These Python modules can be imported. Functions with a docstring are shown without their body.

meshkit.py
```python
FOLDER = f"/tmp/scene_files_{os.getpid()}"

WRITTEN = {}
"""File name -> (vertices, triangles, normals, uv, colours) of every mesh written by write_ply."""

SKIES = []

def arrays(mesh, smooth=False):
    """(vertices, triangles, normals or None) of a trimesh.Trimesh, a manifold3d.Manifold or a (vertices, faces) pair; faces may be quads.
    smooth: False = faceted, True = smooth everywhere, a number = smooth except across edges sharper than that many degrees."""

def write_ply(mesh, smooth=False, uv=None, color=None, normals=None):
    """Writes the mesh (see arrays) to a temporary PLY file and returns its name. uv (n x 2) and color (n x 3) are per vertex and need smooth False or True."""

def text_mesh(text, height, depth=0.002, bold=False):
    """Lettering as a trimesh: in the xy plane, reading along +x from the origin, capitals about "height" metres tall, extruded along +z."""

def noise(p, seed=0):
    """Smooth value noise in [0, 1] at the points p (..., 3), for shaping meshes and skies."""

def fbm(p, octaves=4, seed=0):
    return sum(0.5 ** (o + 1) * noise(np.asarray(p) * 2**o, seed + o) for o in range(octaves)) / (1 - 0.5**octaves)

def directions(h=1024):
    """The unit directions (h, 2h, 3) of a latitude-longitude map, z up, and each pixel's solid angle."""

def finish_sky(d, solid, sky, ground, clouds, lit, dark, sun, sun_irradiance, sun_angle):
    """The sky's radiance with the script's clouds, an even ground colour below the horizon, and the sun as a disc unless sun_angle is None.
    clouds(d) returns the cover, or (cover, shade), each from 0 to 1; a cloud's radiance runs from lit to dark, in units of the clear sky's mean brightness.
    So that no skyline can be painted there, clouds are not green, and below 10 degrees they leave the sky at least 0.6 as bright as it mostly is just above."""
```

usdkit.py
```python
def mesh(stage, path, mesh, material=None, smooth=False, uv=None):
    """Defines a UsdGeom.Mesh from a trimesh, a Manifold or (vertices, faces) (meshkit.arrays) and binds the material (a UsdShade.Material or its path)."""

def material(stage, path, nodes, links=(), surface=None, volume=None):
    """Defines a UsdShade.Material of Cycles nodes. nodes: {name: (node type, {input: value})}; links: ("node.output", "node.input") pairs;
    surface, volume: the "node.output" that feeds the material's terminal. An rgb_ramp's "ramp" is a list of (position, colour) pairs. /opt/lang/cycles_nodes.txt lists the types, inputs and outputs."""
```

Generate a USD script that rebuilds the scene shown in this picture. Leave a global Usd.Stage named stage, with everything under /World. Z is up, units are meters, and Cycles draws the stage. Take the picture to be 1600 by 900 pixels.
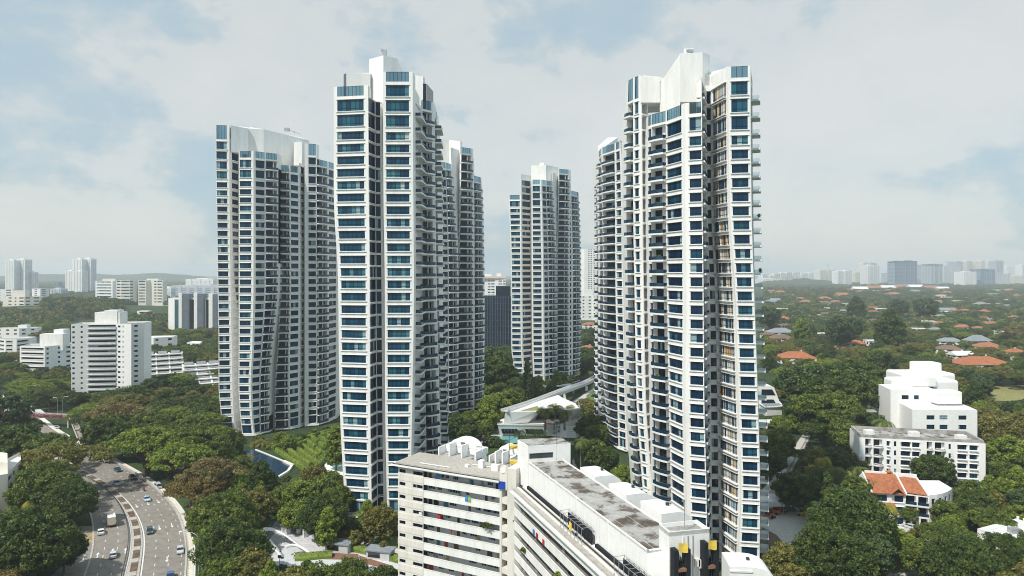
import math, random
import numpy as np
import trimesh, manifold3d, shapely
from shapely.geometry import Polygon, Point, LineString, box as sbox
from shapely.ops import unary_union
import usdkit, meshkit
from pxr import Usd, UsdGeom, UsdLux, UsdShade, Gf, Sdf, Vt

stage = Usd.Stage.CreateInMemory()
UsdGeom.SetStageUpAxis(stage, UsdGeom.Tokens.z)
UsdGeom.SetStageMetersPerUnit(stage, 1.0)
UsdGeom.Xform.Define(stage, '/World')
UsdGeom.Scope.Define(stage, '/World/Looks')
T = Sdf.ValueTypeNames

# ------------------------------------------------------------------ camera, sky, sun, exposure
CAM_H, FPX, HORIZON = 80.0, 1067.0, 426.0        # metres above the road; focal length and horizon in photo pixels (1600 wide)
cam = UsdGeom.Camera.Define(stage, '/World/camera')
cam.CreateHorizontalApertureAttr(36.0)
cam.CreateVerticalApertureAttr(20.25)
cam.CreateFocalLengthAttr(36.0 * FPX / 1600.0)
cam.CreateVerticalApertureOffsetAttr(-36.0 * (450 - HORIZON) / 1600.0)
cam.CreateClippingRangeAttr(Gf.Vec2f(1.0, 60000.0))
cam.CreateExposureAttr(0.55)
cx = UsdGeom.Xformable(cam)
cx.AddTranslateOp().Set(Gf.Vec3d(0, 0, CAM_H))
cx.AddRotateXOp().Set(90.0)

SUN_AZ, SUN_EL = math.radians(-136.0), math.radians(52.0)   # azimuth from +y towards +x
sun_dir = np.array([math.cos(SUN_EL) * math.sin(SUN_AZ), math.cos(SUN_EL) * math.cos(SUN_AZ), math.sin(SUN_EL)])
SKY_STRENGTH, SUN_INTENSITY = 0.11, 0.84
sun = UsdLux.DistantLight.Define(stage, '/World/sun')
sun.CreateIntensityAttr(SUN_INTENSITY)
sun.CreateAngleAttr(0.6)
sun.CreateNormalizeAttr(True)
sun.CreateColorAttr(Gf.Vec3f(1.0, 0.95, 0.86))
UsdGeom.Xformable(sun).AddTransformOp().Set(Gf.Matrix4d().SetRotate(Gf.Rotation(Gf.Vec3d(0, 0, 1), Gf.Vec3d(*map(float, sun_dir)))))

def view_dir(px, py):
    v = np.array([(px - 800) / FPX, 1.0, (HORIZON - py) / FPX])
    return tuple(v / np.linalg.norm(v))
# thin bright overcast: a blue veil with soft cumulus heaps in it
sky_nodes = {
    'sky': ('sky_texture', {'sky_type': 'single_scattering', 'sun_disc': False, 'sun_elevation': SUN_EL, 'sun_rotation': SUN_AZ, 'altitude': 80.0, 'air_density': 1.0, 'aerosol_density': 2.2, 'ozone_density': 2.0}),
    'tc': ('texture_coordinate', {}),
    'map': ('mapping', {'scale': (1.0, 1.0, 1.7), 'location': (3.1, 0.7, 0.35)}),
    'n1': ('noise_texture', {'scale': 4.6, 'detail': 9.0, 'roughness': 0.58, 'distortion': 0.2}),
    'n2': ('noise_texture', {'scale': 1.5, 'detail': 5.0, 'roughness': 0.5}),
    'gain': ('math', {'math_type': 'multiply_add', 'value2': 1.3, 'value3': -.16}),
    'add0': ('math', {'math_type': 'multiply_add', 'value2': .5, 'value3': -.29}),
    'sum0': ('math', {'math_type': 'add'}),
    'ramp': ('rgb_ramp', {'ramp': [(0.36, (2.85, 3.75, 4.2)), (0.49, (3.15, 3.9, 4.22)), (0.55, (3.7, 4.2, 4.3)), (0.60, (4.35, 4.6, 4.5)), (0.85, (4.75, 4.85, 4.65))]}),
    'mx': ('mix', {'mix_type': 'mix', 'fac': .86}),
    'bg': ('background_shader', {'strength': SKY_STRENGTH}),
}
sky_links = [('tc.generated', 'map.vector'), ('map.vector', 'n1.vector'), ('map.vector', 'n2.vector'), ('n2.fac', 'add0.value1'), ('n1.fac', 'gain.value1'), ('gain.value', 'sum0.value1'), ('add0.value', 'sum0.value2')]
last = 'sum0.value'
for i, (px, py, rad, amt) in enumerate(((430, 150, .16, .27), (300, 120, .13, .16), (505, 215, .12, .14), (205, 335, .12, .24), (40, 340, .08, .2), (640, 60, .22, .17), (720, 150, .25, .10), (220, 60, .12, .10), (1400, 190, .50, .25), (1010, 230, .32, .17), (1500, 60, .3, .13), (1250, 330, .25, .14))):
    sky_nodes[f'd{i}'] = ('vector_math', {'math_type': 'distance', 'vector2': view_dir(px, py)})
    sky_nodes[f'r{i}'] = ('map_range', {'range_type': 'smoothstep', 'from_min': 0.0, 'from_max': rad, 'to_min': amt, 'to_max': 0.0, 'clamp': True})
    sky_nodes[f's{i}'] = ('math', {'math_type': 'add'})
    sky_links += [('tc.generated', f'd{i}.vector1'), (f'd{i}.value', f'r{i}.value'), (last, f's{i}.value1'), (f'r{i}.result', f's{i}.value2')]
    last = f's{i}.value'
sky_links += [(last, 'ramp.fac'), ('sky.color', 'mx.color1'), ('ramp.color', 'mx.color2'), ('mx.color', 'bg.color')]
sky_mat = usdkit.material(stage, '/World/Looks/sky', sky_nodes, sky_links, surface='bg.background')
dome = UsdLux.DomeLight.Define(stage, '/World/sky')
dome.CreateIntensityAttr(1.0)
UsdShade.MaterialBindingAPI.Apply(dome.GetPrim()).Bind(sky_mat)
dome.GetPrim().SetCustomDataByKey('kind', 'structure')

# ------------------------------------------------------------------ photo geometry -> world
def smooth(a, b, x):
    t = np.clip((x - a) / (b - a), 0, 1)
    return t * t * (3 - 2 * t)

def ground(x, y):
    x, y = np.asarray(x, float), np.asarray(y, float)
    g = -6.8 * smooth(8, 45, x) * (1 - smooth(225, 330, y))
    g = g + 22 * np.exp(-(((x + 800) / 330) ** 2 + ((y - 1260) / 170) ** 2))
    g = g + 10 * np.exp(-(((x - 900) / 700) ** 2 + ((y - 2600) / 500) ** 2))
    return g

def X(px, d):
    return (px - 800.0) / FPX * d

def Z(py, d):
    return CAM_H - (py - HORIZON) / FPX * d

def PZ(px, py, z):
    d = (CAM_H - z) * FPX / (py - HORIZON)
    return np.array([X(px, d), d, z])

def G(px, py, h=0.0):
    d = 300.0
    for _ in range(40):
        d = 0.5 * d + 0.5 * (CAM_H - h - float(ground(X(px, d), d))) * FPX / (py - HORIZON)
    return np.array([X(px, d), d, float(ground(X(px, d), d))])

# ------------------------------------------------------------------ helpers
used = {}
def numbered(parent, name):
    k = (parent, name)
    used[k] = used.get(k, -1) + 1
    return f'{parent}/{name}' if used[k] == 0 else f'{parent}/{name}_{used[k]:03d}'

def tag(prim, label=None, cat=None, group=None, kind=None):
    for k, v in (('label', label), ('category', cat), ('group', group), ('kind', kind)):
        if v:
            prim.SetCustomDataByKey(k, v)
    return prim

class MB:
    """collects faces; build() makes them ONE mesh of the scene"""
    def __init__(self):
        self.v, self.f, self.t = [], [], []
    def quad(self, a, b, c, d, tone=0.0):
        n = len(self.v)
        self.v += [a, b, c, d]
        self.f += [(n, n + 1, n + 2), (n, n + 2, n + 3)]
        self.t += [tone] * 4
    def poly(self, pts, tone=0.0, flip=False):
        n = len(self.v)
        self.v += [tuple(p) for p in pts]
        self.t += [tone] * len(pts)
        pg = Polygon([(p[0], p[1]) for p in pts])
        tri = trimesh.creation.triangulate_polygon(pg, engine='earcut')
        idx = {}
        for i, p in enumerate(pts):
            idx[(round(p[0], 5), round(p[1], 5))] = i
        for t in tri[1]:
            try:
                k = [n + idx[(round(tri[0][j][0], 5), round(tri[0][j][1], 5))] for j in t]
            except KeyError:
                continue
            p0, p1, p2 = (np.array(self.v[j][:2], float) for j in k)
            if np.cross(p1 - p0, p2 - p0) < 0:
                k = k[::-1]
            self.f.append(tuple(k))
    def add(self, v, f, tone=0.0):
        n = len(self.v)
        self.v += [tuple(p) for p in np.asarray(v, float)]
        self.f += [tuple(int(i) + n for i in q) for q in f]
        self.t += [tone] * len(v)
    def tm(self, m, tone=0.0):
        if hasattr(m, 'to_mesh'):
            mm = m.to_mesh()
            self.add(mm.vert_properties[:, :3], mm.tri_verts, tone)
        else:
            self.add(m.vertices, m.faces, tone)
    def prism(self, pts, z0, z1, tone=0.0, cap=True, bottom=False):
        """pts: ground plan corners (x, y); z1 a number or one height per corner"""
        n = len(pts)
        zt = [z1] * n if np.ndim(z1) == 0 else list(z1)
        zb = [z0] * n if np.ndim(z0) == 0 else list(z0)
        for i in range(n):
            j = (i + 1) % n
            self.quad((*pts[i], zb[i]), (*pts[j], zb[j]), (*pts[j], zt[j]), (*pts[i], zt[i]), tone)
        if cap:
            self.poly([(*p, z) for p, z in zip(pts, zt)], tone)
        if bottom:
            self.poly([(*p, z) for p, z in zip(pts, zb)], tone)
    def box(self, c, s, yaw=0.0, tone=0.0):
        """c: centre of the base, s: sizes"""
        ca, sa = math.cos(yaw), math.sin(yaw)
        pts = [(c[0] + ca * a * s[0] / 2 - sa * b * s[1] / 2, c[1] + sa * a * s[0] / 2 + ca * b * s[1] / 2) for a, b in ((-1, -1), (1, -1), (1, 1), (-1, 1))]
        self.prism(pts, c[2], c[2] + s[2], tone, bottom=True)
    def tube(self, pts, r, n=6, tone=0.0):
        pts = np.asarray(pts, float)
        rr = np.broadcast_to(np.asarray(r, float), (len(pts),))
        base = len(self.v)
        for i, p in enumerate(pts):
            t = pts[min(i + 1, len(pts) - 1)] - pts[max(i - 1, 0)]
            t = t / (np.linalg.norm(t) + 1e-9)
            u = np.cross(t, (0, 0, 1.0)) if abs(t[2]) < 0.95 else np.cross(t, (1.0, 0, 0))
            u /= np.linalg.norm(u)
            w = np.cross(t, u)
            for k in range(n):
                a = 2 * math.pi * k / n
                self.v.append(tuple(p + rr[i] * (math.cos(a) * u + math.sin(a) * w)))
                self.t.append(tone)
        for i in range(len(pts) - 1):
            for k in range(n):
                a, b = base + i * n + k, base + i * n + (k + 1) % n
                self.f += [(a, b, b + n), (a, b + n, a + n)]
        for i, s in ((0, 1), (len(pts) - 1, -1)):
            for k in range(1, n - 1):
                self.f.append((base + i * n, base + i * n + k, base + i * n + k + 1)[::s])
    def empty(self):
        return not self.f
    def build(self, name, mat, parent='/World', label=None, cat=None, group=None, kind=None, tone=False, path=None):
        path = path or numbered(str(parent), name)
        m = UsdGeom.Mesh.Define(stage, path)
        m.CreatePointsAttr(Vt.Vec3fArray.FromNumpy(np.asarray(self.v, np.float32)))
        f = np.asarray(self.f, np.int32)
        m.CreateFaceVertexCountsAttr(Vt.IntArray.FromNumpy(np.full(len(f), 3, np.int32)))
        m.CreateFaceVertexIndicesAttr(Vt.IntArray.FromNumpy(f.ravel()))
        m.CreateSubdivisionSchemeAttr('none')
        if tone:
            UsdGeom.PrimvarsAPI(m).CreatePrimvar('tone', T.FloatArray, 'vertex').Set(Vt.FloatArray.FromNumpy(np.asarray(self.t, np.float32)))
        UsdShade.MaterialBindingAPI.Apply(m.GetPrim()).Bind(M[mat])
        tag(m.GetPrim(), label, cat, group, kind)
        return path

def thing(name, label, cat, group=None, loc=None, yaw=0.0):
    path = numbered('/World', name)
    x = UsdGeom.Xform.Define(stage, path)
    if loc is not None:
        x.AddTranslateOp().Set(Gf.Vec3d(*map(float, loc)))
        x.AddRotateZOp().Set(math.degrees(yaw))
    tag(x.GetPrim(), label, cat, group)
    return path

# ------------------------------------------------------------------ materials
M = {}
def mat(name, nodes, links, surface):
    M[name] = usdkit.material(stage, '/World/Looks/' + name, nodes, links, surface=surface)

def plain(name, col, rough=0.6, var=0.12, scale=0.6, spec=0.4, streak=False, metal=0.0, big=0.05, grime=None):
    """a colour with two sizes of noise in it, and for walls faint vertical weather streaks"""
    c = np.array(col, float)
    d = np.array(grime if grime is not None else c * (1 - 2 * var), float)
    nodes = {'g': ('geometry', {}), 'mp': ('mapping', {'scale': (1, 1, 0.18 if streak else 1)}),
             'n': ('noise_texture', {'scale': scale, 'detail': 5.0, 'roughness': 0.65}), 'n2': ('noise_texture', {'scale': big, 'detail': 3.0}),
             'r': ('rgb_ramp', {'ramp': [(0.30, tuple(d)), (0.55, tuple(c)), (0.85, tuple(np.minimum(c * (1 + var * .6), .92)))]}),
             'r2': ('rgb_ramp', {'ramp': [(0.25, (1 - var,) * 3), (0.75, (1, 1, 1))]}),
             'm': ('mix', {'mix_type': 'multiply', 'fac': 1.0}), 'p': ('principled_bsdf', {'roughness': rough, 'specular_ior_level': spec, 'metallic': metal})}
    mat(name, nodes, [('g.position', 'mp.vector'), ('mp.vector', 'n.vector'), ('g.position', 'n2.vector'), ('n.fac', 'r.fac'), ('n2.fac', 'r2.fac'), ('r.color', 'm.color1'), ('r2.color', 'm.color2'), ('m.color', 'p.base_color')], 'p.BSDF')

def tones(name, ramp, rough=0.5, spec=0.5, trans=0.0, bump=None):
    nodes = {'a': ('attribute', {'attribute': 'tone'}), 'r': ('rgb_ramp', {'ramp': ramp}), 'p': ('principled_bsdf', {'roughness': rough, 'specular_ior_level': spec})}
    links = [('a.fac', 'r.fac'), ('r.color', 'p.base_color')]
    out = 'p.BSDF'
    if trans:
        nodes['t'] = ('translucent_bsdf', {})
        nodes['mc'] = ('mix_closure', {'fac': trans})
        links += [('r.color', 't.color'), ('p.BSDF', 'mc.closure1'), ('t.BSDF', 'mc.closure2')]
        out = 'mc.closure'
    mat(name, nodes, links, out)

plain('white_wall', (.75, .75, .73), .55, .03, .5, streak=True, grime=(.66, .66, .64))
plain('white_paint', (.80, .80, .79), .5, .04, .8)
plain('grey_wall', (.50, .52, .53), .6, .08, .5, streak=True)
plain('dark_slot', (.06, .07, .08), .7, .2)
plain('slab_white', (.77, .77, .755), .6, .05, .7, streak=True, grime=(.66, .66, .64))
plain('slab_beige', (.68, .655, .61), .65, .06, .7, streak=True, grime=(.57, .545, .50))
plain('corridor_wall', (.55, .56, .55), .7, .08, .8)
plain('corridor_shade', (.20, .20, .195), .8, .12, .8)  # darker than corridor_wall: shade inside the second slab's openings put into colour
plain('cream_wall', (.68, .64, .56), .65, .06, .5, streak=True)
plain('pink_wall', (.70, .55, .51), .65, .06, .5, streak=True)
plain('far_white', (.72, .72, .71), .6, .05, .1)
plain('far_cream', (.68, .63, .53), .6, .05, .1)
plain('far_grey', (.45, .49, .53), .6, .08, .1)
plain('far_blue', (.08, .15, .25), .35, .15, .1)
plain('navy_glass', (.010, .022, .038), .2, .25, .25, spec=.35)
plain('slate_wall', (.11, .14, .17), .5, .1, .2)
plain('teal_glass', (.03, .12, .14), .15, .25, .25, spec=.6)
plain('roof_grey', (.40, .40, .385), .85, .22, .35, grime=(.20, .19, .175), big=.12)
mat('roof_old', {'g': ('geometry', {}), 'n': ('noise_texture', {'scale': .30, 'detail': 9.0, 'roughness': .62, 'distortion': .4}), 'n2': ('noise_texture', {'scale': 3.0, 'detail': 4.0}),
    'r': ('rgb_ramp', {'ramp': [(.36, (.085, .070, .058)), (.45, (.15, .13, .115)), (.50, (.33, .325, .315)), (.62, (.40, .40, .39)), (.8, (.46, .46, .45))]}), 'r2': ('rgb_ramp', {'ramp': [(.3, (.82, .82, .82)), (.7, (1.05, 1.05, 1.05))]}),
    'm': ('mix', {'mix_type': 'multiply', 'fac': 1.0}), 'p': ('principled_bsdf', {'roughness': .9, 'specular_ior_level': .2})},
    [('g.position', 'n.vector'), ('g.position', 'n2.vector'), ('n.fac', 'r.fac'), ('n2.fac', 'r2.fac'), ('r.color', 'm.color1'), ('r2.color', 'm.color2'), ('m.color', 'p.base_color')], 'p.BSDF')
plain('roof_gravel', (.42, .40, .36), .9, .15, 1.5, grime=(.30, .28, .25))
plain('roof_orange', (.40, .145, .065), .8, .25, .8, grime=(.24, .085, .045), big=.25)
plain('roof_terracotta', (.36, .15, .085), .8, .2, 1.0)
plain('roof_brown', (.20, .125, .09), .8, .2, 1.0)
plain('roof_slate', (.24, .27, .30), .7, .15, 1.0)
plain('roof_white', (.70, .71, .71), .6, .08, .8)
plain('asphalt', (.25, .23, .205), .85, .14, .5, grime=(.175, .16, .142), big=.07)
plain('asphalt_dark', (.10, .10, .10), .85, .15, .4)
plain('road_paint', (.74, .74, .72), .6, .1, 2.0)
plain('road_yellow', (.62, .40, .08), .6, .1, 2.0)
plain('concrete', (.46, .44, .40), .8, .15, .8)
plain('pavement', (.50, .49, .46), .8, .12, .9)
plain('plaza_stone', (.56, .57, .60), .55, .1, .7)
plain('soil', (.17, .12, .085), .95, .25, .6)
plain('deck_wood', (.23, .125, .08), .7, .2, 2.0)
plain('rail_glass', (.005, .034, .070), .12, .2, .5, spec=.6)
plain('steel', (.42, .43, .44), .4, .08, 2.0, metal=.6)
plain('dark_metal', (.03, .035, .04), .5, .1, 2.0)
plain('black_net', (.008, .012, .018), .9, .3, 1.5)
plain('tarp_blue', (.012, .06, .42), .6, .15, 1.0)
plain('tarp_yellow', (.80, .58, .10), .6, .12, 1.5)
plain('red_cloth', (.45, .02, .03), .7, .15, 2.0)
plain('blue_cloth', (.04, .22, .50), .7, .15, 2.0)
plain('white_cloth', (.72, .72, .74), .7, .1, 2.0)
plain('green_cloth', (.20, .42, .12), .7, .1, 2.0)
plain('orange_paint', (.75, .14, .02), .4, .08, 1.0)
plain('yellow_paint', (.75, .42, .03), .4, .08, 1.0)
plain('skin', (.34, .19, .12), .6, .05, 3.0)
plain('dark_cloth', (.02, .02, .025), .8, .1, 3.0)
plain('trunk_bark', (.13, .095, .07), .9, .25, 2.0)
plain('palm_bark', (.20, .16, .12), .9, .25, 2.0)
plain('tyre', (.015, .015, .016), .8, .1, 4.0)
plain('hub', (.45, .46, .47), .35, .05, 3.0, metal=.7)
plain('lamp_red', (.45, .01, .01), .3, .05, 3.0)
plain('lamp_clear', (.75, .75, .72), .2, .05, 3.0)
plain('car_glass', (.012, .018, .024), .06, .1, 1.0, spec=.8)
for n_, c_ in (('silver', (.52, .54, .57)), ('white', (.80, .80, .80)), ('teal', (.02, .07, .09)), ('black', (.012, .012, .016)), ('red', (.48, .03, .02)), ('blue', (.03, .10, .42)), ('pale_blue', (.45, .56, .68)), ('cargo', (.62, .55, .43))):
    plain('paint_' + n_, c_, .22, .03, .5, spec=.7)
plain('bougainvillea', (.50, .10, .27), .7, .3, 1.5, grime=(.16, .12, .07))
GL = [(0.0, (.002, .006, .014)), (0.2, (.002, .013, .034)), (0.4, (.003, .026, .062)), (0.6, (.006, .055, .10)), (0.75, (.022, .11, .15)), (0.9, (.11, .24, .28)), (1.0, (.42, .47, .47))]  # blue-teal tones partly stand for reflected sky; palest ones are curtains
tones('window_glass', GL, .1, .28)
tones('curtain_glass', [(0, (.01, .02, .03)), (.30, (.02, .05, .08)), (.36, (.50, .26, .08)), (.46, (.55, .40, .18)), (.54, (.10, .24, .42)), (.66, (.32, .42, .48)), (.76, (.50, .48, .43)), (1, (.60, .60, .58))], .25, .5)
tones('doors', [(0, (.012, .014, .018)), (.25, (.05, .055, .06)), (.4, (.12, .07, .045)), (.5, (.28, .30, .30)), (.62, (.05, .17, .22)), (.72, (.30, .05, .05)), (.82, (.35, .27, .16)), (1, (.50, .52, .52))], .6, .3)
# see-through glass screens round the roof terraces
nodes = {'tr': ('transparent_bsdf', {'color': (.20, .38, .48)}), 'gl': ('glossy_bsdf', {'color': (.9, .95, 1), 'roughness': .03}), 'fr': ('fresnel', {'IOR': 1.6}), 'mc': ('mix_closure', {})}
mat('screen_glass', nodes, [('fr.fac', 'mc.fac'), ('tr.BSDF', 'mc.closure1'), ('gl.BSDF', 'mc.closure2')], 'mc.closure')
nodes = dict(nodes); nodes['tr'] = ('transparent_bsdf', {'color': (.72, .80, .82)})
mat('clear_rail', nodes, [('fr.fac', 'mc.fac'), ('tr.BSDF', 'mc.closure1'), ('gl.BSDF', 'mc.closure2')], 'mc.closure')
# water
nodes = {'g': ('geometry', {}), 'n': ('noise_texture', {'scale': 1.2, 'detail': 3.0}), 'b': ('bump', {'strength': .25, 'distance': .05}), 'p': ('principled_bsdf', {'base_color': (.010, .035, .065), 'roughness': .09, 'specular_ior_level': .5})}
mat('pond_water', nodes, [('g.position', 'n.vector'), ('n.fac', 'b.height'), ('b.normal', 'p.normal')], 'p.BSDF')
nodes = dict(nodes); nodes['p'] = ('principled_bsdf', {'base_color': (.16, .40, .42), 'roughness': .08, 'specular_ior_level': .5})
mat('pool_water', nodes, [('g.position', 'n.vector'), ('n.fac', 'b.height'), ('b.normal', 'p.normal')], 'p.BSDF')
# the ground: grass, scrub and bare patches; far away it stands for the canopy of the town
nodes = {'g': ('geometry', {}), 'n': ('noise_texture', {'scale': .035, 'detail': 8.0, 'roughness': .7}), 'n2': ('noise_texture', {'scale': .9, 'detail': 4.0}),
         'r': ('rgb_ramp', {'ramp': [(.3, (.018, .034, .014)), (.5, (.035, .062, .022)), (.66, (.07, .10, .033)), (.8, (.15, .15, .07))]}), 'r2': ('rgb_ramp', {'ramp': [(.3, (.7, .7, .7)), (.7, (1.1, 1.1, 1.05))]}),
         'm': ('mix', {'mix_type': 'multiply', 'fac': 1.0}), 'p': ('principled_bsdf', {'roughness': .9, 'specular_ior_level': .2})}
mat('ground_green', nodes, [('g.position', 'n.vector'), ('g.position', 'n2.vector'), ('n.fac', 'r.fac'), ('n2.fac', 'r2.fac'), ('r.color', 'm.color1'), ('r2.color', 'm.color2'), ('m.color', 'p.base_color')], 'p.BSDF')
plain('lawn', (.12, .18, .045), .9, .2, .8, grime=(.08, .12, .035))
plain('dry_lawn', (.26, .25, .095), .9, .15, .5, grime=(.16, .17, .06))
def leaf(name, lo, mid, hi, trans=.28):
    tones(name, [(0, lo), (.5, mid), (1, hi)], .55, .35, trans)
leaf('leaf_dark', (0.027, 0.053, 0.009), (0.057, 0.097, 0.015), (0.131, 0.173, 0.028))
leaf('leaf_mid', (0.048, 0.080, 0.012), (0.107, 0.152, 0.021), (0.211, 0.247, 0.040))
leaf('leaf_bright', (0.091, 0.137, 0.015), (0.177, 0.242, 0.028), (0.296, 0.347, 0.055))
leaf('leaf_olive', (0.082, 0.084, 0.017), (0.169, 0.164, 0.034), (0.279, 0.257, 0.062))
leaf('leaf_brown', (0.103, 0.082, 0.030), (0.199, 0.160, 0.057), (0.319, 0.263, 0.100))
leaf('leaf_rust', (0.091, 0.069, 0.019), (0.177, 0.126, 0.034), (0.274, 0.210, 0.057))
leaf('leaf_blue', (0.030, 0.055, 0.019), (0.064, 0.107, 0.032), (0.125, 0.184, 0.053))
leaf('leaf_yellow', (0.171, 0.179, 0.021), (0.331, 0.315, 0.033), (0.513, 0.452, 0.062))
leaf('hedge_leaf', (0.108, 0.173, 0.021), (0.188, 0.263, 0.040), (0.274, 0.347, 0.065))
leaf('palm_leaf', (0.063, 0.097, 0.021), (0.125, 0.168, 0.032), (0.239, 0.278, 0.055))
# ------------------------------------------------------------------ facade builder
rng = np.random.default_rng(7)

class Face:
    """one upright facade between two edges that may lean; A(z), B(z) give plan points, the outside is on the viewer's side (edge A on the left)"""
    def __init__(self, A, B):
        self.A, self.B = A, B
    def width(self, z):
        return float(np.linalg.norm(self.B(z) - self.A(z)))
    def p(self, z, u, off=0.0):
        a, b = self.A(z), self.B(z)
        d = b - a
        n = np.array([d[1], -d[0]]) / (np.linalg.norm(d) + 1e-9)
        q = a + d * u + n * off
        return (float(q[0]), float(q[1]), float(z))

def fix(px, d):
    q = np.array([X(px, d), d])
    return lambda z: q

def window_mesh(fc, z0, z1, u0, u1, depth, panes, base, transom=True, special=None):
    w = MB()
    us = np.linspace(u0, u1, panes + 1)
    g = .06 / max(fc.width(z0), .5)
    curtained = rng.random() < .42  # windows with some paler, curtain-toned panes
    for k in range(panes):
        t = base + rng.normal(0, .07)
        if curtained and rng.random() < .55:
            t += .22
        if rng.random() < .06:
            t = .93
        if special is not None:
            t = rng.random()
        w.quad(fc.p(z0, us[k], -depth), fc.p(z0, us[k + 1], -depth), fc.p(z1, us[k + 1], -depth), fc.p(z1, us[k], -depth), float(np.clip(t, 0.02, 1)))
    for k in range(1, panes):
        w.quad(fc.p(z0, us[k] - g, -depth + .05), fc.p(z0, us[k] + g, -depth + .05), fc.p(z1, us[k] + g, -depth + .05), fc.p(z1, us[k] - g, -depth + .05), .12)
    if transom:
        zm = z0 + .24 * (z1 - z0)
        w.quad(fc.p(zm - .06, u0, -depth + .06), fc.p(zm - .06, u1, -depth + .06), fc.p(zm + .06, u1, -depth + .06), fc.p(zm + .06, u0, -depth + .06), .12)
    return w

def ledge(mb, fc, z0, z1, u0, u1, off, bow=0.0, seg=1, back=0.0):
    us = np.linspace(u0, u1, seg + 1)
    o = [off + bow * math.sin(math.pi * k / seg) if seg > 1 else off for k in range(seg + 1)]
    for k in range(seg):
        a0, b0 = fc.p(z0, us[k], o[k]), fc.p(z0, us[k + 1], o[k + 1])
        a1, b1 = fc.p(z1, us[k], o[k]), fc.p(z1, us[k + 1], o[k + 1])
        ai0, bi0 = fc.p(z0, us[k], back), fc.p(z0, us[k + 1], back)
        ai1, bi1 = fc.p(z1, us[k], back), fc.p(z1, us[k + 1], back)
        mb.quad(a0, b0, b1, a1); mb.quad(a1, b1, bi1, ai1); mb.quad(ai0, bi0, b0, a0)
    for u, oo in ((u0, o[0]), (u1, o[-1])):
        mb.quad(fc.p(z0, u, back), fc.p(z0, u, oo), fc.p(z1, u, oo), fc.p(z1, u, back))

GREEN = []
class Collector:
    """puts windows, balconies and railings under their building: single parts up to a limit, the rest as one part"""
    def __init__(self, path, limit=280):
        self.path, self.limit, self.n, self.rest = path, limit, {}, {}
        self.queue = []
    def put(self, name, mb, mat, size, subs=()):
        self.queue.append((size, name, mb, mat, subs))
    def flush(self, single=True):
        byname = {}
        for q in self.queue:
            byname.setdefault(q[1], []).append(q)
        for name, qs in byname.items():
            qs.sort(key=lambda q: -q[0])
            keep = qs[:self.limit] if single else []
            rest = qs[len(keep):]
            for size, nm, mb, mt, subs in keep:
                p = mb.build(nm, mt, self.path, tone=True)
                for snm, smb, smt in subs:
                    smb.build(snm, smt, p, tone=True)
            mats = {}
            for size, nm, mb, mt, subs in rest:
                for nn, b, mm in ((nm, mb, mt), *subs):
                    mats.setdefault((nn, mm), []).append(b)
            for (nn, mm), bs in mats.items():
                o = MB()
                for b in bs:
                    o.add(b.v, b.f)
                    o.t[-len(b.t):] = b.t
                o.build(nn, mm, self.path, tone=True, kind='stuff')

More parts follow.
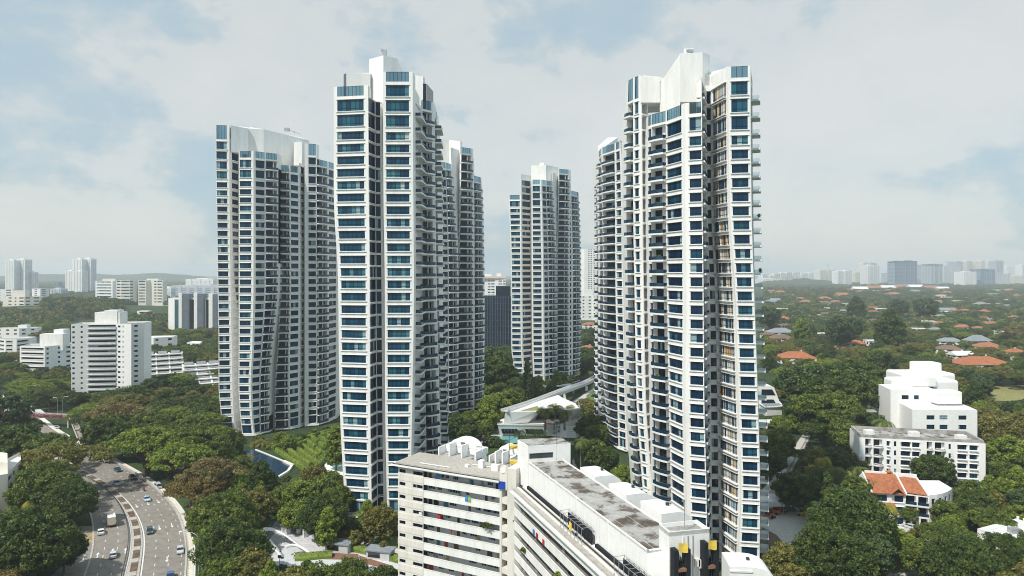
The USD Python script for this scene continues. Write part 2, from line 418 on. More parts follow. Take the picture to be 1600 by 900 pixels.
def facade(wall, col, fc, rows, zlow, ztop, kind='win', u=(.1, .9), base=.5, panes=None, depth=.35, led=.28, p=1.2, glass='window_glass', door=.72, special=None, dist=200., par=None, bow=.35, railh=1.1, grow=0.0, rm='rail_glass'):
    """rows: (z0, z1) openings from low to high"""
    def solid(z0, z1):
        if z1 - z0 > 1e-3:
            n = max(1, int((z1 - z0) / 14))
            zz = np.linspace(z0, z1, n + 1)
            for a, b in zip(zz[:-1], zz[1:]):
                wall.quad(fc.p(a, 0), fc.p(a, 1), fc.p(b, 1), fc.p(b, 0))
    if kind == 'blank':
        solid(zlow, ztop)
        return
    z = zlow
    for i, (z0, z1) in enumerate(rows):
        W = fc.width(z0)
        pr = par is not None and i == len(rows) - 1 and par
        u0, u1 = u
        if kind == 'bal' and not pr:
            z0 -= .32
            z1 += .42
        elif grow and not pr:
            z0 -= grow
            z1 += grow * .8
        solid(z, z0)
        for a, b in ((0, u0), (u1, 1)):
            if b - a > 1e-3:
                wall.quad(fc.p(z0, a), fc.p(z0, b), fc.p(z1, b), fc.p(z1, a))
        if pr:      # roof terrace screen: clear panes between thin posts, open behind
            n = max(2, int(W / 1.5))
            s = MB()
            s.quad(fc.p(z0, u0, -.1), fc.p(z0, u1, -.1), fc.p(z1, u1, -.1), fc.p(z1, u0, -.1))
            fr = MB()
            for q in np.linspace(u0, u1, n + 1):
                g = .09 / W
                fr.quad(fc.p(z0, q - g, -.05), fc.p(z0, q + g, -.05), fc.p(z1, q + g, -.05), fc.p(z1, q - g, -.05))
            fr.quad(fc.p(z1 - .14, u0, -.04), fc.p(z1 - .14, u1, -.04), fc.p(z1, u1, -.04), fc.p(z1, u0, -.04))
            col.put('terrace_screen', s, 'screen_glass', W * 400 / dist, [('frame', fr, 'dark_metal')])
            for a in (u0, u1):
                wall.quad(fc.p(z0, a, 0), fc.p(z0, a, -.5), fc.p(z1, a, -.5), fc.p(z1, a, 0))
            for a, b in ((0, u0), (u1, 1)):
                if b - a > 1e-3:
                    wall.quad(fc.p(z0, a, -.5), fc.p(z0, b, -.5), fc.p(z1, b, -.5), fc.p(z1, a, -.5))
                    wall.quad(fc.p(z1, a, -.5), fc.p(z1, b, -.5), fc.p(z1, b, 0), fc.p(z1, a, 0))
            z = z1
            continue
        dd = depth if kind != 'bal' else 1.6
        for a in (u0, u1):
            wall.quad(fc.p(z0, a, 0), fc.p(z0, a, -dd), fc.p(z1, a, -dd), fc.p(z1, a, 0))
        wall.quad(fc.p(z0, u0, 0), fc.p(z0, u1, 0), fc.p(z0, u1, -dd), fc.p(z0, u0, -dd))
        wall.quad(fc.p(z1, u0, 0), fc.p(z1, u1, 0), fc.p(z1, u1, -dd), fc.p(z1, u0, -dd))
        size = W * (z1 - z0) / dist ** 2
        if kind == 'win':
            n = panes or int(np.clip(round(W * (u1 - u0) / 1.45), 2, 9))
            tall = z1 - z0 > 3
            col.put('window', window_mesh(fc, z0, z1, u0, u1, dd, n, base + (.08 if tall else 0), True, special), glass, size)  # tall rows toned brighter in place of reflected sky
            if led:
                e = .35 / W
                ledge(wall, fc, z0 - .26, z0 - .06, max(u0 - e, 0), min(u1 + e, 1), led)
                ledge(wall, fc, z1 + .06, z1 + .18, max(u0 - e, 0), min(u1 + e, 1), led * .7)
        else:       # balcony: glazed door and a piece of wall behind, a slab and a dark glass railing in front
            um = u0 + (u1 - u0) * door
            wall.quad(fc.p(z0, um, -dd), fc.p(z0, u1, -dd), fc.p(z1, u1, -dd), fc.p(z1, um, -dd))
            col.put('window', window_mesh(fc, z0, z1, u0, um, dd, 3, base - .25, False), glass, size * .6)
            if u1 - um > .3 / W * 3:
                uq = um + (u1 - um) * .45
                col.put('window', window_mesh(fc, z0 + .2, z1 - .3, uq, u1 - (u1 - um) * .1, dd - .06, 1, base - .2, False), glass, size * .2)
            sl, ra = MB(), MB()
            e = .25 / W
            ua, ub = max(u0 - e, -.02), u1 + e
            ledge(sl, fc, z0 - .5, z0 + .02, ua, ub, p, bow, 5)
            seg = 5
            us = np.linspace(ua + e * .4, ub - e * .4, seg + 1)
            o = [p - .12 + bow * math.sin(math.pi * k / seg) for k in range(seg + 1)]
            for k in range(seg):
                ra.quad(fc.p(z0 + .04, us[k], o[k]), fc.p(z0 + .04, us[k + 1], o[k + 1]), fc.p(z0 + railh, us[k + 1], o[k + 1]), fc.p(z0 + railh, us[k], o[k]))
            GREEN.append((fc, z0, ua, ub, p, dist)) if rng.random() < .10 and p > .9 and z0 > 12 else None
            for uu, oo in ((us[0], o[0]), (us[-1], o[-1])):
                ra.quad(fc.p(z0 + .04, uu, 0), fc.p(z0 + .04, uu, oo), fc.p(z0 + railh, uu, oo), fc.p(z0 + railh, uu, 0))
            col.put('balcony', sl, 'white_wall', size, [('railing', ra, rm)])
        z = z1
    solid(z, ztop)

def tower(label, ys, corners, lobes, std, cores, group='white condominium towers', nstd=30, limit=290, extra=None):
    path = thing('condominium_tower', label, 'tower', group)
    col = Collector(path, limit)
    g0 = std - 125.6
    cf = {}
    for k, (d, xs) in corners.items():
        zs = np.array([Z(y, d) for y in ys])[::-1]
        xx = np.array([X(x, d) for x in xs])[::-1]
        from scipy.interpolate import PchipInterpolator
        f = PchipInterpolator(zs, xx)
        lo, hi = zs[0], zs[-1]
        cf[k] = (lambda z, f=f, lo=lo, hi=hi, d=d: np.array([float(f(min(max(z, lo), hi))), d]))
    for L in lobes:
        names = L['c']
        n = L.get('n', 1)
        ph = L.get('par', 3.2)
        rows = [(std - 122.9, std - 119.0)] + [(std - 4 * k - 2.46, std + .04 - 4 * k) for k in range(nstd - 1, -1, -1)]
        rows += [(std + 5.5 + 4.9 * j - 3.7, std + 5.5 + 4.9 * j) for j in range(n)]
        top = rows[-1][1] + 1.1
        zlow = std - 123.6
        wall = MB()
        has_par = ph > 0
        ztop = top + ph if has_par else top + L.get('add', 0.6)
        rws = rows + ([(top, ztop)] if has_par else [])
        for (a, b), s in zip(zip(names[:-1], names[1:]), L['s']):
            s = dict(s)
            k = s.pop('kind', 'win')
            fc = Face(cf[a], cf[b])
            if not has_par or k in ('blank',) or s.pop('nopar', False):
                facade(wall, col, fc, rows, zlow, ztop, k, dist=corners[a][0], **s)
            else:
                facade(wall, col, fc, rws, zlow, ztop, k, dist=corners[a][0], par=True, **s)
            # the recessed ground storey and the ledge above it
            ledge(wall, fc, zlow - .5, zlow, 0, 1, .9, back=-2.0)
            wall.quad(fc.p(g0 - 3, .1, -2.2), fc.p(g0 - 3, .9, -2.2), fc.p(zlow, .9, -2.2), fc.p(zlow, .1, -2.2))
            for q in (.04, .96):
                wall.quad(fc.p(g0 - 3, q - .04, -.3), fc.p(g0 - 3, q + .04, -.3), fc.p(zlow, q + .04, -.3), fc.p(zlow, q - .04, -.3))
            gl = MB()
            gl.quad(fc.p(g0 - 3, .15, -2.15), fc.p(g0 - 3, .85, -2.15), fc.p(zlow - .6, .85, -2.15), fc.p(zlow - .6, .15, -2.15), .2)
            col.put('lobby_glazing', gl, 'window_glass', 1)
        deck = top - .9 if has_par else ztop
        bd = L.get('bd', 12.0)
        A, B = cf[names[0]], cf[names[-1]]
        sh = L.get('sh', (0.0, 0.0))
        zz = np.linspace(g0 - 3, deck, 12)
        def back(z):
            a, b = A(z), B(z)
            return [a, b, b + np.array([sh[1], bd]), a + np.array([sh[0], bd])]
        for za, zb in zip(zz[:-1], zz[1:]):
            qa, qb = back(za), back(zb)
            for i, j in ((1, 2), (2, 3), (3, 0)):
                wall.quad((*qa[i], za), (*qa[j], za), (*qb[j], zb), (*qb[i], zb))
        pts = [cf[k](deck) for k in names]
        q = back(deck)
        wall.poly([(*p_, deck) for p_ in pts] + [(*q[2], deck), (*q[3], deck)])
        if has_par:
            for i, j in ((1, 2), (3, 0)):
                a, b = np.array(q[i]), np.array(q[j])
                if i == 1:
                    b = a + (b - a) * L.get('pb', .35)
                else:
                    a = b + (a - b) * L.get('pb', .35)
                wall.quad((*a, deck), (*b, deck), (*b, ztop), (*a, ztop))
        wall.build('wall', 'white_wall', path)
    for c in cores:
        m = MB()
        pts = [(X(px, d), d) for px, d, *_ in c['p']]
        tops = [Z(q[2], q[1]) for q in c['p']]
        m.prism(pts, c['z0'] if 'z0' in c else std - 4, tops if not c.get('flat') else max(tops), bottom=True)
        m.build(c.get('name', 'lift_core'), c.get('mat', 'white_wall'), path)
    if extra:
        extra(path, col)
    col.flush()
    return path

W = lambda a, b, **k: dict(kind='win', u=(a, b), **k)
B = lambda a, b, **k: dict(kind='bal', u=(a, b), **k)
K = dict(kind='blank')

def rooftop_mast(px, d, y0, y1):
    def f(path, col):
        x, z0, z1 = X(px, d), Z(y1, d), Z(y0, d)
        m = MB()
        m.tube([(x, d, z0 - 1), (x, d, z1)], .16)
        m.box((x + .7, d, z0), (1.3, 1.2, .8 * (z1 - z0)))
        m.tube([(x - .8, d, z0 + .6 * (z1 - z0)), (x + .9, d, z0 + .75 * (z1 - z0))], .1)
        m.box((x - .2, d, z1 - .8), (.9, .5, .7))
        m.build('antenna', 'steel', path)
    return f

# tower with the two broad window bays, nearest on the pond side
tower('tall white tower with two broad window bays rising beside the low slab block', [150, 297, 437, 620, 740, 805],
      dict(a0=(221, [521.5, 521.5, 528, 530.5, 536, 541]), a1=(219, [575, 576, 577.5, 578, 579.5, 581]), r1=(224.5, [586.5, 587, 588, 589, 590, 590.5]), rb=(225.2, [597.5, 598.5, 600, 601.5, 603, 604.5]),
           b0=(221, [598.5, 599, 601, 601.6, 603.5, 605]), b1=(221, [645, 645.6, 646.8, 644.3, 642, 641]), c0=(237, [658, 658.5, 657.5, 658, 658, 658]), cm=(237, [659, 659.5, 659, 664, 666, 667]), c1=(241, [678, 679, 681, 686, 690, 692]), d1=(262, [684, 685, 687, 690, 694, 696]),
           z0=(236, [519, 519, 526, 529, 535, 540])),
      [dict(c=['a0', 'a1'], s=[W(.1, .875, base=.55)], n=2, bd=14),
       dict(c=['a1', 'r1', 'rb'], s=[W(.05, .985, base=.05, led=.45, depth=.2, grow=.45), W(.02, .66, base=.05, led=.3, depth=.3, grow=.45)], n=2, par=0, add=-1.0, bd=6),  # low pane base: recess glass toned dark for the dark it reflects
       dict(c=['b0', 'b1'], s=[W(.1, .87, base=.57)], n=3, bd=16),
       dict(c=['b1', 'c0'], s=[B(.3, .9, p=1.9, base=.3, bow=.1)], n=2, par=0, bd=10),
       dict(c=['c0', 'cm', 'c1', 'd1'], s=[K, B(.04, .82, p=1.5, base=.35), B(.2, .7, p=2.4, base=.2, bow=.1)], n=2, bd=8)],
      125.4,
      [dict(p=[(577, 243, 92.5), (599, 236, 86.5), (620.5, 242, 91), (629, 256, 110), (585, 262, 92)], z0=120),
       dict(p=[(541, 236, 114), (578, 240, 114.5), (586, 250, 114), (545, 250, 114)], z0=120, name='penthouse'),
       dict(p=[(537, 240, 116), (541, 236.2, 114.5), (543, 245, 116), (538, 246, 117)], z0=121, name='penthouse_glazing', mat='navy_glass'),
       dict(p=[(645, 247, 118), (661, 247, 119.5), (664, 258, 122), (648, 258, 118)], z0=118, name='penthouse'),
       dict(p=[(661.2, 246.5, 130.5), (666.5, 246.5, 131), (666.5, 250, 131), (661.2, 250, 130.5)], z0=130, name='penthouse_glazing', mat='navy_glass'),
       dict(p=[(667, 247, 131), (677, 258, 143), (676.5, 264, 144), (667, 256, 131)], z0=136, name='penthouse_glazing', mat='navy_glass')],
      extra=rooftop_mast(598, 240, 76, 88))

# tower beyond the hedge maze
tower('broad white tower with a gently waisted flank standing behind the hedge maze', [250, 437, 545, 600, 640, 680],
      dict(A0=(337, [337, 340, 341.5, 341.5, 344.5, 349]), A1=(338, [358, 360, 362, 363, 364.5, 368]), Bi=(347, [373.3, 373.3, 373, 372.7, 374.6, 378]),
           B0=(333, [373.3, 373.3, 373, 372.7, 374.6, 378.5]), B1=(333, [396, 396, 394, 391.5, 393, 397]), C1=(337, [414.9, 414.9, 409.5, 406.6, 406.6, 408]), D1=(341, [434.8, 434.8, 425, 420.3, 420, 420]),
           Ei=(353, [437, 437.3, 434, 430, 429.5, 429.5]), E0=(345, [437, 437.3, 434, 430, 429.5, 429.5]), E1=(347, [452.5, 453.7, 452, 451.5, 452, 452.5]), F1=(352, [467, 468, 467.7, 467.5, 468, 467.5]),
           G1=(359, [476, 476, 476, 476, 476, 476]), H0=(354, [476, 476, 476, 476, 476, 476]), H1=(356, [494.7, 494.7, 495, 495.5, 495.5, 495.5]), I1=(364, [512, 512.5, 512, 511.5, 511.5, 512]), J1=(374, [526, 526, 526, 526, 525, 523])),
      [dict(c=['A0', 'A1'], s=[W(.05, .83, base=.42)], n=4, par=7, bd=12),
       dict(c=['A1', 'Bi'], s=[W(.28, .97, base=.2, led=.6)], n=4, par=0, bd=8),
       dict(c=['B0', 'B1', 'C1', 'D1'], s=[W(.06, .84, base=.45), W(.18, .92, base=.3), B(.04, .9, base=.25)], n=2, bd=14),
       dict(c=['D1', 'Ei'], s=[K], n=1, par=0, bd=6),
       dict(c=['E0', 'E1', 'F1'], s=[B(.04, .9, base=.25), W(.08, .9, base=.35)], n=1, bd=12),
       dict(c=['F1', 'G1'], s=[W(.15, .95, base=.1, led=.6)], n=2, par=0, bd=8),
       dict(c=['H0', 'H1'], s=[W(.32, .94, base=.3)], n=3, par=6, bd=12),
       dict(c=['H1', 'I1', 'J1'], s=[B(.03, .94, base=.25), W(.12, .95, base=.25)], n=2, bd=12)],
      124.6,
      [dict(p=[(361, 338.5, 195.5), (387, 346, 200.5), (392, 360, 200), (364, 352, 196)], z0=140, name='penthouse'),
       dict(p=[(386, 347, 200.3), (412, 350.5, 202), (483, 378, 219), (470, 390, 215), (392, 375, 199)], z0=110),
       dict(p=[(459, 356, 222), (471.5, 356, 221.5), (474, 372, 223), (462, 372, 223)], z0=136, name='penthouse')],
      extra=lambda path, col: (lambda m: (m.box((X(448.5, 362), 362, 155), (2.4, 2, 1.6)), m.tube([(X(452, 362), 362, 155.6), (X(468, 362), 364, 153.8)], .12), m.tube([(X(459, 362), 363, 154), (X(459, 362), 363, 155.4)], .1), m.build('antenna', 'steel', path)))(MB()))

# tower half hidden behind the two-bay tower
tower('white tower with a blade wall between its balconies half hidden by the two-bay tower', [244, 330, 414, 500, 624],
      dict(z0=(368, [684, 684, 684, 684, 684]), a0=(362, [686, 686, 686, 686, 686]), a1=(366, [696, 699, 700.6, 700.8, 701]), b1=(371, [704, 710, 715.5, 715.8, 714.5]), wi=(381, [720.6, 719, 717, 716.3, 715]),
           c0=(374, [720.6, 719, 717, 716.3, 715]), c1=(379, [738.5, 739.5, 739.8, 740, 739.5]), d1=(388, [749, 754, 755.4, 756, 754.5])),
      [dict(c=['a0', 'a1', 'b1'], s=[W(.42, .95, base=.4), B(.05, .9, base=.2)], n=2, bd=12),
       dict(c=['b1', 'wi'], s=[K], n=4, par=0, add=2.5, bd=8),
       dict(c=['c0', 'c1'], s=[B(.03, .9, base=.2, door=.7)], n=4, bd=14),
       dict(c=['c1', 'd1'], s=[B(.12, .92, base=.3)], n=1, bd=10)],
      124.3,
      [dict(p=[(682, 380, 217.5), (702, 384, 218.5), (719, 378, 221), (722, 392, 222), (690, 398, 218)], z0=100)])

# far tower with the smoothly flaring foot
tower('slender white tower with a tapering foot standing farthest behind the clubhouse', [300, 440, 540, 585, 612],
      dict(A0=(478, [794.4, 798.8, 799, 805, 810]), A1=(477, [814, 814.5, 815.5, 818.5, 821]), R1=(485, [830, 831, 832, 833, 834]), B0=(471, [830.8, 831.3, 832, 833.5, 835]), B1=(471, [846, 848.8, 849.5, 850.6, 851]),
           C1=(475, [853.7, 857.3, 858, 858.5, 859]), D1=(480, [863.5, 869, 869.3, 869.5, 869.5]), Ei=(493, [873, 870.4, 870.2, 870.2, 870.2]), E0=(486, [873, 870.4, 870.2, 870.2, 870.2]), E1=(490, [889.8, 888.5, 888.5, 889, 889.5]),
           F0=(492, [891.5, 894.5, 894.5, 894, 893.5]), F1=(503, [904, 907, 906.5, 904.5, 903])),
      [dict(c=['A0', 'A1'], s=[W(.08, .9, base=.5)], n=1, bd=14),
       dict(c=['A1', 'R1'], s=[W(.12, .9, base=.25, led=.7)], n=4, par=0, add=3, bd=10),
       dict(c=['B0', 'B1', 'C1', 'D1'], s=[W(.1, .84, base=.42), W(.2, .92, base=.3), B(.04, .92, base=.2)], n=3, bd=14),
       dict(c=['D1', 'Ei'], s=[K], n=4, par=0, add=5, bd=6),
       dict(c=['E0', 'E1', 'F0'], s=[B(.05, .92, base=.2), W(.35, .7, base=.1, led=0)], n=5, bd=12),
       dict(c=['F0', 'F1'], s=[B(.08, .92, base=.25)], n=2, bd=12)],
      124.5,
      [dict(p=[(830, 484, 258.5), (853, 482, 258), (872, 494, 261), (868, 506, 260), (834, 502, 259)], z0=120),
       dict(p=[(843, 488, 254.5), (850, 488, 254.5), (850, 494, 255), (843, 494, 255)], z0=154, name='lift_motor_room')], limit=200)

# tower behind the nearest one
tower('white tower with curved corner balconies tucked behind the nearest tower', [228, 300, 428, 568, 680, 725],
      dict(l0=(336, [933, 934, 936, 936, 939, 952]), l1=(322, [940, 941, 943, 943, 951, 954]), m1=(310, [962, 962.5, 963, 965.5, 967, 968]), n1=(305, [970, 973, 975, 978, 981, 982]), o1=(317, [982, 984, 986, 988, 990, 991])),
      [dict(c=['l0', 'l1', 'm1', 'n1', 'o1'], s=[B(.35, .9, base=.3, p=1.6), B(.06, .92, base=.3, door=.75), W(.06, .72, base=.33), W(.2, .8, base=.3)], n=2, bd=16, pb=.2)],
      124.2, [dict(p=[(934, 338, 229), (947, 331, 227), (965, 345, 215), (950, 352, 215)], z0=120)], limit=200,
      extra=lambda path, col: facade(MB(), col, Face(fix(935.2, 345), fix(934.5, 336)), [(124.2 - 4 * k - 2.15, 124.2 - 4 * k) for k in range(29, -1, -1)], 2, 128, 'bal', (.2, .7), p=1.8, base=.2, dist=336))

# nearest tower
SC = dict(kind='win', base=.3, led=.75, depth=.12, grow=.2, panes=4, glass='curtain_glass', special=True)
tower('nearest tall white tower with curved ledges round a bay of patterned curtains', [130, 305, 465, 625, 765, 850],
      dict(L0=(221, [981, 978.7, 981.6, 984.5, 993.8, 1000]), Lm=(217, [990, 990.2, 992.5, 995.5, 1005, 1011]), L1=(214, [1002, 1003.5, 1005.4, 1008.5, 1018.5, 1021.5]), M1=(216, [1013, 1012.3, 1015.3, 1018.6, 1021, 1022]),
           N0=(211, [1013, 1012.3, 1015.3, 1018.6, 1021, 1022]), N1=(209, [1018, 1017.8, 1020.3, 1023.5, 1025.5, 1027]), Nb=(204, [1040.8, 1040.8, 1042.7, 1045.3, 1048.5, 1050]), N2=(195, [1070, 1071, 1072, 1071, 1073, 1074]),
           P1=(193, [1096.5, 1097.5, 1099.2, 1100.3, 1103.7, 1105]), Q0=(203, [1101, 1103, 1106, 1107, 1108, 1109]), Q1=(203, [1113, 1113, 1120, 1123.5, 1125.5, 1127]),
           S1=(199.5, [1121, 1122, 1129.5, 1133.5, 1136, 1136.5]), S2=(195.5, [1131, 1132.5, 1141, 1146, 1148.5, 1147.5]), T0=(193, [1138, 1140, 1149, 1154, 1157.5, 1154.5]), T1=(192, [1172.5, 1173.8, 1178.5, 1184, 1187.5, 1187]), U1=(208, [1176, 1177, 1180, 1185, 1188, 1188])),
      [dict(c=['L0', 'Lm', 'L1'], s=[B(.08, .9, base=.3, p=1.3, door=.5), W(.15, .62, base=.45)], n=3, par=7, bd=10),
       dict(c=['L1', 'M1'], s=[dict(kind='bal', u=(.12, .9), p=.3, bow=0, base=.8, door=.05, railh=.1)], n=3, par=0, bd=8),
       dict(c=['N0', 'N1', 'Nb', 'N2', 'P1'], s=[W(.05, .92, base=.3, led=.1), B(.02, .97, p=1.5, base=.25, door=.5), W(.04, .81, base=.3), W(.26, .95, base=.36)], n=1, bd=8),
       dict(c=['P1', 'Q0', 'Q1'], s=[B(.1, .85, p=.7, base=.3, bow=0), W(.25, .85, base=.0, led=.1, depth=.6)], n=3, par=0, bd=6),
       dict(c=['Q1', 'S1', 'S2', 'T0'], s=[dict(SC, u=(.1, 1.)), dict(SC, u=(0., 1.)), dict(SC, u=(0., .45))], n=3, par=0, add=3.5, bd=6),
       dict(c=['T0', 'T1', 'U1'], s=[W(.13, .88, base=.45), B(.3, .62, p=2.3, base=.25, bow=.1, rm='clear_rail')], n=3, bd=10)],
      118.6,
      [dict(p=[(1062, 202, 83), (1098, 202, 82), (1109, 212, 86), (1104, 224, 87), (1066, 222, 86)], z0=130.5),
       dict(p=[(1031, 214, 131), (1062.5, 204, 84), (1068, 224, 86), (1038, 228, 128)], z0=118),
       dict(p=[(1001, 213.5, 118.5), (1031, 213.5, 120), (1037, 226, 122), (1004, 228, 118)], z0=133.2, name='penthouse'),
       dict(p=[(1098, 205, 116), (1113, 205, 116), (1136, 200, 106), (1136, 212, 108), (1100, 214, 116)], z0=118, name='penthouse'),
       dict(p=[(1068.5, 206, 76), (1084, 206, 75.5), (1084, 212, 76), (1068.5, 212, 76)], z0=145, name='lift_motor_room')],
      extra=rooftop_mast(1076, 205.9, 77, 82))
# ------------------------------------------------------------------ the low slab blocks in front
def u_at(px, a, b):
    """where the ray through pixel column px meets the plan line a-b, as a fraction"""
    k = (px - 800.0) / FPX
    dx, dy = b[0] - a[0], b[1] - a[1]
    return (k * a[1] - a[0]) / (dx - k * dy)

def lerp(a, b, t):
    return np.array(a) + (np.array(b) - np.array(a)) * t

def sub_face(a, b, u0, u1):
    p, q = lerp(a, b, u0), lerp(a, b, u1)
    return Face(lambda z: p, lambda z: q)

def gable_prism(m, p0, p1, depth_vec, zb, prof, tone=0.0):
    """profile (u, z) along p0-p1 pushed along depth_vec: a solid"""
    p0, p1, dv = map(np.array, (p0, p1, depth_vec))
    pts = [(p0 + (p1 - p0) * u, z) for u, z in prof]
    n = len(pts)
    A = [(*p, zb + z) for p, z in pts]
    Bk = [(*(p + dv), zb + z) for p, z in pts]
    for i in range(n):
        j = (i + 1) % n
        m.quad(A[i], A[j], Bk[j], Bk[i], tone)
    # the two ends, as fans from the first corner (profiles here are convex)
    for q in (A, Bk):
        for i in range(1, n - 1):
            k = len(m.v)
            m.v += [q[0], q[i], q[i + 1]]
            m.t += [tone] * 3
            m.f.append((k, k + 1, k + 2))

FL = 2.8
sa, sb = np.array([X(622, 149.4), 149.4]), np.array([X(783, 137.6), 137.6])
sdir = (sb - sa) / np.linalg.norm(sb - sa)
snor = np.array([sdir[1], -sdir[0]])
path_a = thing('apartment_slab', 'low white slab block with open corridors and laundry, its grey roof ending at the beige stair tower', 'apartment block', 'low slab blocks')
wall, cor, col = MB(), MB(), Collector(path_a, 290)
uq = u_at(661.5, sa, sb)
rows_c = [(36.2 - FL * k, 37.4 - FL * k) for k in range(13, -1, -1)]
rows_w = [(36.38 - FL * k, 37.15 - FL * k) for k in range(13, -1, -1)]
end = MB()
f0 = sub_face(sa, sb, 0, uq)
# plain end bay with a small and a wider window on every floor
for (pa, pb), nb in (((622, 645), 'a'), ((645, 661.5), 'b')):
    f = sub_face(sa, sb, u_at(pa, sa, sb), u_at(pb, sa, sb))
    wa, wb = ((624, 633.5) if nb == 'a' else (645.2, 660.5))
    A_, B_ = lerp(sa, sb, u_at(pa, sa, sb)), lerp(sa, sb, u_at(pb, sa, sb))
    facade(end, col, f, rows_w, -1, 38, 'win', (u_at(wa, A_, B_), u_at(wb, A_, B_)), base=.1, panes=3 if nb == 'a' else 5, depth=.25, led=0, dist=150)
for k in range(14):     # spandrel bands of the end bay stand a little proud, beige
    ledge(end, f0, 34.75 - FL * k, 36.05 - FL * k, 0.0, .998, .07)
end.build('wall', 'slab_beige', path_a)
fc = sub_face(sa, sb, uq, 1)
Wc = fc.width(0)
z = -1
for k, (z0, z1) in enumerate(rows_c):
    wall.quad(fc.p(z, 0), fc.p(z, 1), fc.p(z0, 1), fc.p(z0, 0))
    ledge(wall, fc, z0 - .1, z0, 0, 1, .05)
    wall.quad(fc.p(z0, 0, 0), fc.p(z0, 1, 0), fc.p(z0, 1, -.15), fc.p(z0, 0, -.15))
    cor.quad(fc.p(z0 - 1, 0, -.15), fc.p(z0 - 1, 1, -.15), fc.p(z0, 1, -.15), fc.p(z0, 0, -.15))
    cor.quad(fc.p(z0 - 1, 0, -.15), fc.p(z0 - 1, 1, -.15), fc.p(z0 - 1, 1, -1.5), fc.p(z0 - 1, 0, -1.5))
    cor.quad(fc.p(z1, 0, 0), fc.p(z1, 1, 0), fc.p(z1, 1, -1.5), fc.p(z1, 0, -1.5))
    cor.quad(fc.p(z0 - 1, 0, -1.5), fc.p(z0 - 1, 1, -1.5), fc.p(z1, 1, -1.5), fc.p(z1, 0, -1.5))
    z = z1
wall.quad(fc.p(z, 0), fc.p(z, 1), fc.p(38, 1), fc.p(38, 0))
# end and back walls
back = snor * -9.0
for a, b in ((sa, sa + back), (sa + back, sb + back), (sb + back, sb)):
    wall.quad((*a, -1), (*b, -1), (*b, 38), (*a, 38))
wall.build('wall', 'slab_white', path_a)
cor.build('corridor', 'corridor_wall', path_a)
rg = random.Random(5)
def corridor_fittings(fc, rows, path, col, W0, step=2.1, plants=None, off=-1.44):
    for z0, z1 in rows:
        u = .02
        while u < .96:
            w = rg.choice((.9, 1.1, 1.3, 1.7)) / W0
            t = rg.random()
            m = MB()
            if t < .42:
                m.quad(fc.p(z0 - .95, u, off), fc.p(z0 - .95, u + w * .7, off), fc.p(z1 - .25, u + w * .7, off), fc.p(z1 - .25, u, off), rg.choice((0, .3, .4, .5, .62, .72, .82, 1)))
                col.put('door', m, 'doors', 1)
            elif t < .9:
                n = 3
                for q in range(n):
                    m.quad(fc.p(z0 + .1, u + w * q / n + .002, off), fc.p(z0 + .1, u + w * (q + 1) / n - .002, off), fc.p(z1 - .3, u + w * (q + 1) / n - .002, off), fc.p(z1 - .3, u + w * q / n + .002, off), rg.choice((.05, .1, .3, .5, .75, .9)))
                col.put('window', m, 'window_glass', 1)
            u += step / W0 * rg.uniform(.55, 1.35)
corridor_fittings(fc, rows_c[4:], path_a, col, Wc)
col.flush()
# roof with a gutter edge, pipes and a tank room
o = 1.1
rp = [sa + snor * o - sdir * 1.2, sb + snor * o, sb - snor * 9.4, sa - snor * 9.4 - sdir * 1.2]
m = MB(); m.prism(rp, 37.95, 38.25, bottom=True); m.build('eave', 'slab_white', path_a)
rp2 = [sa + snor * .35 - sdir * .5, sb + snor * .35, sb - snor * 8.8, sa - snor * 8.8 - sdir * .5]
m = MB(); m.prism(rp2, 38.2, 38.62); m.build('roof', 'roof_gravel', path_a)
m = MB(); a_, b_ = sa + snor * .75 - sdir * .9, sb + snor * .75
m.tube([(*a_, 38.36), (*b_, 38.36)], .11); m.build('gutter', 'dark_metal', path_a)
m = MB()
for s, off_ in ((.2, .9), (.62, -4.2)):
    p_, q_ = sa + (sb - sa) * s - snor * (1.0 - off_ * 0) + snor * min(off_, 0), sa + (sb - sa) * (s + .3) - snor * 1.0 + snor * min(off_, 0)
    m.tube([(*p_, 38.8), (*q_, 38.8)], .1)
m.build('roof_pipe', 'slab_white', path_a)
for s, dd, sz in ((.72, -4.6, (1.1, 1.1, 1.6)), (.86, -4.2, (1.6, 1.1, 1.2)), (.6, -3.8, (.8, .8, .5))):
    p_ = sa + (sb - sa) * s + snor * dd
    m = MB(); m.box((*p_, 38.6), sz, math.atan2(sdir[1], sdir[0])); m.build('vent_box', 'slab_white', path_a)

# laundry, plants and flags along the corridors: each is its own thing
def hang(name, label, cat, fc, px, a, b, ztop, w, h, mat_, off=.06, group=None):
    u = u_at(px, a, b)
    W_ = np.linalg.norm(np.array(b) - np.array(a)) * 1.0
    f = sub_face(a, b, u, u + w / W_)
    m = MB()
    n = 4
    for i in range(n):
        o0, o1 = off + .05 * math.sin(i * 2.2), off + .05 * math.sin((i + 1) * 2.2)
        m.quad(f.p(ztop - h, i / n, o0 + .03), f.p(ztop - h, (i + 1) / n, o1 + .03), f.p(ztop, (i + 1) / n, o1), f.p(ztop, i / n, o0))
        m.quad(f.p(ztop - h, i / n, o0), f.p(ztop - h, (i + 1) / n, o1), f.p(ztop, (i + 1) / n, o1 - .03), f.p(ztop, i / n, o0 - .03))
    m.build(name, mat_, '/World', label, cat, group)
hang('banner', 'small blue banner hung over a white corridor parapet beside a pale green one', 'banner', fc, 727, sa, sb, 33.8, .65, 1.15, 'blue_cloth')
hang('banner', 'pale green banner hung over a white corridor parapet beside a blue one', 'banner', fc, 732, sa, sb, 33.75, .6, 1.1, 'green_cloth')
hang('curtain', 'bright blue curtain across a top floor corridor opening', 'curtain', fc, 681, sa, sb, 37.3, .85, 1.05, 'blue_cloth', -.35)
